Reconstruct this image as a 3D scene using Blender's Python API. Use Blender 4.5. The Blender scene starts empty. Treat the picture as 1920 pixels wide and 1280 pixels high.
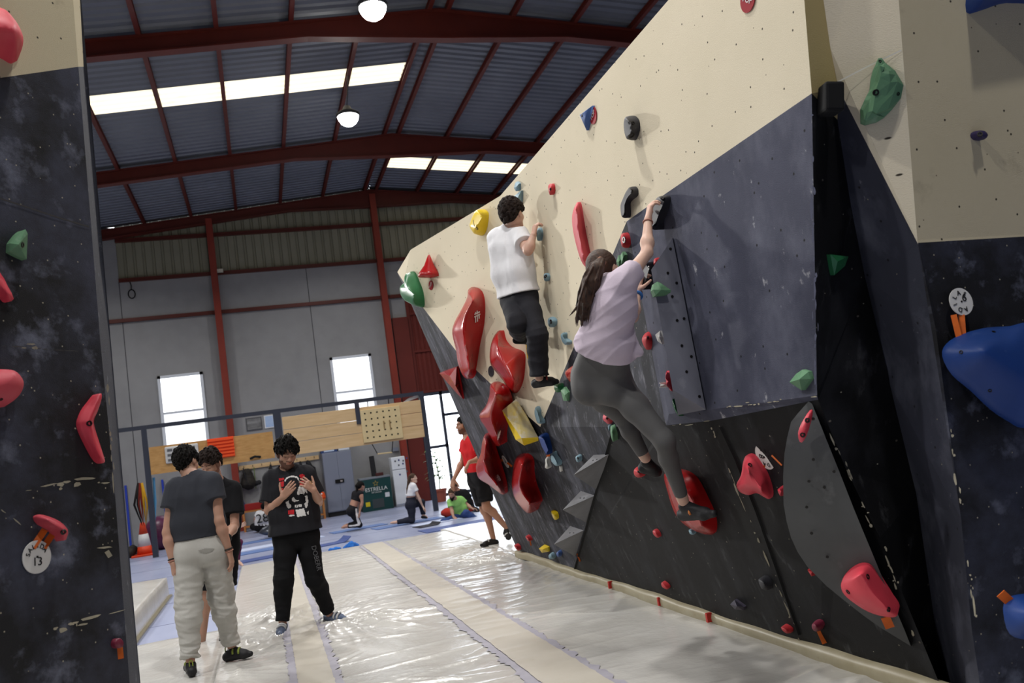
import bpy, bmesh, math, random
import numpy as np
from mathutils import Vector, Matrix
from mathutils.bvhtree import BVHTree

S = bpy.context.scene
COL = S.collection
random.seed(7)

# ---------------------------------------------------------------- camera
FPX = 1600.0
ZC = 1.75
def cam_axes(yaw, pitch, roll):
    yaw, pitch, roll = math.radians(yaw), math.radians(pitch), math.radians(roll)
    cy, sy, cp, sp, cr, sr = math.cos(yaw), math.sin(yaw), math.cos(pitch), math.sin(pitch), math.cos(roll), math.sin(roll)
    F = np.array([sy * cp, cy * cp, sp]); r = np.array([cy, -sy, 0.0]); u = np.cross(r, F)
    return cr * r + sr * u, -sr * r + cr * u, F
AX = cam_axes(17.05, 6.19, -8.13)
C0 = np.array([0.0, 0.0, ZC])
cam = bpy.data.cameras.new('camera'); camo = bpy.data.objects.new('camera', cam); COL.objects.link(camo)
M = Matrix.Identity(4)
for i in range(3):
    M[i][0] = AX[0][i]; M[i][1] = AX[1][i]; M[i][2] = -AX[2][i]; M[i][3] = C0[i]
camo.matrix_world = M
cam.sensor_width = 36.0; cam.lens = FPX / 1920 * 36.0; cam.clip_end = 300
cam.dof.use_dof = True; cam.dof.focus_distance = 6.0; cam.dof.aperture_fstop = 3.2
S.camera = camo

# ---------------------------------------------------------------- light and exposure
S.view_settings.view_transform = 'Standard'; S.view_settings.look = 'None'
S.view_settings.gamma = 1.0; S.view_settings.use_curve_mapping = False
S.view_settings.exposure = -0.04
W = bpy.data.worlds.new('world'); S.world = W; W.use_nodes = True
bg = W.node_tree.nodes['Background']; bg.inputs[0].default_value = (0.86, 0.92, 1.0, 1); bg.inputs[1].default_value = 6.0

def lamp_light(name, loc, power, size=0.45, col=(1.0, 0.985, 0.96), spread=150, rot=(0, 0, 0)):
    l = bpy.data.lights.new(name, 'AREA'); l.shape = 'DISK'; l.size = size; l.energy = power; l.color = col
    l.spread = math.radians(spread)
    o = bpy.data.objects.new(name, l); COL.objects.link(o); o.location = loc; o.rotation_euler = rot
    return o

LAMPS = [(2.65, 14.08), (2.67, 18.94), (2.66, 9.2), (0.7, 4.5), (2.66, 23.8), (2.66, -0.6),
         (-4.6, 14.08), (-4.6, 18.94), (-4.6, 9.2), (-4.6, 4.3), (-4.6, 23.8), (-4.6, -0.6),
         (10.5, 16.0), (10.5, 22.0)]
LAMPZ = 9.5
LAMP_POWER = 165
NEAR_LEFT = {(-4.6, 4.3): 1.8, (-4.6, -0.6): 1.9, (0.7, 4.5): 1.15}   # the nearer left-hand lamps are stronger
LEFT_GAIN = 1.0
# flood lamp on the left wall (outside the picture) that throws the climbers' shadows to the right
_fl = np.array((-5.2, 19.0, 6.6)); _q = Vector(np.array((2.5, 7.0, 2.6)) - _fl).to_track_quat('-Z', 'Y')
lamp_light('wall_flood_light', tuple(_fl), 190, .7, (1.0, .985, .955), 80, _q.to_euler())

# ---------------------------------------------------------------- picture point -> place in the hall
def ray(x, y): return AX[2] + (x - 960) / FPX * AX[0] - (y - 640) / FPX * AX[1]
def pz(x, y, z): d = ray(x, y); return C0 + d * (z - ZC) / d[2]
def py(x, y, Y): d = ray(x, y); return C0 + d * Y / d[1]
def px(x, y, X): d = ray(x, y); return C0 + d * X / d[0]
def pl(x, y, p0, n, off=0.0):
    d = ray(x, y); n = np.asarray(n, float); p = np.asarray(p0, float) + n * off
    return C0 + d * (((p - C0) @ n) / (d @ n))
W1N = np.array([-1.0, 0, -0.288]); W1N /= np.linalg.norm(W1N)
W1P = np.array([2.93, 0, 0.25])
def pw(x, y, off=0.0): return pl(x, y, W1P, W1N, off)
def proj(P):
    d = np.asarray(P, float) - C0; z = d @ AX[2]
    return 960 + FPX * (d @ AX[0]) / z, 640 - FPX * (d @ AX[1]) / z, z
def zc(ox, oy, s): return lambda x, y: (ox + x / s, oy + y / s)

# ---------------------------------------------------------------- materials
def lin(r, g, b):
    f = lambda c: c / 12.92 if c <= 0.04045 else ((c + 0.055) / 1.055) ** 2.4
    return (f(r / 255), f(g / 255), f(b / 255), 1)
MATS = {}
def mat(name, rgb, rough=0.6, metal=0.0, spec=0.35, bump=None, var=None, spots=None, emit=None, coord='Object', stretch=(1, 1, 1), holes=None, coat=0.0, attr=None):
    """var=(rgb2, scale, amount) soft noise; spots=(rgb2, scale, lo, hi) thresholded noise; bump=(scale, strength)."""
    if name in MATS: return MATS[name]
    m = bpy.data.materials.new(name); m.use_nodes = True; MATS[name] = m
    nt = m.node_tree; N = nt.nodes; L = nt.links
    b = N['Principled BSDF']
    b.inputs['Roughness'].default_value = rough; b.inputs['Metallic'].default_value = metal
    b.inputs['Specular IOR Level'].default_value = spec
    if coat: b.inputs['Coat Weight'].default_value = coat; b.inputs['Coat Roughness'].default_value = 0.12
    m.diffuse_color = lin(*rgb)
    tc = N.new('ShaderNodeTexCoord'); mp = N.new('ShaderNodeMapping'); mp.inputs['Scale'].default_value = stretch
    L.new(tc.outputs[coord], mp.inputs[0]); vec = mp.outputs[0]
    rawvec = tc.outputs[coord]
    cur = N.new('ShaderNodeRGB'); cur.outputs[0].default_value = lin(*rgb); cur = cur.outputs[0]
    def mixc(fac, col, c2):
        mx = N.new('ShaderNodeMix'); mx.data_type = 'RGBA'
        L.new(fac, mx.inputs[0]); L.new(col, mx.inputs[6])
        if isinstance(c2, tuple): mx.inputs[7].default_value = c2
        else: L.new(c2, mx.inputs[7])
        return mx.outputs[2]
    def noise(scale, detail=4, v=None, rough_=0.55):
        n = N.new('ShaderNodeTexNoise'); n.inputs['Scale'].default_value = scale; n.inputs['Detail'].default_value = detail
        n.inputs['Roughness'].default_value = rough_
        L.new(v or vec, n.inputs['Vector']); return n.outputs['Fac']
    def ramp(f, lo, hi, top=1.0):
        r = N.new('ShaderNodeMapRange'); r.inputs[1].default_value = lo; r.inputs[2].default_value = hi; r.inputs[4].default_value = top
        L.new(f, r.inputs[0]); return r.outputs[0]
    for v in ([var] if var and not isinstance(var, list) else var or []):
        cur = mixc(ramp(noise(v[1]), 0.3, 0.7, v[2]), cur, lin(*v[0]))
    for s in ([spots] if spots and not isinstance(spots, list) else spots or []):
        cur = mixc(ramp(noise(s[1], 6, None, 0.65), s[2], s[3], s[4] if len(s) > 4 else 1.0), cur, lin(*s[0]))
    if holes:   # (pitch, radius, rgb): bolt holes
        for (pitch, rad, hr) in holes:
            vo = N.new('ShaderNodeTexVoronoi'); vo.voronoi_dimensions = '2D'; vo.inputs['Scale'].default_value = 1.0 / pitch
            vo.inputs['Randomness'].default_value = 0.95
            L.new(rawvec, vo.inputs['Vector'])
            cur = mixc(ramp(vo.outputs['Distance'], rad / pitch, rad / pitch * 0.6), cur, lin(*hr))
    if attr:
        a = N.new('ShaderNodeAttribute'); a.attribute_name = attr
        mx = N.new('ShaderNodeMix'); mx.data_type = 'RGBA'; mx.blend_type = 'MULTIPLY'; mx.inputs[0].default_value = 1.0
        L.new(cur, mx.inputs[6]); L.new(a.outputs['Color'], mx.inputs[7]); cur = mx.outputs[2]
    L.new(cur, b.inputs['Base Color'])
    if bump:
        bp = N.new('ShaderNodeBump'); bp.inputs['Strength'].default_value = bump[1]; bp.inputs['Distance'].default_value = bump[2] if len(bump) > 2 else 0.01
        L.new(noise(bump[0], 3), bp.inputs['Height']); L.new(bp.outputs[0], b.inputs['Normal'])
    if emit:
        b.inputs['Emission Color'].default_value = lin(*emit[0]); b.inputs['Emission Strength'].default_value = emit[1]
    return m

# ---------------------------------------------------------------- objects
ORG = {}
def sub(o, parent):
    o.parent = parent
    ORG[o.name] = ORG[parent.name]
def thing(name, label, cat, loc, group=None):
    o = bpy.data.objects.new(name, None); COL.objects.link(o); o.location = [float(v) for v in loc]; o.empty_display_size = 0.1
    ORG[o.name] = np.array(loc, float)
    return tag(o, label, cat, group)
def tag(o, label=None, cat=None, group=None, kind=None):
    if label: o['label'] = label
    if cat: o['category'] = cat
    if group: o['group'] = group
    if kind: o['kind'] = kind
    return o
class MB:
    def __init__(s): s.v = []; s.f = []; s.m = []; s.uv = []
    def add(s, vs, fs, mi=0):
        b = len(s.v); s.v += [tuple(map(float, p)) for p in vs]
        for f in fs: s.f.append(tuple(b + i for i in f)); s.m.append(mi)
        return s
    def poly(s, pts, mi=0): return s.add(pts, [tuple(range(len(pts)))], mi)
    def box(s, lo, hi, mi=0):
        (a, b, c), (d, e, f) = lo, hi
        return s.add([(a, b, c), (d, b, c), (d, e, c), (a, e, c), (a, b, f), (d, b, f), (d, e, f), (a, e, f)],
                     [(0, 3, 2, 1), (4, 5, 6, 7), (0, 1, 5, 4), (1, 2, 6, 5), (2, 3, 7, 6), (3, 0, 4, 7)], mi)
    def obox(s, c, ax, size, mi=0):
        c = np.asarray(c, float); a = [np.asarray(v, float) / np.linalg.norm(v) for v in ax]
        vs = [c + a[0] * size[0] / 2 * i + a[1] * size[1] / 2 * j + a[2] * size[2] / 2 * k for k in (-1, 1) for j, i in ((-1, -1), (-1, 1), (1, 1), (1, -1))]
        return s.add(vs, [(0, 3, 2, 1), (4, 5, 6, 7), (0, 1, 5, 4), (1, 2, 6, 5), (2, 3, 7, 6), (3, 0, 4, 7)], mi)
    def bar(s, p, q, w, h, up=(0, 0, 1), mi=0):
        p, q = np.asarray(p, float), np.asarray(q, float); d = q - p; l = np.linalg.norm(d); d /= l
        x = np.cross(d, up); x /= np.linalg.norm(x); y = np.cross(x, d)
        return s.obox((p + q) / 2, (d, x, y), (l, w, h), mi)
    def tube(s, pts, r, n=8, mi=0, caps=True):
        pts = [np.asarray(p, float) for p in pts]; k = len(pts)
        rs = r if hasattr(r, '__len__') else [r] * k
        vs = []; prev = None
        for i, p in enumerate(pts):
            d = pts[min(i + 1, k - 1)] - pts[max(i - 1, 0)]; d /= (np.linalg.norm(d) + 1e-12)
            x = prev if prev is not None else np.cross(d, (0.3, 0.9, 0.31) if abs(d[2]) > .8 else (0, 0, 1))
            x = x - d * (x @ d); x /= (np.linalg.norm(x) + 1e-12); prev = x; y = np.cross(d, x)
            vs += [p + rs[i] * (math.cos(2 * math.pi * j / n) * x + math.sin(2 * math.pi * j / n) * y) for j in range(n)]
        fs = [(i * n + j, i * n + (j + 1) % n, (i + 1) * n + (j + 1) % n, (i + 1) * n + j) for i in range(k - 1) for j in range(n)]
        if caps: fs += [tuple(range(n - 1, -1, -1)), tuple(range((k - 1) * n, k * n))]
        return s.add(vs, fs, mi)
    def lathe(s, c, prof, n=20, mi=0, axis=(0, 0, 1)):
        c = np.asarray(c, float); z = np.asarray(axis, float); z /= np.linalg.norm(z)
        x = np.cross(z, (0, 1, 0) if abs(z[1]) < .9 else (1, 0, 0)); x /= np.linalg.norm(x); y = np.cross(z, x)
        vs = [c + z * h + r * (math.cos(2 * math.pi * j / n) * x + math.sin(2 * math.pi * j / n) * y) for r, h in prof for j in range(n)]
        k = len(prof)
        fs = [(i * n + j, i * n + (j + 1) % n, (i + 1) * n + (j + 1) % n, (i + 1) * n + j) for i in range(k - 1) for j in range(n)]
        fs += [tuple(range(n - 1, -1, -1)), tuple(range((k - 1) * n, k * n))]
        return s.add(vs, fs, mi)
    def build(s, name, mats, parent=None, smooth=False, uvb=None, bevel=0, sub_=0, angle=None, org=None):
        me = bpy.data.meshes.new(name); o = bpy.data.objects.new(name, me); COL.objects.link(o)
        org0 = org
        org = ORG[parent.name] if parent is not None else (np.zeros(3) if org is None else np.asarray(org, float))
        if parent is None and org0 is not None: o.location = [float(v) for v in org]
        V = np.array(s.v) - org
        me.from_pydata(V.tolist(), [], s.f)
        for m_ in (mats if isinstance(mats, (list, tuple)) else [mats]): me.materials.append(m_)
        me.polygons.foreach_set('material_index', s.m)
        if smooth: me.polygons.foreach_set('use_smooth', [True] * len(s.f))
        if uvb is not None:   # metres along two axes
            u, v = np.asarray(uvb[0]), np.asarray(uvb[1]); uv = me.uv_layers.new(name='UVMap')
            A = np.array(s.v); li = np.empty(len(me.loops), int); me.loops.foreach_get('vertex_index', li)
            uv.data.foreach_set('uv', np.stack([A[li] @ u, A[li] @ v], 1).ravel())
        ORG[o.name] = org
        if parent is not None: o.parent = parent
        if bevel:
            md = o.modifiers.new('bevel', 'BEVEL'); md.width = bevel; md.segments = 2; md.limit_method = 'ANGLE'
        if sub_:
            md = o.modifiers.new('sub', 'SUBSURF'); md.levels = sub_; md.render_levels = sub_
        if angle is not None:
            me.polygons.foreach_set('use_smooth', [True] * len(s.f))
            bm = bmesh.new(); bm.from_mesh(me)
            for e in bm.edges:
                if len(e.link_faces) == 2 and e.calc_face_angle(0) > math.radians(angle): e.smooth = False
            bm.to_mesh(me); bm.free()
        me.update()
        return o
def struct(o): o['kind'] = 'structure'; return o
def text(name, body, size, org, right, up, m, parent, align='CENTER', extrude=0.0008, spacing=1.0):
    c = bpy.data.curves.new(name, 'FONT'); c.body = body; c.size = size; c.align_x = align; c.align_y = 'CENTER'; c.extrude = extrude; c.space_character = spacing; c.resolution_u = 4
    tmp = bpy.data.objects.new(name + '_tmp', c); COL.objects.link(tmp)
    dg = bpy.context.evaluated_depsgraph_get(); me = bpy.data.meshes.new_from_object(tmp.evaluated_get(dg)); bpy.data.objects.remove(tmp); bpy.data.curves.remove(c)
    me.name = name; me.materials.clear(); me.materials.append(m)
    o = bpy.data.objects.new(name, me); COL.objects.link(o)
    r = np.asarray(right, float); r /= np.linalg.norm(r); u = np.asarray(up, float); u = u - r * (u @ r); u /= np.linalg.norm(u); n = np.cross(r, u)
    mw = Matrix.Identity(4); po = ORG[parent.name]
    for i in range(3): mw[i][0] = r[i]; mw[i][1] = u[i]; mw[i][2] = n[i]; mw[i][3] = float(org[i] - po[i])
    me.transform(mw); o.parent = parent; ORG[o.name] = po
    return o
# ================================================================ the hall
RZ = lambda x: 10.75 - 0.10 * abs(x - 4.42)
YB, YF, XL, XR = 28.5, -9.0, -7.2, 16.0
conc = mat('concrete', (146, 146, 147), 0.85, var=[((128, 128, 129), 0.5, .7), ((154, 154, 155), 2.5, .5)], bump=(30, .15))
red_steel_dim = mat('red_steel_dim', (92, 34, 26), 0.5, var=((72, 26, 20), 1.5, .6))  # colour darkened to stand for the dim light under the roof
roof_steel = mat('roof_steel', (112, 116, 126), 0.45, metal=0.2, var=((94, 98, 108), .8, .6))
beige_steel = mat('beige_steel', (138, 136, 118), 0.6, var=((120, 118, 100), 1.0, .6))
floor_m = mat('floor_blue', (146, 154, 184), 0.36, var=[((122, 129, 158), .7, .7), ((172, 178, 200), 2.2, .5)], stretch=(1, .35, 1))
struct(MB().box((XL, YF, -0.2), (XR, YB + .3, 0)).build('floor', floor_m))
# joints of the foam floor tiles
m_joint = mat('floor_joint', (90, 96, 128), 0.7)
mb = MB()
for i in range(12): mb.box((XL, 2 + i * 2.0 + .0, 0), (XR, 2 + i * 2.0 + .012, .002))
struct(mb.build('trim_1', m_joint))
# back wall: concrete panels with joints, cladding above
mb = MB(); mb.box((XL, YB, 0), (4.75, YB + .25, 8.2)); mb.box((XL, YB, 8.2), (-3.72, YB + .25, RZ(-3.72)))
wb = struct(mb.build('wall_back', conc))
mb = MB()
for x in (-3.72, 2.0): mb.box((x - .012, YB - .004, 0), (x + .012, YB + .01, 8.2))
struct(mb.build('trim_2', mat('joint_dark', (70, 70, 74), .9)))
# corrugated cladding over the concrete
def corr(p0, along, up, length, h0, h1, pitch, depth, nrm):
    p0, along, up, nrm = [np.asarray(v, float) for v in (p0, along, up, nrm)]
    vs, fs = [], []; n = int(length / pitch); k = 0
    for i in range(n):
        for t, d in ((0, 0), (.62, 0), (.72, 1), (.9, 1)):
            s_ = (i + t) * pitch; q = p0 + along * s_ + nrm * d * depth
            vs += [q + up * (h0(s_) if callable(h0) else h0), q + up * (h1(s_) if callable(h1) else h1)]
    m = len(vs) // 2
    fs = [(2 * i, 2 * i + 2, 2 * i + 3, 2 * i + 1) for i in range(m - 1)]
    return vs, fs
mb = MB(); mb.add(*corr((-3.72, YB + .05, 0), (1, 0, 0), (0, 0, 1), 19.6, 8.2, lambda s: RZ(-3.72 + s) + .05, .28, .05, (0, 1, 0)))
struct(mb.build('wall_back_cladding', beige_steel))
# concrete right of the big red door, above-door lintel
mb = MB(); mb.box((9.6, YB, 0), (XR, YB + .25, 8.2)); mb.box((4.75, YB, 7.85), (9.6, YB + .25, 8.2)); mb.box((4.75, YB + .02, 3.6), (5.25, YB + .2, 7.85))
struct(mb.build('wall_back_side', conc))
struct(MB().box((XL - .25, YF, 0), (XL, YB + .25, 9.7)).build('wall_left', conc))
struct(MB().box((XR, YF, 0), (XR + .25, YB + .25, 9.7)).build('wall_right', conc))
struct(MB().box((XL, YF - .25, 0), (XR, YF, 10.8)).build('wall_front', conc))
# red columns and girts on the back wall
red_lit = mat('red_column_paint', (136, 50, 36), 0.5, var=((112, 40, 30), 1.5, .6))  # same red steel, colour lightened for the stronger light low down
def hbeam(mb, p, q, w, h, t, up):
    p, q, up = [np.asarray(v, float) for v in (p, q, up)]; d = q - p; d /= np.linalg.norm(d); x = np.cross(d, up); x /= np.linalg.norm(x); y = np.cross(x, d)
    for s_ in (-1, 1): mb.bar(p + y * s_ * (h / 2 - t / 2), q + y * s_ * (h / 2 - t / 2), w, t, y)
    mb.bar(p, q, t, h - 2 * t, y)
for i, x in enumerate((-.88, 4.45, 9.75)):
    mb = MB(); hbeam(mb, (x, YB - .17, 0), (x, YB - .17, RZ(x) - .25), .2, .3, .03, (0, 1, 0)); struct(mb.build('column', red_lit))
for i, (z, x0, x1) in enumerate(((6.95, XL, 5.1), (8.22, -3.72, 14), (9.5, -3.72, 14))):
    mb = MB(); mb.box((x0, YB - .06, z - .06), (x1, YB + .03, z + .06)); mb.box((x0, YB - .1, z - .06), (x1, YB - .06, z - .04))
    struct(mb.build('girt', red_steel_dim))
# roof frames: rafters with a haunch at the ridge
def rafter(y, depth=.36, w=.22):
    mb = MB(); xs = [XL, 1.7, 4.42, 7.2, XR]
    for a, b in zip(xs[:-1], xs[1:]):
        top = lambda x: RZ(x) - .10
        bot = lambda x: RZ(x) - .16 - depth if not 1.7 < x < 7.2 else 0
        za, zb = [(RZ(x) - .10 - depth - (.30 if abs(x - 4.42) < .1 else 0)) for x in (a, b)]
        ta, tb = top(a), top(b)
        for (yy0, yy1) in ((y - .012, y + .012),):
            mb.add([(a, yy0, za), (b, yy0, zb), (b, yy0, tb), (a, yy0, ta), (a, yy1, za), (b, yy1, zb), (b, yy1, tb), (a, yy1, ta)],
                   [(0, 1, 2, 3), (5, 4, 7, 6)])
        for z0, z1, h in ((za, zb, .03), (ta - .03, tb - .03, .03)):
            mb.add([(a, y - w / 2, z0), (b, y - w / 2, z1), (b, y + w / 2, z1), (a, y + w / 2, z0), (a, y - w / 2, z0 + h), (b, y - w / 2, z1 + h), (b, y + w / 2, z1 + h), (a, y + w / 2, z0 + h)],
                   [(0, 3, 2, 1), (4, 5, 6, 7), (0, 1, 5, 4), (2, 3, 7, 6)])
    return mb
for y in (-4.4, 2.5, 9.4, 16.3, 23.2): struct(rafter(y).build('roof_beam', red_steel_dim))
struct(rafter(YB - .2, .3).build('roof_beam', red_steel_dim))
# purlins along the hall
XS = [-2.8 - 1.41 * k for k in (3, 2, 1)] + [-2.8, -1.39, 0.0, 1.41, 2.81, 4.22, 4.62, 6.02, 7.4, 8.75, 10.15, 11.55, 12.95, 14.35]
for x in XS:
    mb = MB(); hbeam(mb, (x, YF, RZ(x) - .055), (x, YB, RZ(x) - .055), .09, .13, .014, (0, 0, 1)); struct(mb.build('purlin', red_steel_dim))
# corrugated roof sheets; two translucent strips
strips = [('L', 18.87, 19.85), ('R', 25.25, 26.25)]
def roof_sheet(name, x0, x1, y0, y1, m):
    mb = MB(); n = max(1, int(round((y1 - y0) / .245))); p = (y1 - y0) / n; prof = []
    for i in range(n):
        for t, d in ((0, 0), (.5, 0), (.62, .045), (.88, .045)): prof.append((y0 + (i + t) * p, d))
    prof.append((y1, 0))
    vs = []
    for y, d in prof: vs += [(x0, y, RZ(x0) + .02 + d), (x1, y, RZ(x1) + .02 + d)]
    mb.add(vs, [(2 * i, 2 * i + 1, 2 * i + 3, 2 * i + 2) for i in range(len(prof) - 1)])
    return mb.build(name, m)
sky_m = mat('skylight_sheet', (240, 236, 220), .5, emit=((255, 242, 210), 1.15), spots=((205, 190, 140), 3, .55, .75))
XM = 4.42
struct(roof_sheet('ceiling', XL, XM, YF, 18.87, roof_steel)); struct(roof_sheet('ceiling', XL, XM, 19.85, YB, roof_steel))
struct(roof_sheet('window_1', XL, XM - .25, 18.87, 19.85, sky_m)); struct(roof_sheet('ceiling', XM - .25, XM, 18.87, 19.85, roof_steel))
struct(roof_sheet('ceiling', XM, XR, YF, 25.25, roof_steel)); struct(roof_sheet('ceiling', XM, XR, 26.25, YB + .2, roof_steel))
struct(roof_sheet('window_2', XM + .25, XR, 25.25, 26.25, sky_m)); struct(roof_sheet('ceiling', XM, XM + .25, 25.25, 26.25, roof_steel))
# closed lid above the sheets so no stray daylight comes through the laps
struct(MB().box((XL - .3, YF - .3, 11.0), (XR + .3, YB + .3, 11.05)).build('roof', roof_steel))

# ---- windows of the back wall (bright daylight behind frosted panes)
upvc = mat('window_frame_white', (215, 220, 228), .4)
pane_m = mat('window_pane', (240, 245, 250), .3, emit=((250, 253, 255), 2.6))
pane_low = mat('window_pane_lower', (235, 238, 240), .4, emit=((250, 252, 255), 1.15), spots=((190, 200, 190), 4, .5, .8, .5))
def window(n, x0, x1, z0, z1, zm):
    mb = MB(); t = .09; y0, y1 = YB - .06, YB + .04
    mb.box((x0, y0, z0), (x0 + t, y1, z1)); mb.box((x1 - t, y0, z0), (x1, y1, z1)); mb.box((x0, y0, z1 - t), (x1, y1, z1)); mb.box((x0, y0, z0), (x1, y1, z0 + t)); mb.box((x0, y0 + .01, zm - .035), (x1, y1, zm + .035))
    o = struct(mb.build('window_%d' % n, upvc))
    MB().box((x0 + t, YB - .01, zm + .035), (x1 - t, YB + .0, z1 - t)).build('pane', pane_m, o)
    MB().box((x0 + t, YB - .01, z0 + t), (x1 - t, YB + .0, zm - .035)).build('pane', pane_low, o)
window(3, -2.88, -1.54, 2.6, 5.1, 3.92); window(4, 2.42, 3.78, 2.6, 5.1, 3.92)

# ---- red sliding door and the glazed entrance
red_door = mat('red_door', (104, 36, 28), .55, var=((86, 28, 22), 1.2, .6))
o = MB(); o.add(*corr((5.2, YB + .02, 0), (1, 0, 0), (0, 0, 1), 4.5, 3.55, 7.85, .16, .02, (0, 1, 0)))
rd = struct(o.build('door_1', red_door))
mb = MB()
for z in (3.6, 5.0, 6.3, 7.8): mb.box((5.2, YB - .03, z - .04), (9.6, YB + .03, z + .04))
for x in (5.2, 6.1, 7.6, 9.55): mb.box((x - .05, YB - .035, 3.55), (x + .05, YB + .03, 7.85))
mb.build('door_frame', red_door, rd)
mb = MB(); mb.box((4.62, YB - .12, 0), (5.15, YB + .1, 6.2)); struct(mb.build('door_2', red_door))
dk = mat('dark_frame_steel', (52, 56, 68), .45)
GX0, GX1 = 5.18, 11.0
mb = MB()
for x in (5.2, 5.95, 6.62, 8.0, 9.5, 10.95): mb.box((x - .05, YB - .06, 0), (x + .05, YB + .04, 3.55))
for x0, x1, z in ((5.2, 10.95, 3.5), (5.2, 10.95, .1), (5.2, 6.0, 1.72), (5.95, 6.6, 2.75), (6.62, 10.95, 1.9)): mb.box((x0, YB - .06, z - .05), (x1, YB + .04, z + .05))
d3 = struct(mb.build('door_3', dk))
mb = MB()
for x in (6.85, 7.85): mb.box((x - .06, YB - .09, .1), (x + .06, YB + .0, 2.62))
for z in (2.6, 1.75, 1.45, .2): mb.box((6.85, YB - .09, z - .05), (7.85, YB + .0, z + .05))
mb.build('door_leaf_frame', dk, d3)
gl = bpy.data.materials.new('clear_glass'); gl.use_nodes = True
_n = gl.node_tree.nodes; _n.clear(); _o = _n.new('ShaderNodeOutputMaterial'); _t = _n.new('ShaderNodeBsdfTransparent'); _g = _n.new('ShaderNodeBsdfGlossy'); _x = _n.new('ShaderNodeMixShader')
_g.inputs['Roughness'].default_value = .05; _x.inputs[0].default_value = .06
gl.node_tree.links.new(_t.outputs[0], _x.inputs[1]); gl.node_tree.links.new(_g.outputs[0], _x.inputs[2]); gl.node_tree.links.new(_x.outputs[0], _o.inputs[0])
MB().box((5.2, YB - .012, .1), (10.95, YB - .006, 3.5)).build('glazing', gl, d3)
# bright yard outside
struct(MB().box((-15, YB + .4, -.3), (40, 80, -.02)).build('ground', mat('yard_paving', (215, 213, 208), .9)))

# ---- high-bay lamps
lamp_body = mat('lamp_housing', (60, 62, 66), .5)
lamp_glow = mat('lamp_glow', (255, 255, 255), .5, emit=((255, 252, 246), 60))
for i, (x, y) in enumerate(LAMPS):
    lamp_light('high_bay_light', (x, y, LAMPZ - .28), LAMP_POWER * NEAR_LEFT.get((x, y), 1.0))
    if i < 2:
        t = thing('high_bay_lamp', ('round bright ceiling lamp hanging in front of the nearer big roof beam', 'smaller round bright ceiling lamp hanging past the nearer big roof beam')[i], 'lamp', (x, y, LAMPZ), 'ceiling lamps')
        mb = MB(); mb.lathe((x, y, LAMPZ), [(.27, -.02), (.27, .04), (.12, .14), (.08, .22), (.02, .24)], 24); mb.build('housing', lamp_body, t, smooth=True)
        MB().lathe((x, y, LAMPZ - .02), [(.002, -.23), (.09, -.215), (.17, -.16), (.22, -.08), (.24, 0)], 24).build('diffuser', lamp_glow, t, smooth=True)
        MB().tube([(x, y, LAMPZ + .22), (x + .12, y, RZ(x) - .1)], .012, 6).build('cable', lamp_body, t)
# ================================================================ climbing walls
cream_p = mat('cream_paint', (223, 212, 188), 0.85, spec=.2, bump=(260, .5, .004), var=[((208, 198, 172), 1.2, .5)], coord='UV', spots=[((150, 140, 120), 6, .66, .76, .35)],
              holes=[(.2, .0065, (60, 54, 46)), (.33, .004, (110, 98, 80))])
slate_p = mat('slate_paint', (34, 35, 42), 0.7, spec=.3, bump=(200, .5, .004), coord='UV', stretch=(2.6, .8, 1), var=[((28, 29, 35), 2.5, .8)],
              spots=[((104, 106, 120), 1.6, .46, .72, .6), ((140, 140, 150), 6, .56, .72, .7), ((165, 165, 170), 26, .64, .72, .8)], holes=[(.23, .008, (24, 24, 26)), (.31, .005, (150, 145, 130))])
navy_p = mat('navy_paint', (74, 76, 93), 0.75, spec=.3, bump=(240, .8, .005), coord='UV', stretch=(1.6, 1, 1), var=[((58, 60, 76), 1.6, .8)],
             spots=[((104, 106, 122), 2.0, .44, .70, .7), ((164, 164, 170), 5, .64, .69, .9), ((150, 150, 158), 24, .66, .74, .6)], holes=[(.24, .0085, (20, 20, 24))])
black_p = mat('black_paint', (17, 17, 19), 0.62, spec=.2, bump=(200, .5, .004), coord='UV', stretch=(2.2, .8, 1), var=[((15, 15, 16), 2.0, .8)],
              spots=[((54, 55, 60), 1.6, .48, .74, .6), ((92, 92, 95), 5, .58, .76, .6), ((140, 136, 128), 30, .70, .76, .9)], holes=[(.31, .006, (110, 104, 94)), (.27, .0035, (150, 144, 128))])
left_p = mat('black_paint_chalky', (25, 25, 29), 0.62, spec=.35, bump=(200, .5, .004), coord='UV', var=[((24, 24, 28), 2.0, .8)],
              spots=[((70, 73, 90), 1.8, .43, .70, .85), ((124, 128, 146), 4.2, .54, .74, .8), ((158, 155, 150), 22, .72, .77, .9)], holes=[(.16, .0042, (168, 160, 140)), (.27, .003, (150, 142, 125))])
grey_vol = mat('grey_volume', (132, 132, 136), 0.6, var=[((108, 108, 110), 5, .9)], spots=[((140, 140, 142), 9, .6, .8, .6)])
chip = mat('bare_chipped_wood', (176, 168, 146), .85, var=((140, 134, 118), 14, .8))

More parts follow.
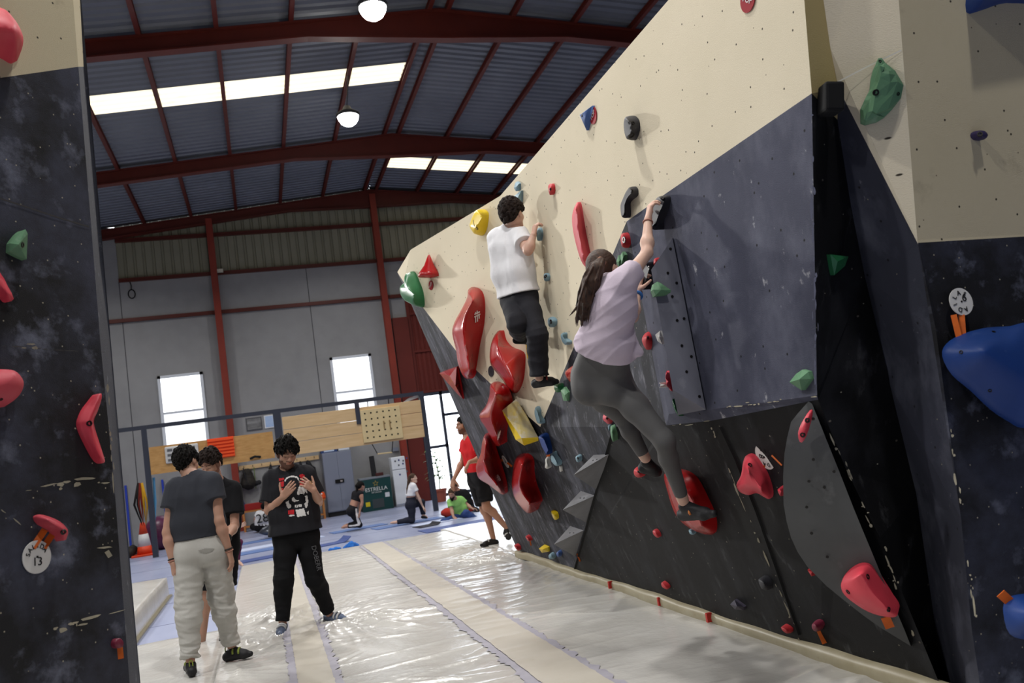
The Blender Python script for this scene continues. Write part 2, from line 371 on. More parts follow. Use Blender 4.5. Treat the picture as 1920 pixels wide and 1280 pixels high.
def toC(P, k): return C0 + (np.asarray(P) - C0) * k
XV = 2.49        # the upper wall stands upright here; below it the black wall leans out from the mat to meet it
pv = lambda x, y: px(x, y, XV)
_kk, _V, _e, _g, _h = pv(938, 367), pv(1013, 800), pv(1522, 175), pv(1245, 365), pv(1175, 415)
_top = np.array([XV, 2.92, _kk[2]])
_tl = pz(770, 468, _kk[2])                    # far wing of the cream wall, turned a little towards the aisle
QN = np.cross(_tl - _kk, _V - _kk); QN /= np.linalg.norm(QN); QN = QN if QN[0] < 0 else -QN
pq = lambda x, y: pl(x, y, _kk, QN)
_i, _j, _k = pq(919, 718), pq(857, 660), pq(757, 529)
_lc = toC(pq(745, 510), 1.012)
_L = pw(975, 1042); _L0 = np.array([3.0, 10.48, 0.0])
KS = .985
_f = toC(pv(1532, 741), KS); _sb = toC(pv(1330, 768), KS); _s1 = toC(pv(1254, 776), KS)
_s1p = pv(1247, 790)
_s1u, _sbu, _fu = pv(1250, 797), pv(1331, 789), toC(pv(1534, 749), .995)
_cr0, _cr1 = pv(1152, 800), pw(1078, 1072)
_cr2 = np.array([3.0, _cr1[1], 0.0])
_b46 = np.array([3.0, 4.58, 0.0]); _bc = np.array([3.0, 3.5, 0.0])
_c1, _c2 = pw(1587, 881), pw(1650, 1008)
# right-hand return: a crease, then a face that comes back out to the front panel
_r = [px(*p, 2.85) for p in ((1685, 0), (1720, 450), (1755, 620), (1802, 972), (1822, 1180))]
_rt = _r[0] + (_r[0] - _r[1]) * .55; _rb = np.array([2.87, _r[4][1] + .06, 0.0])
_cz = [px(1557, 90, 2.64), px(1570, 224, 2.70), px(1595, 383, 2.80), px(1622, 520, 2.88), px(1658, 700, 2.98), px(1718, 926, 3.07), px(1763, 1244, 3.12)]
_czt = _cz[0] + (_cz[0] - _cz[1]) * 1.2; _czt[2] = _kk[2]; _czb = np.array([3.14, _cz[6][1] + .04, 0.0])
UVW = ((0, 1, 0), (0, 0, 1))
cw = thing('climbing_wall', 'tall leaning indoor climbing wall on the right, cream above and black below', 'climbing wall', (3.2, 6.5, 0))
WALLPOLYS = []
def wpoly(name, polys, m, uv=UVW, bev=False):
    mb = MB()
    for p in polys: mb.poly(p); WALLPOLYS.append([np.array(q) for q in p])
    o = mb.build(name, m, cw, uvb=uv); return o
wpoly('cream_panel', [[_lc, _tl, _k], [_tl, _kk, _V, _i, _j, _k], [_kk, _top, _e, _g, _h, _V]], cream_p)
wpoly('slate_panel', [[_V, _h, _s1p, _cr0], [_V, _cr0, _cr1], [_i, _V, _cr1], [_i, _cr1, _L], [_cr1, _cr2, _L0, _L], [_j, _i, _L], [_k, _j, _L], [_lc, _k, _L]], slate_p)
wpoly('navy_slab', [[_g, _e, _f, _sb], [_h, _g, _sb, _s1], [_h, _s1, _s1p], [_s1, _s1u, _s1p], [_s1, _sb, _sbu, _s1u], [_sb, _f, _fu, _sbu]], navy_p)
wpoly('black_panel', [[_cr0, _s1p, _s1u, _sbu, _b46, _cr2, _cr1], [_sbu, _fu, _c1, _c2, _bc, _b46]], black_p)
_notch = [_e, _f, _fu, _c1, _c2, _bc]
wpoly('black_return', [[_e, _f, _cz[3], _cz[2], _cz[1]], [_f, _fu, _c1, _cz[5], _cz[4], _cz[3]], [_c1, _c2, _bc, _czb, _cz[6], _cz[5]]], black_p, ((.4, .9, 0), (0, 0, 1)))
_ap = _r[1] + (_r[2] - _r[1]) * .05
_bw = px(1572, 165, 2.67)
ret_lit = mat('return_paint_lit', (60, 62, 76), 0.75, spec=.3, bump=(240, .8, .005), coord='UV', stretch=(1.6, 1, 1), var=[((44, 46, 56), 1.6, .8)], spots=[((100, 102, 116), 2.5, .50, .74, .7), ((150, 150, 158), 8, .66, .74, .8)], holes=[(.24, .0075, (20, 20, 24)), (.3, .004, (140, 134, 120))])  # slate colour lightened to stand for light falling on the return face
wpoly('slate_return', [[_cz[1], _cz[2], _cz[3], _ap, _bw], [_cz[3], _cz[4], _r[2], _ap], [_cz[4], _cz[5], _r[3], _r[2]], [_cz[5], _cz[6], _r[4], _r[3]], [_cz[6], _czb, _rb, _r[4]]], ret_lit, ((.4, .9, 0), (0, 0, 1)))
wpoly('cream_return', [[_bw, _ap, _r[1], _r[0], _rt, _czt, _cz[0]]], cream_p, ((.4, .9, 0), (0, 0, 1)))
khaki = mat('khaki_paint', (176, 158, 108), .85, bump=(260, .5, .004))
wpoly('khaki_strip', [[_e, _cz[1], _bw, _cz[0], _czt, _top]], khaki)
# front panel facing the camera on the right
def PR(x, y, off=0.0):
    n = np.array([0, -1.0, 0.06]); return pl(x, y, _r[1], n / np.linalg.norm(n), off)
W3R = 6.5
def ext(P): q = np.array(P); return np.array([W3R, q[1], q[2]])
_cb0, _cb1 = _r[1] + (_r[2] - _r[1]) * .03, PR(1925, 443)
_cbe = _cb0 + (_cb1 - _cb0) * ((W3R - _cb0[0]) / (_cb1[0] - _cb0[0]))
cream_f = mat('cream_paint_beige', (206, 194, 164), 0.85, spec=.2, bump=(260, .5, .004), var=[((192, 180, 148), 1.2, .5)], coord='UV', spots=[((140, 128, 106), 4, .62, .78, .5)], holes=[(.2, .0065, (60, 54, 46)), (.33, .004, (110, 98, 80))])  # darker, yellower cream than the main wall
wpoly('front_cream_panel', [[_cb0, _cbe, ext(_rt), _rt, _r[0], _r[1]]], cream_f, ((1, 0, 0), (0, 0, 1)))
wpoly('front_black_panel', [[_rb, ext(_rb), _cbe, _cb0, _r[2], _r[3], _r[4]]], left_p, ((1, 0, 0), (0, 0, 1)))
# top and far end closing boards
ply = mat('plywood_edge', (186, 156, 110), .8)
def back(P, x=4.1): return np.array([x, P[1], P[2]])
mb = MB(); mb.poly([_lc, back(_lc), back(_tl), _tl]); mb.poly([_tl, back(_tl), back(_kk), _kk]); mb.poly([_kk, back(_kk), back(_top), _top]); mb.poly([_lc, _L, _L0, back(_L0), back(_lc)])
mb.poly([_top, back(_top), np.array([4.1, _rt[1], _kk[2]]), _rt, _czt])
mb.build('closing_board', ply, cw)
# raised seams, chipped paint along the joints
def seam(pts, w, m, surf=pw, off=.003, jit=.0):
    mb = MB(); rnd = random.Random(len(pts) * 7 + int(pts[0][0]))
    P = [surf(x, y, off) for x, y in pts]
    for a, b in zip(P[:-1], P[1:]):
        L_ = np.linalg.norm(b - a); d = (b - a) / L_; s_ = np.cross(d, a - C0); s_ /= np.linalg.norm(s_)
        if not jit:
            mb.add([a - s_ * w / 2, b - s_ * w / 2, b + s_ * w / 2, a + s_ * w / 2], [(0, 1, 2, 3)]); continue
        t = 0.0
        while t < L_:
            ln = rnd.uniform(.006, .05) if rnd.random() < .75 else rnd.uniform(.05, .14)
            if rnd.random() > jit:
                c = a + d * (t + ln / 2) + s_ * rnd.uniform(-w, w) * .6; ww = w * rnd.uniform(.15, .8); k = rnd.randint(6, 9); ph = rnd.random()
                pts = [c + d * ln / 2 * math.cos(6.283 * (i + ph) / k) * rnd.uniform(.6, 1.15) + s_ * ww / 2 * math.sin(6.283 * (i + ph) / k) * rnd.uniform(.45, 1.3) for i in range(k)]
                mb.poly(pts)
            t += ln * rnd.uniform(.5, 1.2)
    return mb
BV = None
def bvh():
    global BV
    V, F = [], []
    for p in WALLPOLYS:
        b = len(V); V += [tuple(map(float, q)) for q in p]; F.append(list(range(b, b + len(p))))
    bm = bmesh.new(); vv = [bm.verts.new(v) for v in V]
    for f in F:
        bm.faces.new([vv[i] for i in f])
    bmesh.ops.triangulate(bm, faces=bm.faces[:])
    BV = BVHTree.FromBMesh(bm); bm.free()
bvh()
def hit(x, y):
    d = ray(x, y); d = d / np.linalg.norm(d)
    loc, n, i, dist = BV.ray_cast(Vector(C0), Vector(d))
    if loc is None: return pl(x, y, W1P, W1N), W1N
    n = np.array(n)
    if n @ d > 0: n = -n
    return np.array(loc), n
def on(x, y, off=0.0):
    p, n = hit(x, y); return pl(x, y, p, n, off)
seam([(1334, 800), (1350, 838), (1373, 895), (1402, 965), (1440, 1055), (1472, 1130), (1498, 1195)], .018, chip, on, .004, .45).build('chipped_joint', chip, cw)
seam([(1255, 799), (1325, 790)], .012, chip, on, .004, .5).build('chipped_joint', chip, cw)
seam([(1362, 762), (1525, 742)], .014, chip, on, .004, .5).build('chipped_joint', chip, cw)
seam([(1560, 810), (1587, 880), (1625, 960), (1650, 1008), (1680, 1090), (1720, 1220)], .02, chip, on, .006, .5).build('chipped_joint', chip, cw)
seam([(1520, 200), (1525, 350), (1528, 520), (1530, 735)], .02, mat('scuffed_edge', (108, 110, 128), .8), on, .004, .35).build('chipped_joint', MATS['scuffed_edge'], cw)
seam([(1768, 735), (1782, 860), (1802, 972), (1822, 1160)], .014, chip, lambda x, y, o: PR(x + 6, y, o), .004, .55).build('chipped_joint', chip, cw)
dkj = mat('dark_joint', (14, 14, 15), .9)
seam([(1352, 800), (1380, 860), (1420, 960), (1500, 1190)], .02, dkj, on, .004).build('dark_joint', dkj, cw)
seam([(1152, 802), (1078, 1070)], .03, dkj, on, .004).build('dark_joint', dkj, cw)
seam([(1545, 167), (1620, 128), (1690, 94)], .006, mat('white_line', (235, 230, 215), .8), on, .004).build('white_line', MATS['white_line'], cw)
# small block where the three faces meet
mb = MB(); _q, _n = hit(1556, 190)
mb.obox(px(1557, 186, 2.56), (AX[0], AX[1], AX[2]), (.085, .13, .12)); mb.build('corner_block', dkj, cw, bevel=.012)

# ---------------------------------------------------------------- near-left panel
EDG = np.array([-.147 * 4.45, 4.45, 0.0])
LDIR = np.array([-math.sin(math.radians(37)), -math.cos(math.radians(37)), 0.0])
LN = np.array([LDIR[1], -LDIR[0], 0.0])
if LN @ (C0 - EDG) < 0: LN = -LN
def PL(x, y, off=0.0): return pl(x, y, EDG, LN, off)
lw = thing('climbing_wall', 'black climbing wall panel at the left edge, cream above, with white chalk smears', 'climbing wall', EDG)
def lpt(s, z): return EDG + LDIR * s + np.array([0, 0, z])
_fe = [PL(*p) for p in ((137, 0), (147, 125), (177, 500), (188, 640), (214, 905), (243, 1280))]
_fo = [toC(py(x, y, 4.72), 1) for x, y in ((150, 0), (157, 125), (189, 500), (206, 640), (228, 905), (262, 1280))]
up_ = lambda a, b, z: b + (b - a) * ((z - b[2]) / (b[2] - a[2]))
ft, fb = up_(_fe[1], _fe[0], 4.6), up_(_fe[4], _fe[5], 0.0); ot, ob = up_(_fo[1], _fo[0], 4.6), up_(_fo[4], _fo[5], 0.0)
cbl = PL(0, 146); cbl2 = _fe[1] + (cbl - _fe[1]) * 4.0
mb = MB(); mb.poly([ft, _fe[0], _fe[1], cbl2, np.array([cbl2[0], cbl2[1], 4.6])]); mb.build('cream_panel', cream_f, lw, uvb=(-LDIR, (0, 0, 1)))
mb = MB(); mb.poly([_fe[1], _fe[2], _fe[3], _fe[4], _fe[5], fb, np.array([cbl2[0], cbl2[1], 0]), cbl2]); mb.build('black_panel', left_p, lw, uvb=(-LDIR, (0, 0, 1)))
mb = MB(); mb.poly([ft, ot, _fo[0], _fo[1], _fe[1], _fe[0]]); mb.build('cream_side', cream_f, lw, uvb=((.6, .8, 0), (0, 0, 1)))
side_m = mat('side_paint', (66, 68, 78), .75, var=((50, 52, 62), 3, .8), spots=((126, 128, 136), 14, .62, .75, .8), bump=(120, .4))
mb = MB()
for i in range(1, 5): mb.poly([_fe[i], _fo[i], _fo[i + 1], _fe[i + 1]])
mb.poly([_fe[5], _fo[5], ob, fb]); mb.build('side_panel', side_m, lw)
mb = MB(); bk = [p + np.array([-1.5, .9, 0]) for p in (ot, ob)]; mb.poly([ot, bk[0], bk[1], ob]); mb.poly([ft, np.array([cbl2[0], cbl2[1], 4.6]), bk[0], ot]); mb.build('closing_board', side_m, lw)
seam([(75, 917), (110, 910), (140, 906), (158, 905)], .035, chip, PL, .003, .15).build('chipped_joint', chip, lw)
seam([(5, 924), (60, 918)], .01, chip, PL, .003, .6).build('chipped_joint', chip, lw)
seam([(160, 905), (205, 902)], .014, chip, PL, .003, .5).build('chipped_joint', chip, lw)
seam([(98, 1181), (128, 1174), (150, 1170), (205, 1155)], .026, chip, PL, .003, .3).build('chipped_joint', chip, lw)
seam([(200, 690), (204, 760), (208, 830), (212, 900)], .014, chip, PL, .003, .3).build('chipped_joint', chip, lw)
seam([(0, 953), (25, 972), (48, 992)], .016, chip, PL, .003, .35).build('chipped_joint', chip, lw)
seam([(168, 1040), (175, 1030), (184, 1029)], .022, chip, PL, .003, .3).build('chipped_joint', chip, lw)
seam([(198, 1034), (205, 1045)], .03, chip, PL, .003, .0).build('chipped_joint', chip, lw)
seam([(0, 372), (50, 388), (110, 408), (167, 425)], .006, mat('thin_seam', (84, 82, 80), .9), PL, .003).build('dark_joint', MATS['thin_seam'], lw)
seam([(0, 650), (188, 658)], .008, MATS['thin_seam'], PL, .003, .2).build('dark_joint', MATS['thin_seam'], lw)
seam([(40, 650), (62, 650), (70, 656)], .02, chip, PL, .003, .3).build('chipped_joint', chip, lw)

# ---------------------------------------------------------------- crash mats
vinyl = mat('white_vinyl', (194, 192, 187), 0.21, spec=.6, var=[((180, 176, 168), 1.3, .7), ((202, 200, 196), 3.2, .5)], bump=(14, .22, .02), spots=[((188, 182, 168), 5, .62, .8, .4)])
vin_b = mat('cream_vinyl', (188, 182, 170), 0.4, spec=.4, var=[((176, 169, 156), 3, .7)], spots=[((150, 138, 116), 9, .66, .76, .5)])
vin_e = mat('yellowed_vinyl', (160, 152, 128), 0.45, spec=.4, var=[((138, 128, 100), 5, .8)], spots=[((120, 104, 70), 9, .62, .72, .6)])
glue = mat('glue_residue', (164, 161, 170), .5, var=((148, 145, 156), 8, .8))
MZ = .25
FEET = [(-.72, 7.40), (-.40, 7.72), (-.02, 8.37), (.46, 8.66), (-.75, 9.0), (-.35, 9.1), (2.9, 12.05), (3.5, 12.6), (2.85, 10.2)]
def wrinkle(X, Y):
    """height of the loose vinyl: dents at the feet with creases radiating from them, straight tension folds, short puckers"""
    Zw = np.zeros_like(X); rnd = np.random.RandomState(4); rg = lambda v, p: np.clip(1 - np.abs(np.sin(v)), 0, 1) ** p
    for i, (fx, fy) in enumerate(FEET):
        dx, dy = X - fx, Y - fy; r = np.hypot(dx, dy) + 1e-6; a = np.arctan2(dy, dx); ph = rnd.rand(4) * 6.28
        fold = rg(a * 5.5 + ph[0] + .5 * np.sin(r * 2.2), 3) + .7 * rg(a * 9.5 + ph[1] + .4 * r, 4) + .4 * rg(a * 15.5 + ph[2] + .3 * np.sin(r * 5), 4)
        ang = .55 + .45 * np.sin(a * 2 + ph[3])
        Zw += .034 * fold * ang * np.exp(-((r - .35) / .85) ** 2) * np.clip((r - .14) / .3, 0, 1) - .026 * np.exp(-(r / .24) ** 2)
    for k in range(22):
        th = rnd.uniform(-.35, .55); wx, wy = math.cos(th), math.sin(th); f_ = rnd.uniform(5, 13); o = rnd.rand() * 6.28; cx, cy = rnd.uniform(-.6, 3), rnd.uniform(3.5, 14.8)
        s_ = -(X - cx) * wy + (Y - cy) * wx; t_ = (X - cx) * wx + (Y - cy) * wy
        Zw += .010 * rg(s_ * f_ + o + .35 * np.sin(t_ * 2.3 + o), 3.5) * np.exp(-(s_ / .6) ** 2 - (t_ / 1.1) ** 2)
    for k in range(55):
        th = rnd.uniform(-1.0, 1.0); wx, wy = math.cos(th), math.sin(th); cx, cy = rnd.uniform(-.8, 3), rnd.uniform(3, 14.8); w_ = rnd.uniform(.012, .03); ln = rnd.uniform(.12, .6)
        s_ = -(X - cx) * wy + (Y - cy) * wx; t_ = (X - cx) * wx + (Y - cy) * wy; s_ = s_ + rnd.uniform(-.25, .25) * t_ * t_
        Zw += .009 * np.exp(-np.abs(s_ / w_) ** 1.5 - (t_ / ln) ** 2)
    e = np.clip(np.minimum(np.minimum(X + .52, 15.15 - Y), 3.0) / .25, 0, 1)
    return Zw * e
def mat_block(name, label, x0, x1, y0, y1, z, res, parent=None, wr=True, cat='crash mat'):
    nx, ny = max(2, int((x1 - x0) / res)), max(2, int((y1 - y0) / res))
    gx, gy = np.meshgrid(np.linspace(x0, x1, nx), np.linspace(y0, y1, ny)); gz = z + (wrinkle(gx, gy) if wr else .006 * np.sin(gx * 7 + gy * 3) * np.sin(gy * 5))
    # rounded-over border
    V = np.stack([gx, gy, gz], -1).reshape(-1, 3); idx = np.arange(nx * ny).reshape(ny, nx)
    F = np.stack([idx[:-1, :-1], idx[:-1, 1:], idx[1:, 1:], idx[1:, :-1]], -1).reshape(-1, 4).tolist()
    mb = MB(); mb.add(V.tolist(), F)
    ring = [idx[0, i] for i in range(nx)] + [idx[j, nx - 1] for j in range(1, ny)] + [idx[ny - 1, i] for i in range(nx - 2, -1, -1)] + [idx[j, 0] for j in range(ny - 2, 0, -1)]
    b = len(mb.v)
    for k in ring: p = mb.v[k]; mb.v.append((p[0] + (.015 if p[0] > (x0 + x1) / 2 else -.015), p[1], 0.0))
    n = len(ring)
    for i in range(n): mb.f.append((ring[i], ring[(i + 1) % n], b + (i + 1) % n, b + i)[::-1]); mb.m.append(0)
    return mb
big = thing('crash_mat', 'large white crash mat covering the floor in front of the climbing walls, wrinkled glossy vinyl', 'crash mat', (1.2, 8, 0))
o = mat_block('m', '', -.52, 2.93, 2.2, 15.15, MZ, .02).build('vinyl_cover', vinyl, big, smooth=True)
o = mat_block('m', '', -6.6, -.52, 2.2, 9.32, MZ - .002, .08, wr=False).build('side_section', vinyl, big, smooth=True)
o = mat_block('m', '', 2.93, 7.5, 10.6, 15.6, MZ - .002, .08, wr=False).build('rear_section', vinyl, big, smooth=True)
def strip(xa, w, y0, y1, m, off, edge=0.0, seed=1):
    rnd = np.random.RandomState(seed); mb = MB(); ys = np.arange(y0, y1, .04); jl = rnd.randn(len(ys)) * edge; jr = rnd.randn(len(ys)) * edge
    ks = 12; V = []
    for i, y in enumerate(ys):
        xs = np.linspace(xa(y) - w / 2 + jl[i], xa(y) + w / 2 + jr[i], ks); zs = MZ + wrinkle(xs, np.full(ks, y)) + off
        V += [(xs[k], y, zs[k]) for k in range(ks)]
    mb.add(V, [(i * ks + k, i * ks + k + 1, (i + 1) * ks + k + 1, (i + 1) * ks + k) for i in range(len(ys) - 1) for k in range(ks - 1)])
    return mb
stripA = lambda y: .19; stripB = lambda y: 1.62 + .0 * y
strip(stripA, .36, 3.5, 15.1, glue, .006, .012, 1).build('glue_mark', glue, big, smooth=True)
strip(stripA, .24, 3.5, 15.1, vin_b, .012, .002, 2).build('joint_strip', vin_b, big, smooth=True)
strip(stripB, .46, 3.5, 15.1, glue, .006, .012, 3).build('glue_mark', glue, big, smooth=True)
strip(stripB, .34, 3.5, 15.1, vin_b, .012, .002, 4).build('joint_strip', vin_b, big, smooth=True)
# folded edge of the cover against the wall
mb = MB(); ys = np.arange(3.3, 10.52, .05); V = []
for i, y in enumerate(ys):
    h = .070 + .010 * math.sin(y * 2.1) + .004 * math.sin(y * 9); x = 2.872 + .010 * math.sin(y * 2.7) + .005 * math.sin(y * 8.3)
    V += [(x + .004, y, MZ - .01), (x - .004, y, MZ + .02), (x - .006, y, MZ + h * .6), (x, y, MZ + h), (x + .05, y, MZ + h + .006)]
mb.add(V, [(i * 5 + k, i * 5 + k + 1, (i + 1) * 5 + k + 1, (i + 1) * 5 + k) for i in range(len(ys) - 1) for k in range(4)])
mb.build('edge_flap', vin_e, big, smooth=True)
for (x, y) in ((1118, 1098), (1215, 1128), (1308, 1158)):
    p = pz(x, y + 2, MZ + .05); MB().box((2.845, p[1] - .012, MZ + .012), (2.885, p[1] + .012, MZ + .075)).build('red_mark', mat('red_tape', (176, 44, 36), .6), big)
lm = thing('crash_mat', 'low white crash mat lying by itself behind the left climbing panel', 'crash mat', (-3.2, 12.5, 0))
mat_block('m', '', -5.5, -1.66, 9.75, 15.0, .29, .05, wr=False).build('vinyl_cover', vinyl, lm, smooth=True)
MB().box((-1.69, 9.8, .0), (-1.60, 14.98, .02)).build('edge_flap', vin_e, lm)
pw = on
# ================================================================ climbing holds
def plastic(name, rgb, chalk=.5, rough=.42):
    r = [(int(c + (225 - c) * .45)) for c in rgb]
    return mat(name, rgb, rough, spec=.45, var=[(tuple(int(c * .86) for c in rgb), 5, .5)], spots=[(tuple(r), 7, .60, .78, chalk)], bump=(120, .12, .003))
red_m = plastic('glossy_red', (164, 20, 22), .6, .25)
red_s = plastic('red_resin', (190, 44, 52), .5, .55)
pink_m = plastic('pink_red_resin', (214, 62, 78), .45, .5)
pink_d = plastic('chalked_pink_resin', (200, 72, 84), .7, .6)
green_m = plastic('green_resin', (96, 140, 104), .55, .6)
green_g = plastic('glossy_green', (34, 104, 62), .5, .35)
teal_m = plastic('pale_blue_resin', (128, 158, 172), .4, .6)
yellow_m = plastic('yellow_resin', (228, 196, 30), .25, .35)
yellow_c = mat('chalked_yellow', (172, 164, 140), .7, var=[((214, 186, 50), 5, .8)], spots=[((196, 196, 196), 7, .5, .7, .8)])
dark_m = plastic('charcoal_resin', (46, 46, 52), .35, .55)
blue_m = plastic('blue_resin', (20, 58, 126), .5, .5)
blue_l = plastic('blue_matt', (62, 92, 150), .4, .6)
purple_m = plastic('purple_resin', (52, 42, 84), .3, .5)
white_m = plastic('white_resin', (206, 204, 200), .2, .6)
grey_m = plastic('grey_resin', (150, 150, 152), .3, .7)
marn_m = plastic('maroon_resin', (120, 34, 58), .4, .45)
bolt_m = mat('bolt_dark', (30, 28, 28), .4, metal=.4)
tape_m = mat('orange_tape', (216, 104, 28), .6, var=((190, 84, 20), 20, .6))
tagw = mat('tag_card', (214, 212, 208), .7)
ink = mat('black_ink', (20, 20, 22), .7)
logo_m = mat('white_print', (225, 220, 218), .6)

def near_on(poly, p):
    if len(poly) == 1: return poly[0], 0
    best = None
    for i in range(len(poly) - 1):
        a, b = np.array(poly[i][:2]), np.array(poly[i + 1][:2]); d = b - a; t = min(1, max(0, ((np.array(p) - a) @ d) / (d @ d)))
        q = a + d * t; l = np.hypot(*(q - p))
        if best is None or l < best[0]: best = (l, q, i + t)
    return best[1], best[2]
def smooth_outline(pts, n):
    P = np.array([p[:2] for p in pts], float); k = len(P); out = []
    for i in range(k):
        p0, p1, p2, p3 = P[i - 1], P[i], P[(i + 1) % k], P[(i + 2) % k]
        for j in range(n):
            t = j / n; out.append(.5 * ((2 * p1) + (-p0 + p2) * t + (2 * p0 - 5 * p1 + 4 * p2 - p3) * t * t + (-p0 + 3 * p1 - 3 * p2 + p3) * t ** 3))
    return out
HB = {}
SL_ = lambda: globals().get('SL', 0)
PROF = {'dome': lambda s: math.sqrt(max(0, 1 - (1 - s) ** 2)), 'cone': lambda s: s, 'soft': lambda s: math.sin(s * math.pi / 2) ** 1.3, 'lip': lambda s: min(1, s * 3.5) * .18 + .82 * s ** 1.25}
def hold(name, label, out, ridge, H, m, prof='dome', sm=3, lean=.5, rim=.02, at=None, facet=False, cat='climbing hold', group=None, bolts=(), plane=None, rings=7, surf=None, rj=0.0):
    sm = 1 if facet else sm
    c = np.mean([p[:2] for p in out], 0)
    p0, n = plane if plane else (surf or hit)(*(at or c))
    U = np.array(proj(p0 + n * .05)[:2]) - np.array(proj(p0)[:2]); ul = np.hypot(*U); U = U / (ul + 1e-9)
    O = smooth_outline(out, sm) if sm > 1 else [np.array(p[:2], float) for p in out]
    ext_ = max(abs((o - c) @ U) for o in O) + 1e-6
    offs = [rim + H * lean * max(0, ((o - c) @ U) / ext_) for o in O]
    k = len(O); rings = 1 if facet and prof == 'cone' else rings
    V = [pl(o[0], o[1], p0, n, f) - n * (f + .012) for o, f in zip(O, offs)]
    V += [pl(o[0], o[1], p0, n, f) for o, f in zip(O, offs)]
    rp = [near_on(ridge, o) for o in O]; rnd = random.Random(int(c[0] * 7 + c[1]))
    def hgt(t):
        hs = [r[2] if len(r) > 2 else H for r in ridge]; i = min(int(t), len(hs) - 1); j = min(i + 1, len(hs) - 1); return hs[i] + (hs[j] - hs[i]) * (t - i)
    base = [pl(o[0], o[1], p0, n, f) for o, f in zip(O, offs)]; top = [pl(q[0], q[1], p0, n, hgt(t)) for q, t in rp]
    for r in range(1, rings + 1):
        s = r / rings * (.999 if len(ridge) == 1 or True else 1)
        for i in range(k):
            f0 = offs[i]; f1 = hgt(rp[i][1])
            B0 = base[i] - n * f0; T0 = top[i] - n * f1
            V.append(B0 + (T0 - B0) * s + n * (f0 + (f1 - f0) * PROF[prof](s)) + (np.array([rnd.uniform(-rj, rj) for _ in range(3)]) if rj and r < rings else 0))
    F = []
    for r in range(rings + 1):
        for i in range(k): F.append((r * k + i, r * k + (i + 1) % k, (r + 1) * k + (i + 1) % k, (r + 1) * k + i))
    F.append(tuple(range((rings + 1) * k, (rings + 2) * k)))
    mb = MB(); mb.add(V, F)
    org = p0 + n * .0
    o = mb.build(name, m, org=org, smooth=not facet)
    # weld the collapsed tip, keep crisp facets
    bm = bmesh.new(); bm.from_mesh(o.data); bmesh.ops.remove_doubles(bm, verts=bm.verts[:], dist=.0015); bmesh.ops.recalc_face_normals(bm, faces=bm.faces[:])
    HB[o.name] = BVHTree.FromBMesh(bm); bm.to_mesh(o.data); bm.free()
    o.data.update()
    tag(o, label, cat, group or ('holds on the left panel' if surf is SL_() else 'holds on the long wall' if cat == 'climbing hold' else None))
    for b in bolts:
        q, nn = hold_hit(o, *b[:2], n); r = b[2] if len(b) > 2 else .012
        MB().lathe(q - nn * .004, [(r, 0), (r, .007), (r * .55, .007), (r * .5, .003)], 12, axis=nn).build('bolt', bolt_m, o, smooth=False)
    return o
def hold_hit(o, x, y, n=None):
    d = ray(x, y); d /= np.linalg.norm(d); org = ORG[o.name]
    loc, nn, i, dist = HB[o.name].ray_cast(Vector(C0 - org), Vector(d))
    if loc is None:
        q, nn = hit(x, y); return q, nn
    nn = np.array(nn); nn = nn if nn @ d < 0 else -nn
    return np.array(loc) + org, nn
def glyph(o, x, y, sx, sy, m=None, tilt=0):
    """small white emblem: two bars over three strokes"""
    q, nn = hold_hit(o, x, y); ri = AX[0] - nn * (AX[0] @ nn); ri /= np.linalg.norm(ri); u = np.cross(nn, ri); u = u if u @ AX[1] > 0 else -u
    ri = ri * math.cos(tilt) + u * math.sin(tilt); u = np.cross(nn, ri); u = u if u @ AX[1] > 0 else -u
    mb = MB()
    for cx, cy, w, h in ((0, .42, .9, .12), (0, .12, 1.0, .12), (-.32, -.3, .13, .7), (0, -.3, .13, .7), (.3, -.12, .13, .5), (0, .5, .13, .4), (-.28, .55, .12, .2)):
        mb.obox(q + nn * .011 + ri * cx * sx + u * cy * sy, (ri, u, nn), (w * sx, h * sy, .006))
    mb.build('emblem', m or logo_m, o)
def tape(x0, y0, x1, y1, w, label=None, surf=None, parent=None, name='tape_strip'):
    sf = surf or on
    a, b = sf(x0, y0, .004), sf(x1, y1, .004); d = (b - a) / np.linalg.norm(b - a); nn = C0 - a; s_ = np.cross(d, nn); s_ /= np.linalg.norm(s_); up = np.cross(s_, d)
    mb = MB().obox((a + b) / 2, (d, s_, up), (np.linalg.norm(b - a), w, .004))
    o = mb.build(name, tape_m, parent, org=None if parent is not None else (a + b) / 2)
    if parent is None: tag(o, label, 'tape', 'orange tape strips')
    return o
def disc_tag(label, x, y, r, lines, surf=None, m=None, im=None, rot=0, squash=1.0, name='route_tag', arc=None):
    p, n = (surf or hit)(x, y)
    ri = AX[0] - n * (AX[0] @ n); ri /= np.linalg.norm(ri); u = np.cross(n, ri); u = u if u @ AX[1] > 0 else -u
    c, s_ = math.cos(rot), math.sin(rot); ri, u = ri * c + u * s_, u * c - ri * s_
    t = thing(name, label, 'tag', p, 'round tags on the walls')
    MB().lathe(p + n * .004, [(r, 0), (r, .004), (.001, .0045)], 32, axis=n).build('card', m or tagw, t)
    MB().lathe(p + n * .008, [(r * .07, 0), (r * .07, .003)], 10, axis=n).build('screw', bolt_m, t)
    for body, sz, dx, dy in lines: text('lettering', body, sz * r, p + n * .0105 + ri * dx * r + u * dy * r, ri, u, im or ink, t)
    if arc:
        word, sz, a0, a1, rr = arc
        for i, ch in enumerate(word):
            a = math.radians(a0 + (a1 - a0) * i / (len(word) - 1)); d = ri * math.cos(a) + u * math.sin(a)
            text('lettering', ch, sz * r, p + n * .0105 + d * rr * r, np.cross(d, n) * 1.0, d, im or ink, t)
    return t
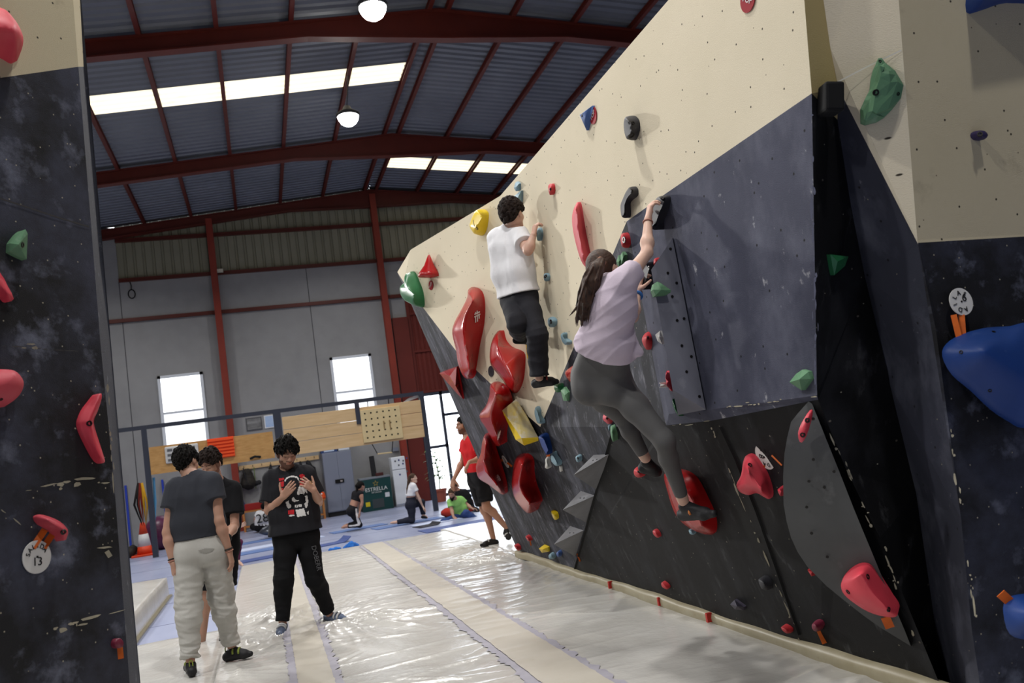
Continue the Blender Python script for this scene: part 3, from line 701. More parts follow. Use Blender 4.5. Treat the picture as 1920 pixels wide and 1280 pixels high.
zA, zB, zCc, zD, zE, zF, zG, zH, zK = zc(740, 340, 2.908), zc(1020, 340, 2.908), zc(1020, 740, 4), zc(740, 700, 3.3675), zc(1360, 700, 2.207), zc(1360, 0, 1.8286), zc(0, 640, 2), zc(960, 760, 4), zc(1180, 360, 2.91)
def Z(f, *pts): return [f(*p) for p in pts]

# ---- big red fibreglass shapes on the far end of the long wall
MG = 'large glossy red macro holds'
o = hold('macro_hold', 'largest red macro, tall leaf shape high on the cream wall below the red cone', Z(zA, (400, 592), (428, 575), (468, 598), (484, 660), (481, 770), (455, 900), (432, 1040), (405, 1076), (372, 1058), (345, 990), (334, 915), (314, 830), (325, 770), (368, 690), (396, 630)),
         Z(zA, (425, 650), (385, 720), (365, 800), (395, 930), (408, 1020)), .26, red_m, 'lip', 3, .55, at=zA(430, 820), group=MG); glyph(o, *zA(447, 733), .075, .10)
o = hold('macro_hold', 'red macro with a broad wing shape beside the climbing man’s left leg', Z(zA, (570, 812), (592, 852), (630, 900), (696, 930), (704, 985), (692, 1090), (660, 1152), (622, 1140), (590, 1085), (545, 1030), (520, 985), (521, 910), (538, 850)),
         Z(zA, (562, 900), (555, 960), (600, 1000), (650, 1080)), .26, red_m, 'lip', 3, .5, at=zA(620, 1000), group=MG)
o = hold('macro_hold', 'red macro left of the yellow wedge with an emblem near its lower tip', Z(zD, (605, 66), (650, 62), (702, 102), (728, 186), (716, 260), (710, 310), (682, 430), (656, 459), (628, 440), (580, 350), (541, 290), (540, 250), (578, 200), (600, 130)),
         Z(zD, (640, 130), (610, 210), (600, 280), (640, 380)), .25, red_m, 'lip', 3, .5, at=zD(650, 260), group=MG); glyph(o, *zD(653, 386), .07, .095, tilt=-.15)
o = hold('macro_hold', 'red macro covering the red-shirted man’s hip, left of the number 7 tag', Z(zD, (575, 380), (602, 400), (628, 480), (655, 560), (690, 680), (699, 750), (680, 764), (650, 745), (590, 700), (530, 660), (513, 600), (520, 560), (545, 500), (556, 420)),
         Z(zD, (575, 450), (560, 560), (565, 610), (640, 700)), .25, red_m, 'lip', 3, .5, at=zD(610, 590), group=MG); glyph(o, *zD(652, 663), .07, .095, tilt=-.1)
o = hold('macro_hold', 'lowest red macro, kidney shape on the dark wall right of the number 7 tag', Z(zD, (780, 516), (830, 513), (862, 550), (868, 620), (886, 700), (921, 790), (916, 820), (880, 870), (840, 881), (805, 850), (760, 790), (740, 720), (741, 650), (756, 560)),
         Z(zD, (805, 580), (785, 660), (790, 740), (850, 820)), .22, red_m, 'lip', 3, .5, at=zD(810, 690), group=MG)
hold('macro_hold', 'ribbed red triangular volume on the far edge of the dark wall', Z(zA, (243, 1045), (290, 1026), (338, 1010), (356, 1100), (372, 1186), (345, 1162), (295, 1105)), Z(zA, (300, 1060), (340, 1130)), .14, red_m, 'cone', facet=True, lean=.4, at=zA(330, 1090), group=MG)
hold('macro_hold', 'red macro peeking out left of the woman’s grey leggings', Z(zA, (928, 1048), (960, 1012), (1000, 990), (1040, 1000), (1030, 1080), (975, 1106)), Z(zA, (960, 1040), (1000, 1060)), .16, red_m, 'lip', 3, .5, at=zA(990, 1050), group=MG)
hold('macro_hold', 'red macro under the woman’s forward climbing shoe', Z(zCc, (900, 600), (960, 560), (1045, 568), (1110, 600), (1160, 660), (1230, 800), (1278, 920), (1278, 1035), (1210, 1045), (1100, 1005), (1010, 930), (965, 850), (928, 730)), Z(zCc, (1000, 640), (1100, 760), (1150, 900), (1180, 980)), .12, red_m, 'lip', 3, .4, at=zCc(1130, 820), group=MG)
# ---- other large shapes
hold('macro_hold', 'green rounded hold wrapped over the far top corner of the cream wall', Z(zA, (92, 490), (108, 500), (130, 550), (150, 610), (152, 686), (100, 665), (60, 645), (38, 610), (36, 575), (60, 555), (78, 545), (82, 510)), Z(zA, (75, 590), (110, 620)), .2, green_g, 'dome', 3, .6, at=zA(120, 600))
o = thing('cone_hold', 'glossy red cone hold on the cream wall near its far end', 'climbing hold', pw(805, 520))
_p, nrm = hit(*zA(190, 500)); a, b = pl(*zA(187, 398), _p, nrm, .05), pl(*zA(190, 520), _p, nrm, .06)
mb = MB(); ax = a - b; L_ = np.linalg.norm(ax); mb.lathe(b, [(.001, -.01), (.125, 0), (.13, .02), (.115, .05), (.06, L_ * .5), (.012, L_ * .97), (.001, L_)], 24, axis=ax); mb.build('cone', red_m, o, smooth=True)
red_tag = mat('red_tag', (150, 24, 36), .6); white_ink = mat('white_ink', (230, 225, 222), .7)
def top_tag(label, x, y, r, rot=0): return disc_tag(label, x, y, r, [('TOP', .75, 0, 0)], m=red_tag, im=white_ink, rot=rot)
top_tag('small red round TOP tag hanging under the red cone hold', *zA(200, 566), .055, .9)
hold('hold', 'yellow pear-shaped hold with a slit, high on the cream wall', Z(zA, (415, 245), (425, 212), (445, 178), (472, 151), (500, 165), (504, 200), (492, 265), (470, 296), (440, 276)), Z(zA, (480, 190), (450, 240)), .17, yellow_m, 'dome', 3, .5, at=zA(470, 220))
mb = MB().tube([pw(*zA(432, 212), .15), pw(*zA(438, 240), .16), pw(*zA(452, 262), .15)], .012, 6); _o = mb.build('slit', mat('yellow_slit', (120, 100, 10), .6), [q for q in bpy.data.objects if q.get('label', '').startswith('yellow pear')][0])
hold('hold', 'pale blue ribbed hold, upper one of the pair above the climbing man', Z(zA, (650, 35), (657, 8), (666, 0), (678, 12), (677, 45), (660, 53)), Z(zA, (665, 28)), .06, teal_m, 'cone', facet=True)
hold('hold', 'pale blue ribbed hold, lower one of the pair above the climbing man', Z(zA, (642, 88), (668, 66), (690, 50), (689, 100), (684, 128), (662, 112)), Z(zA, (672, 85)), .07, teal_m, 'cone', facet=True)
hold('hold', 'small red square hold near the top of the cream wall', Z(zA, (836, 35), (842, 16), (858, 13), (864, 35), (862, 66), (845, 73)), Z(zA, (850, 42)), .05, red_s, 'soft', 2, bolts=[zA(850, 42)])
hold('hold', 'long red feather-shaped hold with chalk, on the cream wall above the woman', Z(zB, (187, 113), (200, 170), (216, 280), (240, 390), (246, 455), (232, 470), (202, 432), (172, 335), (155, 245), (154, 180), (170, 132)), Z(zB, (180, 170), (188, 280), (215, 400)), .11, pink_d, 'soft', 3, .5, at=zB(205, 300))
hold('hold', 'charcoal S-shaped hold high on the cream wall', Z(zB, (480, 28), (498, 42), (498, 78), (470, 102), (456, 125), (456, 180), (440, 200), (424, 182), (420, 130), (440, 90), (460, 52)), Z(zB, (482, 55), (452, 90), (438, 130), (438, 175)), .07, dark_m, 'dome', 3, bolts=[zB(480, 52, ), zB(439, 178)])
hold('hold', 'long charcoal hold gripped by the woman’s raised right hand', Z(zB, (648, 80), (668, 78), (676, 98), (665, 150), (640, 210), (607, 264), (594, 245), (598, 180), (618, 115)), Z(zB, (655, 110), (630, 165), (610, 225)), .11, dark_m, 'dome', 3, bolts=[zB(652, 100), zB(606, 232)])
hold('hold', 'small red ring-shaped hold beside the navy slab’s corner', Z(zB, (440, 279), (456, 298), (461, 335), (446, 363), (428, 350), (419, 318), (426, 290)), Z(zB, (440, 320)), .07, red_s, 'dome', 3, bolts=[(*zB(436, 318), .022)])
hold('hold', 'pale green faceted hold, right one of two above the woman’s ponytail', Z(zB, (418, 400), (428, 383), (440, 400), (437, 450), (420, 452)), Z(zB, (430, 420)), .07, green_m, 'cone', facet=True)
hold('hold', 'pale green faceted hold, left one of two above the woman’s ponytail', Z(zB, (394, 440), (406, 402), (424, 420), (422, 455), (408, 474)), Z(zB, (408, 436)), .07, green_m, 'cone', facet=True)
hold('hold', 'charcoal hold gripped by the woman’s lower hand', Z(zB, (592, 438), (584, 500), (560, 570), (545, 590), (530, 570), (536, 500), (560, 455)), Z(zB, (575, 470), (552, 550)), .11, dark_m, 'dome', 3, bolts=[zB(572, 470)])
hold('hold', 'faceted red hold just right of the woman’s shirt hem', Z(zB, (540, 842), (565, 820), (590, 848), (586, 892), (565, 918), (547, 902), (534, 868)), Z(zB, (562, 852)), .08, red_s, 'soft', 2, bolts=[zB(566, 852)])
hold('hold', 'small white hold on a charcoal screw under the grey volume’s left edge', Z(zB, (606, 836), (632, 814), (648, 850), (644, 888), (620, 872)), Z(zB, (628, 848)), .07, white_m, 'cone', facet=True)
# grey faceted volume on the left side of the navy slab
_vt, _vr = zK(236, 252), zK(416, 1184)
pK, nK = hit(1300, 600)
def onK(x, y, off=0.0): return pl(x, y, pK, nK, off)
vol = thing('wall_volume', 'long grey faceted volume on the left of the navy slab', 'volume', onK(1270, 620))
def vtx(z, off): return onK(*zK(*z), off)
v_top, v_l2, v_r = vtx((236, 252), .01), vtx((166, 680), .2), vtx((417, 1186), .012)
nV = np.cross(v_r - v_top, v_l2 - v_top); nV /= np.linalg.norm(nV); nV = nV if nV @ (C0 - v_l2) > 0 else -nV
v_l1, v_l3 = [pl(*zK(*z), v_l2, nV) for z in ((119, 424), (236, 1078))]; v_b = vtx((266, 1216), .05)
inn = [vtx(z, -.03) for z in ((236, 252), (150, 430), (200, 680), (262, 1060), (290, 1210))]
mb = MB(); mb.poly([v_top, v_r, v_l3, v_l2, v_l1]); mb.poly([v_l3, v_r, v_b]); mb.poly([v_top, v_l1, inn[1], inn[0]]); mb.poly([v_l1, v_l2, inn[2], inn[1]]); mb.poly([v_l2, v_l3, inn[3], inn[2]]); mb.poly([v_l3, v_b, inn[4], inn[3]])
mb.build('body', mat('grey_slab_volume', (122, 123, 134), .7, var=[((106, 108, 120), 4, .8)], spots=[((154, 155, 162), 6, .58, .76, .6)]), vol)
WV = [v_top, v_r, v_l3, v_l2, v_l1]
pV = v_l2
for z in ((224, 310), (210, 442), (258, 496), (234, 570), (298, 690), (260, 700), (286, 838), (338, 897), (312, 980), (382, 1115)):
    q = pl(*zK(*z), pV, nV, .001); MB().lathe(q, [(.009, 0), (.009, .003)], 8, axis=nV).build('bolt_hole', bolt_m, vol)
hold('hold', 'green faceted hold on the grey volume', Z(zB, (604, 556), (618, 546), (640, 556), (692, 592), (690, 606), (660, 620), (608, 622), (596, 590)), Z(zB, (640, 590)), .06, green_m, 'cone', facet=True, plane=(pV, nV))
hold('hold', 'small red hold behind the top left edge of the grey volume', Z(zB, (598, 450), (604, 424), (622, 415), (628, 440), (606, 460)), Z(zB, (610, 438)), .05, red_s, 'dome', 2)
hold('hold', 'pink hold under the lower left edge of the grey volume', Z(zB, (668, 1032), (682, 1060), (697, 1144), (676, 1118), (663, 1072)), Z(zB, (680, 1090)), .14, pink_m, 'soft', 2, plane=(onK(1254, 710), nK))
hold('hold', 'small white knob beside the pink hold under the grey volume', Z(zB, (650, 1098), (668, 1090), (678, 1112), (664, 1124), (652, 1114)), Z(zB, (664, 1106)), .13, white_m, 'dome', 2, plane=(onK(1250, 722), nK))
hold('hold', 'thin green hold hanging below the grey volume’s lower tip', Z(zB, (700, 1185), (716, 1215), (738, 1280), (722, 1262), (704, 1225)), Z(zB, (714, 1225)), .05, green_g, 'soft', 2, plane=(onK(1266, 760), nK))
# ---- small blue holds down the cream wall
hold('hold', 'pale blue hold under the climbing man’s raised hand', Z(zA, (776, 262), (790, 252), (799, 285), (792, 318), (778, 322), (772, 290)), Z(zA, (780, 285)), .09, teal_m, 'soft', 2)
hold('hold', 'grey pinch hold behind the climbing man’s back', Z(zA, (722, 438), (736, 434), (739, 470), (726, 474)), Z(zA, (728, 455)), .06, grey_m, 'soft', 2)
hold('hold', 'round pale blue hold with a bolt hole, beside the climbing man’s waist', Z(zA, (812, 510), (826, 499), (837, 515), (832, 542), (816, 540)), Z(zA, (824, 520)), .05, teal_m, 'dome', 2, bolts=[(*zA(822, 517), .018)])
hold('hold', 'round pale blue hold with a bolt hole, right of the climbing man’s knee', Z(zA, (836, 755), (852, 738), (874, 752), (872, 785), (850, 796), (837, 780)), Z(zA, (853, 764)), .06, teal_m, 'dome', 2, bolts=[(*zA(851, 764), .02)])
hold('hold', 'pale blue hook-shaped hold on the cream wall near the dark edge', Z(zA, (905, 840), (918, 824), (930, 830), (930, 855), (952, 868), (955, 884), (938, 892), (915, 874)), Z(zA, (920, 850), (940, 876)), .06, teal_m, 'dome', 2)
disc_tag('small dark round tag beside the wing-shaped red macro', *zA(528, 1035), .055, [], m=dark_m)
hold('hold', 'thin yellow fin on the cream wall behind the climbing man’s leg', Z(zA, (704, 770), (722, 766), (736, 900), (736, 962), (722, 962)), Z(zA, (718, 800), (728, 930)), .05, yellow_m, 'soft', 2)
# ---- yellow wedge
_p, _n = hit(*zD(800, 300)); pwd = lambda x, y, f: pl(x, y, _p, _n, f)
wd = thing('wedge_hold', 'yellow wedge hold with a worn chalky top below the V of cream paint', 'climbing hold', pw(985, 800))
a1, a2, a3, a4, a5, a6 = [pwd(*zD(*z), f) for z, f in (((680, 232), .17), ((768, 160), .02), ((832, 262), .02), ((906, 402), .05), ((800, 408), .19), ((764, 418), .19))]
b1, b2, b3 = [pwd(*zD(*z), f) for z, f in (((690, 262), .12), ((818, 455), .1), ((908, 424), .02))]
i1, i2, i3 = pwd(*zD(760, 270), -.01), pwd(*zD(850, 440), -.01), pwd(*zD(905, 400), -.01)
mb = MB(); mb.poly([a1, a2, a3, a4, a5]); mb.build('worn_top', yellow_c, wd)
mb = MB(); mb.poly([a1, a5, b2, a6, b1]); mb.poly([a5, a4, b3, b2]); mb.poly([b1, a6, b2, i2, i1]); mb.poly([b2, b3, i3, i2]); mb.poly([a1, b1, i1, a2]); mb.build('body', yellow_m, wd)
hold('hold', 'pale blue hooked hold at the lower tip of the cream V', Z(zD, (884, 235), (900, 206), (914, 232), (914, 262), (934, 290), (936, 315), (905, 312), (886, 270)), Z(zD, (900, 240), (918, 300)), .06, teal_m, 'dome', 2)
hold('hold', 'dark blue teardrop hold on the dark wall right of the yellow wedge', Z(zD, (918, 392), (946, 378), (964, 400), (985, 488), (978, 510), (962, 500), (930, 450)), Z(zD, (940, 410), (970, 485)), .1, blue_m, 'dome', 3)
tape(*zD(966, 512), *zD(962, 560), .022, 'orange tape strip below the dark blue teardrop hold, left strand'); tape(*zD(976, 510), *zD(976, 560), .022, 'orange tape strip below the dark blue teardrop hold, right strand')
hold('hold', 'small white bone-shaped hold under two orange tape strips', Z(zD, (958, 530), (972, 528), (976, 565), (984, 590), (964, 602), (948, 592), (958, 560)), Z(zD, (966, 575)), .06, white_m, 'dome', 2)
hold('hold', 'pale blue crescent hold on the dark wall right of the white bone-shaped hold', Z(zD, (1008, 492), (1018, 520), (1044, 556), (1042, 580), (1015, 578), (990, 556), (988, 520)), Z(zD, (1005, 525), (1025, 566)), .06, teal_m, 'dome', 2)
hold('hold', 'thin white sliver under the pale blue crescent hold', Z(zD, (1038, 588), (1046, 588), (1048, 618), (1042, 618)), Z(zD, (1043, 603)), .02, white_m, 'dome', 2)
hold('hold', 'small pale blue hold left of the topmost pyramid', Z(zD, (1142, 530), (1158, 514), (1171, 525), (1170, 556), (1150, 558)), Z(zD, (1157, 536)), .05, teal_m, 'dome', 2, bolts=[zD(1156, 535)])
hold('hold', 'small yellow rectangular hold left of the middle pyramid', Z(zD, (990, 866), (1020, 880), (1028, 918), (1008, 922), (992, 890)), Z(zD, (1008, 895)), .05, yellow_m, 'soft', 2)
hold('hold', 'small red hold low on the dark wall with a tape strip below', Z(zD, (826, 1030), (842, 1022), (858, 1040), (862, 1055), (844, 1056)), Z(zD, (844, 1040)), .06, red_s, 'dome', 2)
tape(*zD(856, 1056), *zD(862, 1085), .02, 'orange tape strip under the small red hold low on the dark wall')
hold('hold', 'yellow and white block hold just above the mat, far end of the wall', Z(zD, (910, 1105), (938, 1084), (968, 1096), (972, 1125), (930, 1132)), Z(zD, (935, 1110)), .07, yellow_m, 'cone', facet=True)
hold('hold', 'pale blue hold low above the mat, right of the yellow and white block', Z(zD, (972, 1150), (990, 1130), (1006, 1150), (1004, 1170), (978, 1170)), Z(zD, (990, 1150)), .05, teal_m, 'dome', 2)
hold('hold', 'blue hold low above the mat, left of the lowest pyramid', Z(zD, (1022, 1130), (1040, 1118), (1050, 1140), (1040, 1158), (1024, 1152)), Z(zD, (1036, 1138)), .05, blue_l, 'dome', 2)
hold('hold', 'dark red hold on the far bottom edge of the wall', Z(zD, (754, 1085), (770, 1078), (786, 1098), (786, 1118), (768, 1106)), Z(zD, (768, 1094)), .06, red_s, 'dome', 2)
disc_tag('oval white card tag number 7 between two red macros', *zD(702, 555), .075, [('SALIDA', .42, 0, .35), ('7', .8, 0, -.25)])
tape(*zD(660, 556), *zD(690, 540), .03, 'orange tape strip left of the number 7 tag'); tape(*zD(712, 560), *zD(742, 585), .03, 'orange tape strip right of the number 7 tag')
# ---- three pyramids
def pyramid(label, z0, z1, z2, zap, h):
    t = thing('pyramid_volume', label, 'volume', on(*zH(*z1), 0.0), 'grey pyramid volumes'); P = [on(*zH(*z), .0) for z in (z0, z1, z2)]
    p, n = hit(*zH(*[(a + b) / 2 for a, b in zip(z0, z2)])); ap = pl(*zH(*zap), p, n, h)
    mb = MB(); mb.poly([P[0], P[1], ap]); mb.poly([P[1], P[2], ap]); mb.poly([P[2], P[0], ap]); mb.build('body', grey_vol, t, bevel=.006)
    for f in ((.35, .3), (.55, .25)):
        q = P[0] * (1 - f[0] - f[1]) + P[1] * f[0] + ap * f[1]; nn = np.cross(P[1] - P[0], ap - P[0]); nn /= np.linalg.norm(nn); nn = nn if nn @ (C0 - q) > 0 else -nn
        MB().lathe(q, [(.007, 0), (.007, .003)], 8, axis=nn).build('bolt_hole', bolt_m, t)
PG = 'three grey pyramids'
pyramid('topmost of the three grey pyramid volumes along the crease', (612, 370), (726, 365), (636, 634), (462, 520), .3)
pyramid('middle one of the three grey pyramid volumes along the crease', (516, 640), (622, 675), (560, 880), (380, 782), .28)
pyramid('lowest of the three grey pyramid volumes, just above the mat', (436, 903), (538, 936), (476, 1132), (314, 1040), .26)
tape(*zH(490, 1110), *zH(512, 1168), .02, 'orange tape strip under the lowest grey pyramid')
# ---- right half of the long wall
hold('hold', 'red and white knob between the woman’s legs', Z(zCc, (440, 180), (452, 138), (498, 134), (502, 180), (488, 220), (462, 205)), Z(zCc, (472, 175)), .06, pink_d, 'soft', 2, bolts=[zCc(474, 174)])
hold('hold', 'small green leaf-shaped hold below the red and white knob', Z(zCc, (496, 245), (512, 232), (532, 285), (534, 325), (518, 352), (502, 310)), Z(zCc, (514, 290)), .05, green_m, 'soft', 2)
hold('hold', 'tiny pale blue hold between the red and white knob and the green leaf', Z(zCc, (480, 236), (490, 226), (496, 256), (486, 270)), Z(zCc, (487, 248)), .03, teal_m, 'dome', 2)
hold('hold', 'red rosette-shaped hold under the woman’s rear foot', Z(zCc, (676, 575), (690, 545), (715, 538), (745, 560), (752, 600), (730, 618), (695, 615), (680, 600)), Z(zCc, (712, 580)), .07, red_s, 'dome', 2, bolts=[zCc(710, 578)])
hold('hold', 'small oval red hold on the black panel below the woman', Z(zCc, (815, 1020), (835, 1010), (858, 1035), (866, 1065), (848, 1070), (822, 1048)), Z(zCc, (842, 1042)), .04, red_s, 'dome', 2)
hold('hold', 'small pale blue hold just below the red macro under the woman’s shoe', Z(zCc, (1086, 1012), (1110, 1006), (1128, 1030), (1122, 1048), (1094, 1042)), Z(zCc, (1108, 1030)), .04, teal_m, 'dome', 2)
hold('hold', 'small green hold on the dark paint just left of the woman’s hip', Z(zA, (905, 1140), (925, 1120), (944, 1150), (940, 1196), (920, 1195)), Z(zA, (928, 1165)), .04, green_m, 'cone', facet=True, at=zA(900, 1160))
hold('hold', 'green hold at the dark edge left of the woman’s shirt', Z(zA, (1004, 830), (1022, 808), (1034, 830), (1030, 870), (1012, 872)), Z(zA, (1018, 842)), .05, green_m, 'cone', facet=True)
hold('hold', 'green hold just under the climbing man’s shoe', Z(zA, (868, 1110), (905, 1100), (910, 1140), (880, 1150)), Z(zA, (890, 1125)), .06, green_g, 'soft', 2)
hold('hold', 'pink jug hold on the black panel left of the number 8 tag', Z(zE, (88, 338), (116, 344), (146, 385), (170, 430), (187, 490), (182, 519), (158, 510), (130, 495), (95, 503), (60, 490), (46, 460), (65, 420), (74, 365)), Z(zE, (98, 400), (100, 450), (150, 470)), .12, pink_m, 'soft', 3, bolts=[zE(102, 378)])
disc_tag('oval white card tag number 8 on the black panel under the navy slab', *zE(167, 343), .073, [('8', .75, 0, -.35)], arc=('SALIDA', .42, 200, -20, .62), rot=-.9)
tape(*zE(198, 333), *zE(240, 374), .03, 'orange tape strip running from the number 8 tag to the grey leaf volume'); tape(*zE(170, 384), *zE(158, 412), .03, 'orange tape strip between the number 8 tag and the pink jug')
# grey leaf-shaped volume
lf = thing('wall_volume', 'big grey leaf-shaped volume in the corner of the long wall', 'volume', on(*zE(450, 600)))
Lp = [(352, 106), (300, 165), (272, 200), (256, 265), (244, 335), (239, 430), (241, 540), (253, 610), (272, 680), (300, 740), (340, 800), (420, 880), (500, 945), (570, 1000), (640, 1050), (768, 1128)]
Rp = [(352, 106), (368, 148), (385, 190), (412, 258), (440, 328), (470, 402), (500, 478), (530, 555), (560, 628), (590, 700), (620, 772), (650, 845), (682, 920), (712, 992), (742, 1062), (768, 1128)]
pF, nF = hit(*zE(300, 560)); nF2 = nF
def offL(i): return .02 + .24 * math.sin(math.pi * min(1, i / 15.0)) ** .7
LL = [pl(*zE(*p), pF, nF, offL(i)) for i, p in enumerate(Lp)]; RR = [pl(*zE(*p), pF, nF, .02 + .10 * math.sin(math.pi * i / 15)) for i, p in enumerate(Rp)]
L0 = [pl(*zE(p[0] + 26 * math.sin(math.pi * i / 15), p[1]), pF, nF, -.03) for i, p in enumerate(Lp)]
R0 = [toC(q, 1.02) for q in RR]
mb = MB(); mb.add(LL + RR, [(i, i + 1, 16 + i + 1, 16 + i) for i in range(15)]); mb.build('front_face', mat('leaf_volume_grey', (78, 79, 80), .55, var=[((62, 63, 64), 3, .9)], spots=[((116, 116, 116), 6, .60, .8, .5)]), lf, smooth=True)
mb = MB(); mb.add(LL + L0, [(i, i + 1, 16 + i + 1, 16 + i) for i in range(15)]); mb.add(RR + R0, [(i, i + 1, 16 + i + 1, 16 + i) for i in range(15)]); mb.build('side_face', grey_vol, lf, smooth=True)
nLf = np.cross(LL[4] - RR[4], LL[10] - RR[4]); nLf /= np.linalg.norm(nLf); nLf = nLf if nLf @ (C0 - LL[4]) > 0 else -nLf
pLf = (LL[7] + RR[7]) / 2
for z in ((364, 187), (364, 355), (450, 405), (346, 445), (410, 470), (337, 552), (454, 580), (357, 660), (497, 688), (422, 758)):
    q = pl(*zE(*z), pLf, nLf, .006); MB().lathe(q, [(.0075, 0), (.0075, .003)], 8, axis=nLf).build('bolt_hole', bolt_m, lf)
hold('hold', 'narrow pink crimp near the top of the grey leaf volume', Z(zE, (343, 164), (355, 166), (350, 205), (326, 276), (308, 283), (301, 245), (318, 200)), Z(zE, (340, 190), (318, 262)), .04, pink_m, 'soft', 2, plane=(pl(*zE(330, 220), pLf, nLf, .015), nLf), bolts=[zE(340, 194), zE(320, 254)])
hold('hold', 'large pink pad at the bottom of the grey leaf volume', Z(zE, (479, 868), (500, 835), (540, 800), (575, 787), (606, 797), (640, 850), (690, 930), (713, 982), (705, 1006), (660, 1006), (590, 985), (520, 940), (486, 905)), Z(zE, (560, 830), (600, 900), (660, 960)), .13, pink_m, 'soft', 3, .4, plane=(pl(*zE(600, 900), pLf, nLf, .02), nLf), bolts=[zE(589, 840), zE(508, 903), zE(676, 976)])
tape(*zE(662, 1008), *zE(682, 1052), .042, 'short wide orange tape under the large pink pad', surf=lambda x, y, o: pl(x, y, pLf, nLf, o + .02))
hold('hold', 'small pink knob at the left edge of the grey leaf volume', Z(zE, (222, 480), (232, 466), (246, 470), (246, 502), (228, 504)), Z(zE, (232, 486)), .07, pink_m, 'dome', 2, at=zE(215, 486))
hold('hold', 'small dark red hold tucked under the left edge of the grey leaf volume', Z(zE, (344, 808), (356, 806), (374, 828), (366, 836), (350, 826)), Z(zE, (358, 820)), .06, red_s, 'dome', 2, at=zE(340, 820))
hold('hold', 'charcoal oval hold on the black panel, right one of two above the mat', Z(zE, (138, 850), (165, 842), (185, 870), (180, 895), (150, 890)), Z(zE, (160, 866)), .06, dark_m, 'dome', 2)
hold('hold', 'charcoal wedge hold on the black panel, left one of two above the mat', Z(zE, (20, 955), (38, 936), (78, 966), (74, 980), (40, 976)), Z(zE, (48, 962)), .07, plastic('purple_grey', (64, 60, 76), .3, .6), 'cone', facet=True)
hold('hold', 'small red hold low on the black panel beside the corner joint', Z(zE, (230, 1050), (248, 1042), (270, 1058), (270, 1074), (244, 1070)), Z(zE, (252, 1058)), .05, red_s, 'dome', 2)
hold('hold', 'round maroon hold above a hanging orange tape near the mat', Z(zE, (358, 1045), (370, 1024), (390, 1026), (399, 1046), (388, 1066), (366, 1064)), Z(zE, (376, 1042)), .06, marn_m, 'dome', 2)
tape(*zE(388, 1062), *zE(412, 1116), .03, 'orange tape hanging from the round maroon hold')
hold('hold', 'small red hold at the far foot of the black panel below the woman', Z(zc(900, 1000, 2.909), (988, 272), (1000, 264), (1026, 288), (1022, 304), (996, 294)), Z(zc(900, 1000, 2.909), (1008, 284)), .04, red_s, 'dome', 2)
hold('hold', 'green faceted hold low on the navy slab near its right edge', Z(zE, (265, 36), (292, 2), (318, -16), (344, -8), (352, 22), (316, 70)), Z(zE, (306, 24)), .07, green_m, 'cone', facet=True)
# upper right
disc_tag('oval red round TOP tag at the top edge of the picture', *zF(80, -2), .062, [('TOP', .75, 0, 0)], m=red_tag, im=white_ink, rot=-.2)
hold('hold', 'flat blue triangle near the top of the cream wall', Z(zc(640, 0, 2.782), (1243, 600), (1309, 551), (1279, 680)), Z(zc(640, 0, 2.782), (1276, 608)), .05, blue_l, 'soft', 1, bolts=[zc(640, 0, 2.782)(1256, 601)])
top_tag('red round TOP tag beside the flat blue triangle', *zc(640, 0, 2.782)(1317, 602), .062, .9)
sk = hold('hold', 'dark skull-shaped hold high on the cream wall', Z(zc(640, 0, 2.782), (1478, 640), (1492, 610), (1516, 604), (1540, 628), (1543, 680), (1530, 720), (1516, 732), (1496, 715), (1480, 680)), Z(zc(640, 0, 2.782), (1510, 640), (1514, 690)), .1, dark_m, 'dome', 3, bolts=[(*zc(640, 0, 2.782)(1514, 706), .022), (*zc(640, 0, 2.782)(1500, 640), .012), (*zc(640, 0, 2.782)(1522, 642), .012)])
o = hold('hold', 'large green rock-textured hold on the cream strip above the black return', Z(zF, (524, 200), (536, 198), (548, 214), (582, 242), (598, 268), (611, 292), (602, 336), (574, 372), (545, 401), (520, 416), (480, 426), (465, 420), (464, 372), (484, 328), (496, 308), (500, 268), (508, 236)), Z(zF, (535, 250), (515, 315), (505, 380)), .09, green_m, 'soft', facet=True, rings=3, rj=.012, lean=.3, bolts=[(*zF(516, 317), .014), (*zF(530, 210), .007), (*zF(592, 322), .008)])
hold('hold', 'dark green triangle in the black recess beside the navy slab', Z(zF, (361, 872), (422, 879), (410, 912), (374, 943), (368, 915)), Z(zF, (385, 896)), .04, green_g, 'cone', facet=True)
SF = lambda x, y: (PR(x, y), np.array([0, -1, .06]) / np.linalg.norm([0, -1, .06]))
hold('hold', 'small purple hold on the cream panel at the right edge', Z(zF, (852, 460), (862, 448), (888, 448), (901, 463), (888, 478), (862, 476)), Z(zF, (875, 462)), .05, purple_m, 'dome', 2, bolts=[zF(873, 460)])
hold('macro_hold', 'blue macro cut off by the top right corner of the picture', [(1818, 20), (1822, -30), (1850, -60), (1960, -60), (1980, -10), (1925, 0), (1880, 5), (1845, 17)], [(1850, -20), (1930, -30)], .15, blue_m, 'soft', 3)
hold('macro_hold', 'huge blue macro at the right edge under the number 6 tag', [(1777, 665), (1784, 642), (1812, 624), (1850, 614), (1895, 611), (1930, 606), (1985, 640), (2005, 720), (1990, 790), (1935, 800), (1905, 790), (1868, 766), (1830, 730), (1795, 700)], [(1850, 660), (1930, 710)], .14, blue_m, 'soft', 3, surf=SF, bolts=[(1802, 660, .008), (1863, 622, .008), (1856, 732, .008)])
disc_tag('oval white card tag number 6 on the black panel at the right edge', 1800, 566, .062, [('6', .85, .25, .3)], surf=SF, arc=('SALIDA', .5, 60, 300, .62), rot=.0)
for x0, x1, nm in ((1788, 1798, 'left'), (1803, 1806, 'right')): tape(x0, 590, x1, 632, .024, 'orange tape strip under the number 6 tag, %s one of two' % nm, surf=lambda x, y, o: PR(x, y, o))
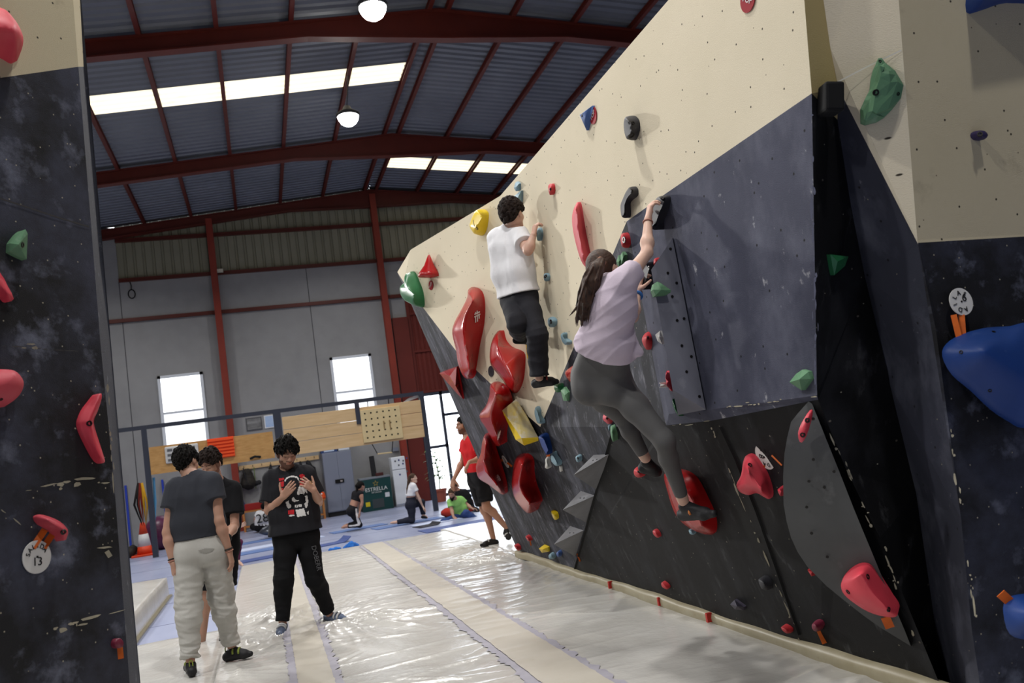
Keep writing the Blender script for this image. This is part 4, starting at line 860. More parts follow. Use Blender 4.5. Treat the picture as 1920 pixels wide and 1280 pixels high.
hold('macro_hold', 'blue macro cut off at the right edge near the floor', [(1893, 1150), (1897, 1128), (1920, 1115), (1980, 1120), (1990, 1190), (1940, 1200), (1905, 1190)], [(1930, 1150)], .12, blue_m, 'soft', 3, surf=SF)
tape(1876, 1112, 1896, 1130, .04, 'short orange tape at the right edge near the floor', surf=lambda x, y, o: PR(x, y, o))
# ---- near-left panel
SL = lambda x, y: (PL(x, y), LN)
hold('macro_hold', 'glossy red macro cut off by the upper left corner of the picture', [(-60, 10), (0, 14), (22, 30), (38, 54), (44, 76), (38, 100), (27, 117), (0, 104), (-60, 90)], [(-30, 45), (20, 55)], .16, red_m if False else pink_m, 'soft', 3, surf=SL)
hold('hold', 'pale green faceted hold on the left black panel', [(17, 472), (18, 456), (30, 440), (48, 430), (52, 438), (50, 486), (34, 481)], [(35, 458)], .07, green_m, 'cone', facet=True, surf=SL, bolts=[(42, 459, .012)])
hold('hold', 'red sliver-shaped hold at the left picture edge below the pale green hold', [(-30, 490), (0, 511), (14, 535), (26, 560), (14, 564), (0, 553), (-30, 530)], [(-10, 520), (12, 548)], .06, pink_m, 'soft', 2, surf=SL)
hold('hold', 'rounded chalky red hold at the left picture edge', [(-40, 700), (0, 692), (24, 697), (40, 716), (35, 737), (16, 757), (0, 763), (-40, 755)], [(-10, 725), (15, 718)], .13, pink_d, 'dome', 3, surf=SL, bolts=[(2, 748, .007)])
hold('hold', 'red boomerang-shaped hold on the left black panel', Z(zG, (374, 195), (381, 214), (366, 262), (352, 295), (358, 332), (386, 420), (393, 452), (372, 453), (352, 430), (320, 370), (300, 322), (301, 290), (324, 242)), Z(zG, (362, 232), (335, 300), (348, 370), (375, 432)), .05, pink_m, 'soft', 3, surf=SL, bolts=[(*zG(335, 307), .013)])
hold('hold', 'red wedge hold above the number 13 tag on the left panel', [(68, 970), (74, 964), (92, 968), (112, 977), (127, 992), (126, 1006), (119, 1013), (96, 994), (76, 982)], [(90, 976), (116, 992)], .08, pink_d, 'soft', 2, surf=SL, bolts=[(119, 997, .012)])
disc_tag('oval white card tag number 13 on the left panel', 67, 1044, .068, [('13', .72, .0, -.3)], surf=SL, arc=('SALIDA', .42, 165, 35, .66), rot=.3)
tape(83, 992, 60, 1026, .032, 'orange tape strip above the number 13 tag, left one of two', surf=PL); tape(98, 1000, 80, 1026, .032, 'orange tape strip above the number 13 tag, right one of two', surf=PL)
hold('hold', 'tiny round red hold at the foot of the left panel', [(214, 1206), (217, 1198), (225, 1196), (231, 1202), (231, 1210), (224, 1215), (216, 1213)], [(223, 1206)], .03, marn_m, 'dome', 2, surf=SL)
tape(223, 1214, 225, 1235, .032, 'orange tape strip under the tiny round hold on the left panel', surf=PL)
# ================================================================ people: one smooth body surface grown over a posed skeleton
f32 = np.float32
def smin(a, b, k):
    h = np.clip(.5 + .5 * (b - a) / k, 0, 1); return b * (1 - h) + a * h - k * h * (1 - h)
def smax(a, b, k): return -smin(-a, -b, k)
def cap(P, a, b, r1, r2=None):
    r2 = r1 if r2 is None else r2
    a = np.asarray(a, f32); ba = np.asarray(b, f32) - a; pa = P - a; t = np.clip(pa @ ba / max(1e-9, ba @ ba), 0, 1)
    q = pa - t[:, None] * ba; return np.sqrt(np.einsum('ij,ij->i', q, q)) - (r1 + (r2 - r1) * t)
def ell(P, c, r, ax=None):
    q = P - np.asarray(c, f32)
    if ax is not None: q = q @ np.asarray(ax, f32).T
    r = np.asarray(r, f32); k0 = np.linalg.norm(q / r, axis=1); k1 = np.linalg.norm(q / (r * r), axis=1) + 1e-9
    return k0 * (k0 - 1) / k1
def sines(P, f, seed, n=4, st=(1, 1, 1)):
    r = np.random.RandomState(seed); o = 0; Q = P * np.asarray(st, f32); w = 0
    for i in range(n):
        d = r.randn(3); d /= np.linalg.norm(d); d2 = r.randn(3); d2 /= np.linalg.norm(d2); fi = f * (1.0 + .55 * i)
        o = o + np.sin(Q @ (d * fi).astype(f32) + r.rand() * 6.28 + 1.3 * np.sin(Q @ (d2 * fi * .6).astype(f32) + r.rand() * 6)) / (1 + .5 * i); w += 1 / (1 + .5 * i)
    return (o / w).astype(f32)
def folds(P, f, seed, st=(1, 1, 1)):
    a = sines(P, f, seed, 4, st); b = sines(P, f * 2.2, seed + 9, 3, st); return .65 * (1 - 2.2 * np.abs(a) ** .75) + .35 * (1 - 2.2 * np.abs(b) ** .8)
def mesh_sdf(fn, lo, hi, h):
    lo = np.asarray(lo, float) - 3 * h; hi = np.asarray(hi, float) + 3 * h
    B = 4; nb = np.maximum(1, np.ceil((hi - lo) / (h * B)).astype(int)); n = nb * B
    bc = [lo[i] + (np.arange(nb[i]) + .5 - .5 / B) * h * B for i in range(3)]
    Gc = np.stack(np.meshgrid(*bc, indexing='ij'), -1).reshape(-1, 3).astype(f32)
    dc = fn(Gc); near = np.abs(dc) < h * B * 1.35
    D = np.repeat(np.repeat(np.repeat(np.where(dc < 0, -1, 1).astype(f32).reshape(nb), B, 0), B, 1), B, 2)
    ni = np.argwhere(near.reshape(nb))
    off = np.stack(np.meshgrid(*[np.arange(B)] * 3, indexing='ij'), -1).reshape(-1, 3)
    for s in range(0, len(ni), 20000):
        I = (ni[s:s + 20000, None, :] * B + off[None]).reshape(-1, 3)
        D[I[:, 0], I[:, 1], I[:, 2]] = fn((lo + I * h).astype(f32))
    ins = D < 0
    cnt = np.zeros(np.array(D.shape) - 1, np.int8)
    cor = [(i, j, k) for i in (0, 1) for j in (0, 1) for k in (0, 1)]
    sl = lambda c: tuple(slice(c[a], D.shape[a] - 1 + c[a]) for a in range(3))
    for c in cor: cnt += ins[sl(c)]
    act = (cnt > 0) & (cnt < 8); ci = np.argwhere(act)
    if len(ci) == 0: return np.zeros((0, 3)), np.zeros((0, 4), int)
    vals = np.stack([D[ci[:, 0] + c[0], ci[:, 1] + c[1], ci[:, 2] + c[2]] for c in cor], 1)
    acc = np.zeros((len(ci), 3)); w = np.zeros(len(ci))
    for a in range(8):
        for b in range(a + 1, 8):
            ca, cb = np.array(cor[a]), np.array(cor[b])
            if np.abs(ca - cb).sum() != 1: continue
            va, vb = vals[:, a], vals[:, b]; m = (va < 0) != (vb < 0); t = np.where(m, va / np.where(m, va - vb, 1), 0)
            acc += np.where(m[:, None], ca + t[:, None] * (cb - ca), 0); w += m
    V = lo + (ci + acc / w[:, None]) * h
    idx = -np.ones(act.shape, int); idx[act] = np.arange(len(ci)); F = []
    for ax in range(3):
        u, v = (ax + 1) % 3, (ax + 2) % 3
        s0 = [slice(None)] * 3; s1 = [slice(None)] * 3; s0[ax] = slice(0, -1); s1[ax] = slice(1, None)
        e = np.argwhere(ins[tuple(s0)] != ins[tuple(s1)])
        ok = (e[:, u] > 0) & (e[:, v] > 0) & (e[:, u] < D.shape[u] - 1) & (e[:, v] < D.shape[v] - 1); e = e[ok]
        q = []
        for du, dv in ((-1, -1), (0, -1), (0, 0), (-1, 0)):
            x = e.copy(); x[:, u] += du; x[:, v] += dv; q.append(idx[x[:, 0], x[:, 1], x[:, 2]])
        q = np.stack(q, 1); fl = ~ins[e[:, 0], e[:, 1], e[:, 2]]; q[fl] = q[fl][:, ::-1]; F.append(q)
    F = np.concatenate(F); F = F[(F >= 0).all(1)]
    return V, F
def put_mesh(name, parts, m, parent, tint=None):
    """parts: list of (V, F); one mesh object"""
    Vs, Fs, b = [], [], 0
    for V, F in parts: Vs.append(V); Fs.append(F + b); b += len(V)
    V, F = np.concatenate(Vs), np.concatenate(Fs)
    me = bpy.data.meshes.new(name); o = bpy.data.objects.new(name, me); COL.objects.link(o)
    org = ORG[parent.name]; ORG[o.name] = org; o.parent = parent
    me.vertices.add(len(V)); me.vertices.foreach_set('co', (V - org).astype(f32).ravel())
    me.loops.add(F.size); me.loops.foreach_set('vertex_index', F.ravel().astype(np.int32))
    me.polygons.add(len(F)); me.polygons.foreach_set('loop_start', np.arange(0, F.size, 4, dtype=np.int32))
    me.polygons.foreach_set('use_smooth', [True] * len(F))
    me.materials.append(m)
    if m.get('tinted'):
        T = tint(V) if tint else np.ones((len(V), 3)); at = me.color_attributes.new('tint', 'FLOAT_COLOR', 'POINT')
        at.data.foreach_set('color', np.concatenate([T, np.ones((len(V), 1))], 1).astype(f32).ravel())
    me.update(calc_edges=True); me.validate()
    return o
def U(v): v = np.asarray(v, float); return v / np.linalg.norm(v)
def frame(fwd, up):
    f = U(fwd); r = U(np.cross(f, up)); u = np.cross(r, f); return np.stack([r, f, u])   # rows: right, forward, up
def bbox(pts, r): P = np.array(pts); return P.min(0) - r, P.max(0) + r
def cloth(name, rgb, rough=.85, var=None, tinted=False, bump=(140, .25, .003)):
    m = mat(name, rgb, rough, spec=.15, var=var or (tuple(int(c * .88) for c in rgb), 6, .5), bump=bump, attr='tint' if tinted else None)
    if tinted: m['tinted'] = 1
    return m
def skin(name, rgb):
    m = mat(name, rgb, .5, spec=.35, var=(tuple(int(c * a) for c, a in zip(rgb, (1.0, .92, .9))), 9, .5), attr='tint'); m['tinted'] = 1
    m.node_tree.nodes['Principled BSDF'].inputs['Subsurface Weight'].default_value = .08; m.node_tree.nodes['Principled BSDF'].inputs['Subsurface Scale'].default_value = .01
    return m

def head_fn(c, A, s, jaw=1.0):
    def g(P):
        q = ((P - np.asarray(c, f32)) @ np.asarray(A, f32).T) / f32(s)
        qa = np.abs(q[:, 0]); q2 = np.stack([qa, q[:, 1], q[:, 2]], 1)
        d = ell(q, (0, -.012, .03), (.076, .096, .094))
        d = smin(d, ell(q, (0, .024, -.035), (.058 * jaw, .07, .084)), .03)
        d = smin(d, cap(q, (0, .070, -.094), (0, .068, -.096), .022), .03)
        d = smin(d, cap(q2, (.046 * jaw, .012, -.062), (.02, .06, -.09), .018, .016), .03)
        d = smin(d, cap(q2, (.042, .056, -.018), (.044, .05, -.022), .022), .025)
        d = smin(d, cap(q2, (.006, .086, .030), (.036, .078, .030), .011), .015)
        d = smax(d, -(np.linalg.norm(q2 - np.array((.031, .108, .008), f32), axis=1) - .019), .018)
        d = smin(d, cap(q, (0, .088, .018), (0, .112, -.020), .008, .011), .012)
        d = smin(d, cap(q2, (.010, .100, -.024), (.011, .098, -.024), .0075), .008)
        d = smin(d, cap(q2, (0, .097, -.051), (.018, .088, -.053), .0065, .004), .008)
        d = smin(d, cap(q2, (0, .095, -.061), (.016, .087, -.060), .0075, .004), .008)
        d = smin(d, ell(q2, (.080, -.008, -.002), (.010, .021, .031)), .012)
        return d * s
    return g
def hand_parts(w, d, n, side, L=.185, curl=(.35, .5, .4), spread=.13, thumb=(.5, .75, .35), tcurl=.3):
    """w wrist, d direction, n palm normal (side the fingers close towards), side: unit vector towards the thumb"""
    w, d = np.asarray(w, float), U(d); n = U(np.asarray(n, float) - d * (np.asarray(n, float) @ d)); s = np.cross(d, n); s = s if s @ side > 0 else -s
    k = L / .185; C = []; pal = []
    kn = []
    for i, (o, fl, pl_) in enumerate(((.030, .070, .092), (.010, .078, .096), (-.011, .072, .092), (-.030, .057, .084))):
        base = w + (d * pl_ + s * o * 1.0) * k; kn.append(base)
        pal.append((w + s * o * .6 * k + d * .012 * k, base, .0155 * k, .0125 * k))
        a = base; ang = 0; fd = U(d + s * (o / .03) * spread)
        for j, (ll, rr) in enumerate(((.46, .0098), (.30, .0088), (.24, .0078))):
            ang += curl[j] * (1 + .12 * (i - 1.5) * .5); v = fd * math.cos(ang) + n * math.sin(ang); b = a + v * fl * ll * k
            C.append((a, b, rr * k, (rr - .0008) * k)); a = b
    t0 = w + (d * .022 + s * .022 + n * .006) * k; td = U(d * thumb[0] + s * thumb[1] + n * thumb[2]); t1 = t0 + td * .042 * k; td2 = U(td + d * tcurl + n * .15); t2 = t1 + td2 * .034 * k; t3 = t2 + U(td2 + d * .2) * .026 * k
    pal += [(t0, t1, .0165 * k, .0125 * k)]
    C += [(t1, t2, .0115 * k, .0100 * k), (t2, t3, .0100 * k, .0082 * k)]
    def g(P):
        dd = None
        for a, b, r1, r2 in pal: x = cap(P, a, b, r1, r2); dd = x if dd is None else smin(dd, x, .012 * k)
        for a, b, r1, r2 in C: dd = smin(dd, cap(P, a, b, r1, r2), .004 * k)
        return dd
    pts = [w] + [c[1] for c in C]
    return g, pts

def bone(p, x, y, L, near=True):
    """point on the sight line through picture point x, y that lies L away from joint p"""
    d = ray(x, y); d = d / np.linalg.norm(d); v = np.asarray(p) - C0; t0 = v @ d; h2 = L * L - (v @ v - t0 * t0)
    t = t0 + (0 if h2 <= 0 else (-1 if near else 1) * math.sqrt(h2)); return C0 + d * t
def mid(a, b, t=.5): return np.asarray(a) + (np.asarray(b) - np.asarray(a)) * t

class Person:
    def __init__(s, label, J, fwd, up=None, sc=1.0, h=.0075, fem=False, skin_m=None, face=None, head_up=None, build=1.0, hands=True, waist=None, hs=1.0):
        s.J = {k: np.asarray(v, float) for k, v in J.items()}; s.sc, s.h, s.fem, s.b, s.hs = sc, h, fem, build, hs
        j = s.J; s.base = np.array([j['pel'][0], j['pel'][1], min(v[2] for v in j.values())])
        s.t = thing('person', label, 'person', s.base)
        s.A = frame(face if face is not None else fwd, head_up if head_up is not None else (0, 0, 1))
        s.fwd = U(fwd); s.skin = skin_m
        j.setdefault('waist', mid(j['pel'], j['neck'], .4)); j.setdefault('chest', mid(j['waist'], j['neck'], .62))
        s.lat_sh = U(j['shR'] - j['shL']); s.lat_hp = U(j['hipR'] - j['hipL'])
    def torso_fn(s, g=0.0, blo=False):
        j, c, b = s.J, s.sc, s.b; ls, lh = s.lat_sh, s.lat_hp; lm = U(ls + lh)
        if s.fem: st = [(j['chest'], ls, .078, .092), (j['waist'], lm, .055, .082), (j['pel'], lh, .085, .100)]
        else: st = [(j['chest'], ls, .095, .100), (j['waist'], lm, .074, .090), (j['pel'], lh, .078, .096)]
        if blo: st = [(p, l, w + (.012 if i == 1 else 0), r + (.008 if i == 1 else 0)) for i, (p, l, w, r) in enumerate(st)]
        top = j['neck']
        def fn(P):
            d = None
            for (p, l, w, r), (p2, l2, w2, r2) in zip(st[:-1], st[1:]):
                for sg in (-1, 1):
                    x = cap(P, p + l * sg * w * c * b, p2 + l2 * sg * w2 * c * b, r * c * b + g, r2 * c * b + g); d = x if d is None else smin(d, x, .05 * c)
                d = smin(d, cap(P, p, p2, r * c * b * .98 + g, r2 * c * b * .98 + g), .04 * c)
            for S_ in ('shL', 'shR'):
                d = smin(d, cap(P, mid(j['chest'], top, .62), mid(j[S_], top, .12), .075 * c * b + g, .052 * c * b + g), .05 * c)
                d = smin(d, cap(P, mid(top, s.headbase(), .3), mid(top, j[S_], .75), .045 * c * b + g * .6, .045 * c * b + g), .04 * c)
                d = smin(d, cap(P, j['chest'], mid(j['chest'], j[S_], .7), .085 * c * b + g, .06 * c * b + g), .04 * c)
            if s.fem and not s.J.get('nobust') is not None:
                for sg in (-1, 1): d = smin(d, cap(P, j['chest'] + (s.fwd * .085 + ls * sg * .062 - U(top - j['waist']) * .02) * c, j['chest'] + (s.fwd * .09 + ls * sg * .062 - U(top - j['waist']) * .03) * c, .048 * c + g), .05 * c)
            return d
        return fn
    def headbase(s): return s.J['head'] + (s.A[2] * -.075 + s.A[1] * -.02) * s.sc * s.hs
    def arm_fn(s, S_, g=0.0, t0=0.0):
        j, c, b = s.J, s.sc, s.b * (.86 if s.fem else 1.0)
        sh, el, wr = j['sh' + S_], j['el' + S_], j['wr' + S_]
        def fn(P):
            d = cap(P, sh, mid(sh, el, .35), .056 * c * b + g, .052 * c * b + g); d = smin(d, cap(P, mid(sh, el, .35), el, .051 * c * b + g, .039 * c * b + g), .03)
            if t0 == 0: d = smin(d, cap(P, el, mid(el, wr, .3), .039 * c * b + g, .042 * c * b + g), .02); d = smin(d, cap(P, mid(el, wr, .3), wr, .042 * c * b + g, .0265 * c * b + g), .03)
            return d
        return fn
    def leg_fn(s, S_, g=0.0, gk=None, ga=None):
        j, c, b = s.J, s.sc, s.b; hp, kn, an = j['hip' + S_], j['kn' + S_], j['an' + S_]; gk = g if gk is None else gk; ga = g if ga is None else ga
        th = (.094 if s.fem else .088) * c * b; d1, d2 = U(kn - hp), U(an - kn)
        bk = d1 - d2; bk = -s.fwd if np.linalg.norm(bk) < .25 else U(bk)
        if bk @ s.fwd > 0 and np.linalg.norm(d1 - d2) < .5: bk = -bk
        bk = -bk if (d1 - d2) @ bk < 0 and False else bk
        calf = mid(kn, an, .28) - (U(d1 - d2) if np.linalg.norm(d1 - d2) > .35 else s.fwd) * .02 * c
        def fn(P):
            d = cap(P, hp, mid(hp, kn, .4), th + g, th * .86 + (g + gk) / 2); d = smin(d, cap(P, mid(hp, kn, .4), kn, th * .86 + (g + gk) / 2, .058 * c * b + gk), .03)
            d = smin(d, cap(P, kn, calf, .056 * c * b + gk, .053 * c * b + gk), .03); d = smin(d, cap(P, calf, an, .052 * c * b + (gk + ga) / 2, .036 * c * b + ga), .03)
            return d
        return fn
    def hips_fn(s, g=0.0):
        j, c, b = s.J, s.sc, s.b; up = U(j['waist'] - j['pel'])
        def fn(P):
            d = cap(P, j['hipL'], j['hipR'], .098 * c * b + g)
            k = 1.12 if s.fem else .95
            for S_, sg in (('L', -1), ('R', 1)):
                th = U(j['kn' + S_] - j['hip' + S_]); back = -s.fwd * .8 - th * .1 + up * -.1
                q = j['hip' + S_] + (back * .052 * k - s.lat_hp * sg * .012) * c; d = smin(d, cap(P, q, q + th * .02, .086 * c * b * k + g), .045)
            return d
        return fn
    def make_body(s, legs=True, hand=None, tint=None, jaw=1.0, hh=None, barefoot=False):
        j, c = s.J, s.sc; T = s.torso_fn(); H = s.hips_fn(); L = [s.leg_fn(k) for k in 'LR'] if legs else []; Ar = [s.arm_fn(k) for k in 'LR']
        hd = head_fn(j['head'], s.A, c * s.hs, jaw); hb = s.headbase()
        neck = lambda P: cap(P, mid(j['neck'], hb, -.15), hb + s.A[2] * .02, .060 * c * s.b * (.85 if s.fem else 1), .052 * c * (.88 if s.fem else 1))
        def fn(P):
            d = smin(T(P), H(P), .05)
            for q in L: d = smin(d, q(P), .035)
            for q in Ar: d = smin(d, q(P), .03)
            d = smin(d, neck(P), .03)
            for k in 'LR':
                if barefoot and 'toe' + k in j:
                    a = j['an' + k]; t = j['toe' + k]; d = smin(d, cap(P, a, mid(a, t, .6), .035 * c, .030 * c), .02); d = smin(d, cap(P, mid(a, t, .5), t, .032 * c, .022 * c), .02)
                    he = j.get('heel' + k); d = smin(d, cap(P, a, he, .034 * c, .030 * c), .02) if he is not None else d
            return smin(d, hd(P), .02)
        pts = [v for v in j.values() if np.shape(v) == (3,)]
        lo, hi = bbox(pts, .17 * c)
        parts = [mesh_sdf(fn, lo, hi, s.h)]
        # finer surface for the head, laid over the coarse one
        hr = hh or min(s.h, .005)
        g2 = lambda P: smin(smin(hd(P), neck(P), .02), T(P) + .004, .02)
        if hr < s.h * .9:
            hc = j['head']; P0 = hc - s.A[2] * .02
            cut = lambda P: np.maximum(g2(P) - .0015, cap(P, hb, hc + s.A[2] * .03, .15 * c))
            parts.append(mesh_sdf(cut, hc - .2 * c, hc + .2 * c, hr))
        for k in 'LR':
            hp = (hand or {}).get(k)
            if hp is None: continue
            g, pp = hand_parts(j['wr' + k], **{**dict(L=.185 * c), **hp})
            el = j['el' + k]; wr = j['wr' + k]
            gg = lambda P, g=g, el=el, wr=wr: smin(g(P), cap(P, mid(el, wr, .8), wr, .030 * c * s.b * (.86 if s.fem else 1), .0255 * c * s.b * (.86 if s.fem else 1)), .016)
            lo, hi = bbox(pp + [mid(el, wr, .8)], .035); parts.append(mesh_sdf(gg, lo, hi, max(.0032, s.h * .45)))
        s.bodyo = put_mesh('body', parts, s.skin, s.t, lambda V: s.face_tint(V, tint))
        return s.bodyo
    def loc(s, V): return ((V - s.J['head']) @ s.A.T) / (s.sc * s.hs)
    def face_tint(s, V, tint):
        T = np.ones((len(V), 3)); q = s.loc(V); qa = np.abs(q[:, 0]); near = np.linalg.norm(q, axis=1) < .16
        tint = tint or {}
        def put(m, col): T[m & near] = np.array(col)
        lipm = (q[:, 1] > .075) & (np.abs(q[:, 2] + .056) < .010) & (qa < .021); put(lipm, (.82, .62, .6))
        bd = tint.get('beard')
        if bd:
            nz = .006 * sines(q.astype(f32), 160, 5)
            m = (q[:, 2] < -.038 + nz) & (q[:, 2] > -.135) & (q[:, 1] > -.012) & ~lipm & ((np.abs(q[:, 2] + .056) > .012) | (qa > .024)) & ~((q[:, 2] > -.052) & (qa > .028) & (qa < .05) & (q[:, 1] > .05))
            m |= (qa > .05) & (q[:, 1] < .035) & (q[:, 1] > -.01) & (q[:, 2] < .02) & (q[:, 2] > -.1)
            put(m, bd)
        br = tint.get('brow', (.16, .13, .12))
        put((q[:, 1] > .06) & (qa > .012) & (qa < .05) & (np.abs(q[:, 2] - (.033 - .12 * np.maximum(0, qa - .036))) < .0052), br)
        if tint.get('shut'): put((q[:, 1] > .06) & (qa > .018) & (qa < .044) & (np.abs(q[:, 2] - .001 - 1.2 * (qa - .031) ** 2 * 10) < .0028), (.2, .15, .14))
        put((qa < .006) & (qa > .0) & (q[:, 2] < -.028) & (q[:, 2] > -.032) & (q[:, 1] > .1), (.5, .4, .4))
        return T
    def eyes(s, look=(0, 1, -.15), iris=(52, 34, 22)):
        wm = mat('eye_white', (222, 216, 210), .25); im = mat('iris_%d_%d_%d' % iris, iris, .2)
        k = s.sc * s.hs
        for sg in (-1, 1):
            c = s.J['head'] + np.array((.031 * sg, .0765, .006)) @ s.A * k; d = U(np.array(look) @ s.A)
            mb = MB(); mb.lathe(c - d * .0125 * k, [(.0125 * k * math.sin(a), .0125 * k * (1 - math.cos(a))) for a in np.linspace(.02, math.pi - .5, 9)], 14, axis=d)
            mb.lathe(c - d * .0125 * k, [(.0128 * k * math.sin(a), .0126 * k * (1 - math.cos(a)) + .0002) for a in np.linspace(math.pi - .52, math.pi - .01, 5)], 14, 1, axis=d)
            mb.build('eye', [wm, im], s.t, smooth=True)
    def hair(s, m, thick=.018, amp=.004, freq=70, front=.085, back=-.05, top=.0, seed=3, extra=None, h=None, side=.0, name='hair', sweep=None, tufts=None):
        A, c = s.A, s.J['head']; k = s.sc * s.hs
        def fn(P):
            q = ((P - np.asarray(c, f32)) @ np.asarray(A, f32).T) / f32(k)
            sw = np.asarray(sweep or (1, 1, 1), f32)
            n = .5 * sines(q * sw, freq, seed, 5) + .5 * sines(q * sw, freq * 2.4, seed + 3, 7)
            lo_ = np.clip((.05 - q[:, 2]) / .10, 0, 1) * np.clip((q[:, 1] + .09) / .05, .35, 1)
            d = ell(q, (0, -.014, .032 + top * .3), (.076 + thick * .85, .096 + thick, .094 + thick + top)) + lo_ * thick * .55 - amp * n * (1 - .5 * lo_)
            fc = ell(q, (0, .118, front - .132), (.078 + side, .082, .135)) + .004 * sines(q, freq * .8, seed + 1, 3)
            d = smax(d, -fc, .012)
            d = smax(d, back + .006 * n - q[:, 2] + np.clip(q[:, 1] + .055, 0, .11) * (.005 - back + .0), .012) if False else smax(d, back + .006 * n + np.clip((q[:, 1] + .06) / .05, 0, 1) * (.012 - back) - q[:, 2], .012)
            ear = ell(np.stack([np.abs(q[:, 0]), q[:, 1], q[:, 2]], 1), (.09, .004, -.012), (.03, .024, .034)); d = smax(d, -ear, .008)
            if extra: d = smin(d, extra(q), .02)
            return d * k
        if tufts:
            n_, ln, r0, kind = tufts; rd = np.random.RandomState(seed); caps = []
            while len(caps) < n_:
                v = rd.randn(3); v /= np.linalg.norm(v)
                p = np.array((0, -.014, .032 + top * .3)) + v * np.array((.076 + thick * .85, .096 + thick, .094 + thick + top)) * .97
                if p[2] < (back + .015 if p[1] < -.06 else .03 if p[1] < .02 else .05) or ((p[0] / (.078 + side)) ** 2 + ((p[1] - .118) / .082) ** 2 + ((p[2] - front + .132) / .135) ** 2) < 1.05: continue
                nrm = U(v / np.array((.076, .096, .094)))
                if kind == 'curl': fl = rd.randn(3) * .8
                elif kind == 'fringe': fl = np.array((.35 * np.sign(p[0] + .01), .9, -.15)) if p[1] > -.03 else np.array((p[0] * 4, -.4, -.8))
                else: fl = np.array((.15 + p[0] * 3, .5, -.2)) if p[1] > .02 else np.array((p[0] * 3, -.3, -1.0))
                fl = fl + rd.randn(3) * .35; fl = U(fl - nrm * (fl @ nrm)); hl = ln * rd.uniform(.6, 1.3) * (1 if p[2] > .05 else .55)
                q1 = p + (fl + nrm * .25) * hl * .5; q2 = p + (fl * .95 - nrm * .15) * hl + np.array((0, 0, -.004))
                caps.append((p, q1, q2, r0 * rd.uniform(.7, 1.2)))
            base = fn
            def fn(P, base=base):
                d = base(P) + .004
                q = ((P - np.asarray(c, f32)) @ np.asarray(A, f32).T) / f32(k); t = None
                for a, b_, e, r_ in caps:
                    x = np.minimum(cap(q, a, b_, r_, r_ * .85), cap(q, b_, e, r_ * .85, r_ * .35)); t = x if t is None else np.minimum(t, x)
                return smin(d, t * k, .004)
        r = .2 * k + (0.45 if extra else 0)
        return put_mesh(name, [mesh_sdf(fn, c - r, c + r, h or max(.004, s.h * .7))], m, s.t)
    def tee(s, m, g=.016, sleeve=.6, hem=.02, neckr=.075, amp=.006, freq=26, seed=1, name='tee_shirt', flare=.0, tint=None, sleeve_g=.020, hem_up=None, tuck=None, h=None, extra=None, fst=(1, 1, .55), ftilt=0.0):
        j, c = s.J, s.sc; RF = np.array(((math.cos(ftilt), 0, -math.sin(ftilt)), (0, 1, 0), (math.sin(ftilt), 0, math.cos(ftilt))), f32)
        T = s.torso_fn(g, True); H = s.hips_fn(g + .004); arms = []
        for k in 'LR':
            sh, el = j['sh' + k], j['el' + k]; e = mid(sh, el, sleeve); arms.append((sh, e, U(el - sh)))
        up = U(j['chest'] - j['pel']) if hem_up is None else U(hem_up); hp = j['pel'] + up * hem
        nb = mid(j['neck'], s.headbase(), .1)
        nd = U(s.headbase() - j['neck']); nd = U(nd + s.fwd * .25)
        def fn(P):
            d = smin(T(P), H(P), .06) if hem < .12 else T(P)
            if flare: d = d - flare * np.clip((np.asarray(j['chest'] , f32) - P) @ up.astype(f32) / .35, 0, 1.2)
            for sh, e, a in arms:
                x = cap(P, sh, e, .060 * c * s.b * (.88 if s.fem else 1) + sleeve_g * .6, .052 * c * s.b * (.88 if s.fem else 1) + sleeve_g * 1.35); x = smax(x, (P - e.astype(f32)) @ a.astype(f32), .006); d = smin(d, x, .035)
            d = d - amp * folds((P - np.asarray(j['pel'], f32)) @ RF, freq, seed, fst)
            d = smax(d, (hp.astype(f32) - P) @ up.astype(f32), .008)
            d = smax(d, -cap(P, nb + nd * .035, nb + nd * .16, neckr * c * (.92 if s.fem else 1)), .006)
            if extra: d = smin(d, extra(P), .03)
            return d
        pts = [j[k] for k in ('neck', 'chest', 'waist', 'pel', 'shL', 'shR', 'hipL', 'hipR')] + [a[1] for a in arms]
        lo, hi = bbox(pts, .2 * c)
        V, F = mesh_sdf(fn, lo, hi, h or s.h); s.teeVF = (V, F)
        return put_mesh(name, [(V, F)], m, s.t, tint)
    def trousers(s, m, g=.016, gk=.02, ga=.02, top=.10, amp=.006, freq=24, seed=2, end=.96, name='trousers', tint=None, h=None, tight=False, cuff=None, wup=None):
        j, c = s.J, s.sc; H = s.hips_fn(g); L = {k: s.leg_fn(k, g, gk, ga) for k in 'LR'}; T = s.torso_fn(g + .002)
        up = U(j['waist'] - j['pel']) if wup is None else U(wup); tp = j['pel'] + up * top * c
        cutp = {}
        for k in 'LR':
            hp, kn, an = j['hip' + k], j['kn' + k], j['an' + k]
            cutp[k] = (mid(kn, an, end) if end > 0 else mid(hp, kn, 1 + end), U(an - kn) if end > 0 else U(kn - hp))
        def fn(P):
            d = None
            for k in 'LR':
                x = smax(L[k](P), (P - cutp[k][0].astype(f32)) @ cutp[k][1].astype(f32), .008)
                if not tight:
                    e = np.clip(np.linalg.norm(P - cutp[k][0].astype(f32), axis=1) / .3, 0.25, 1)
                    wk = np.exp(-(np.linalg.norm(P - j['kn' + k].astype(f32), axis=1) / .16) ** 2) + 1.2 * np.exp(-(np.linalg.norm(P - cutp[k][0].astype(f32), axis=1) / .17) ** 2) + .22
                    x = x - amp * folds(P - np.asarray(j['pel'], f32), freq, seed, (.45, .45, 1.25)) * wk
                d = x if d is None else (np.minimum(d, x) if not tight else smin(d, x, .035))
            hh = smin(H(P), T(P), .04)
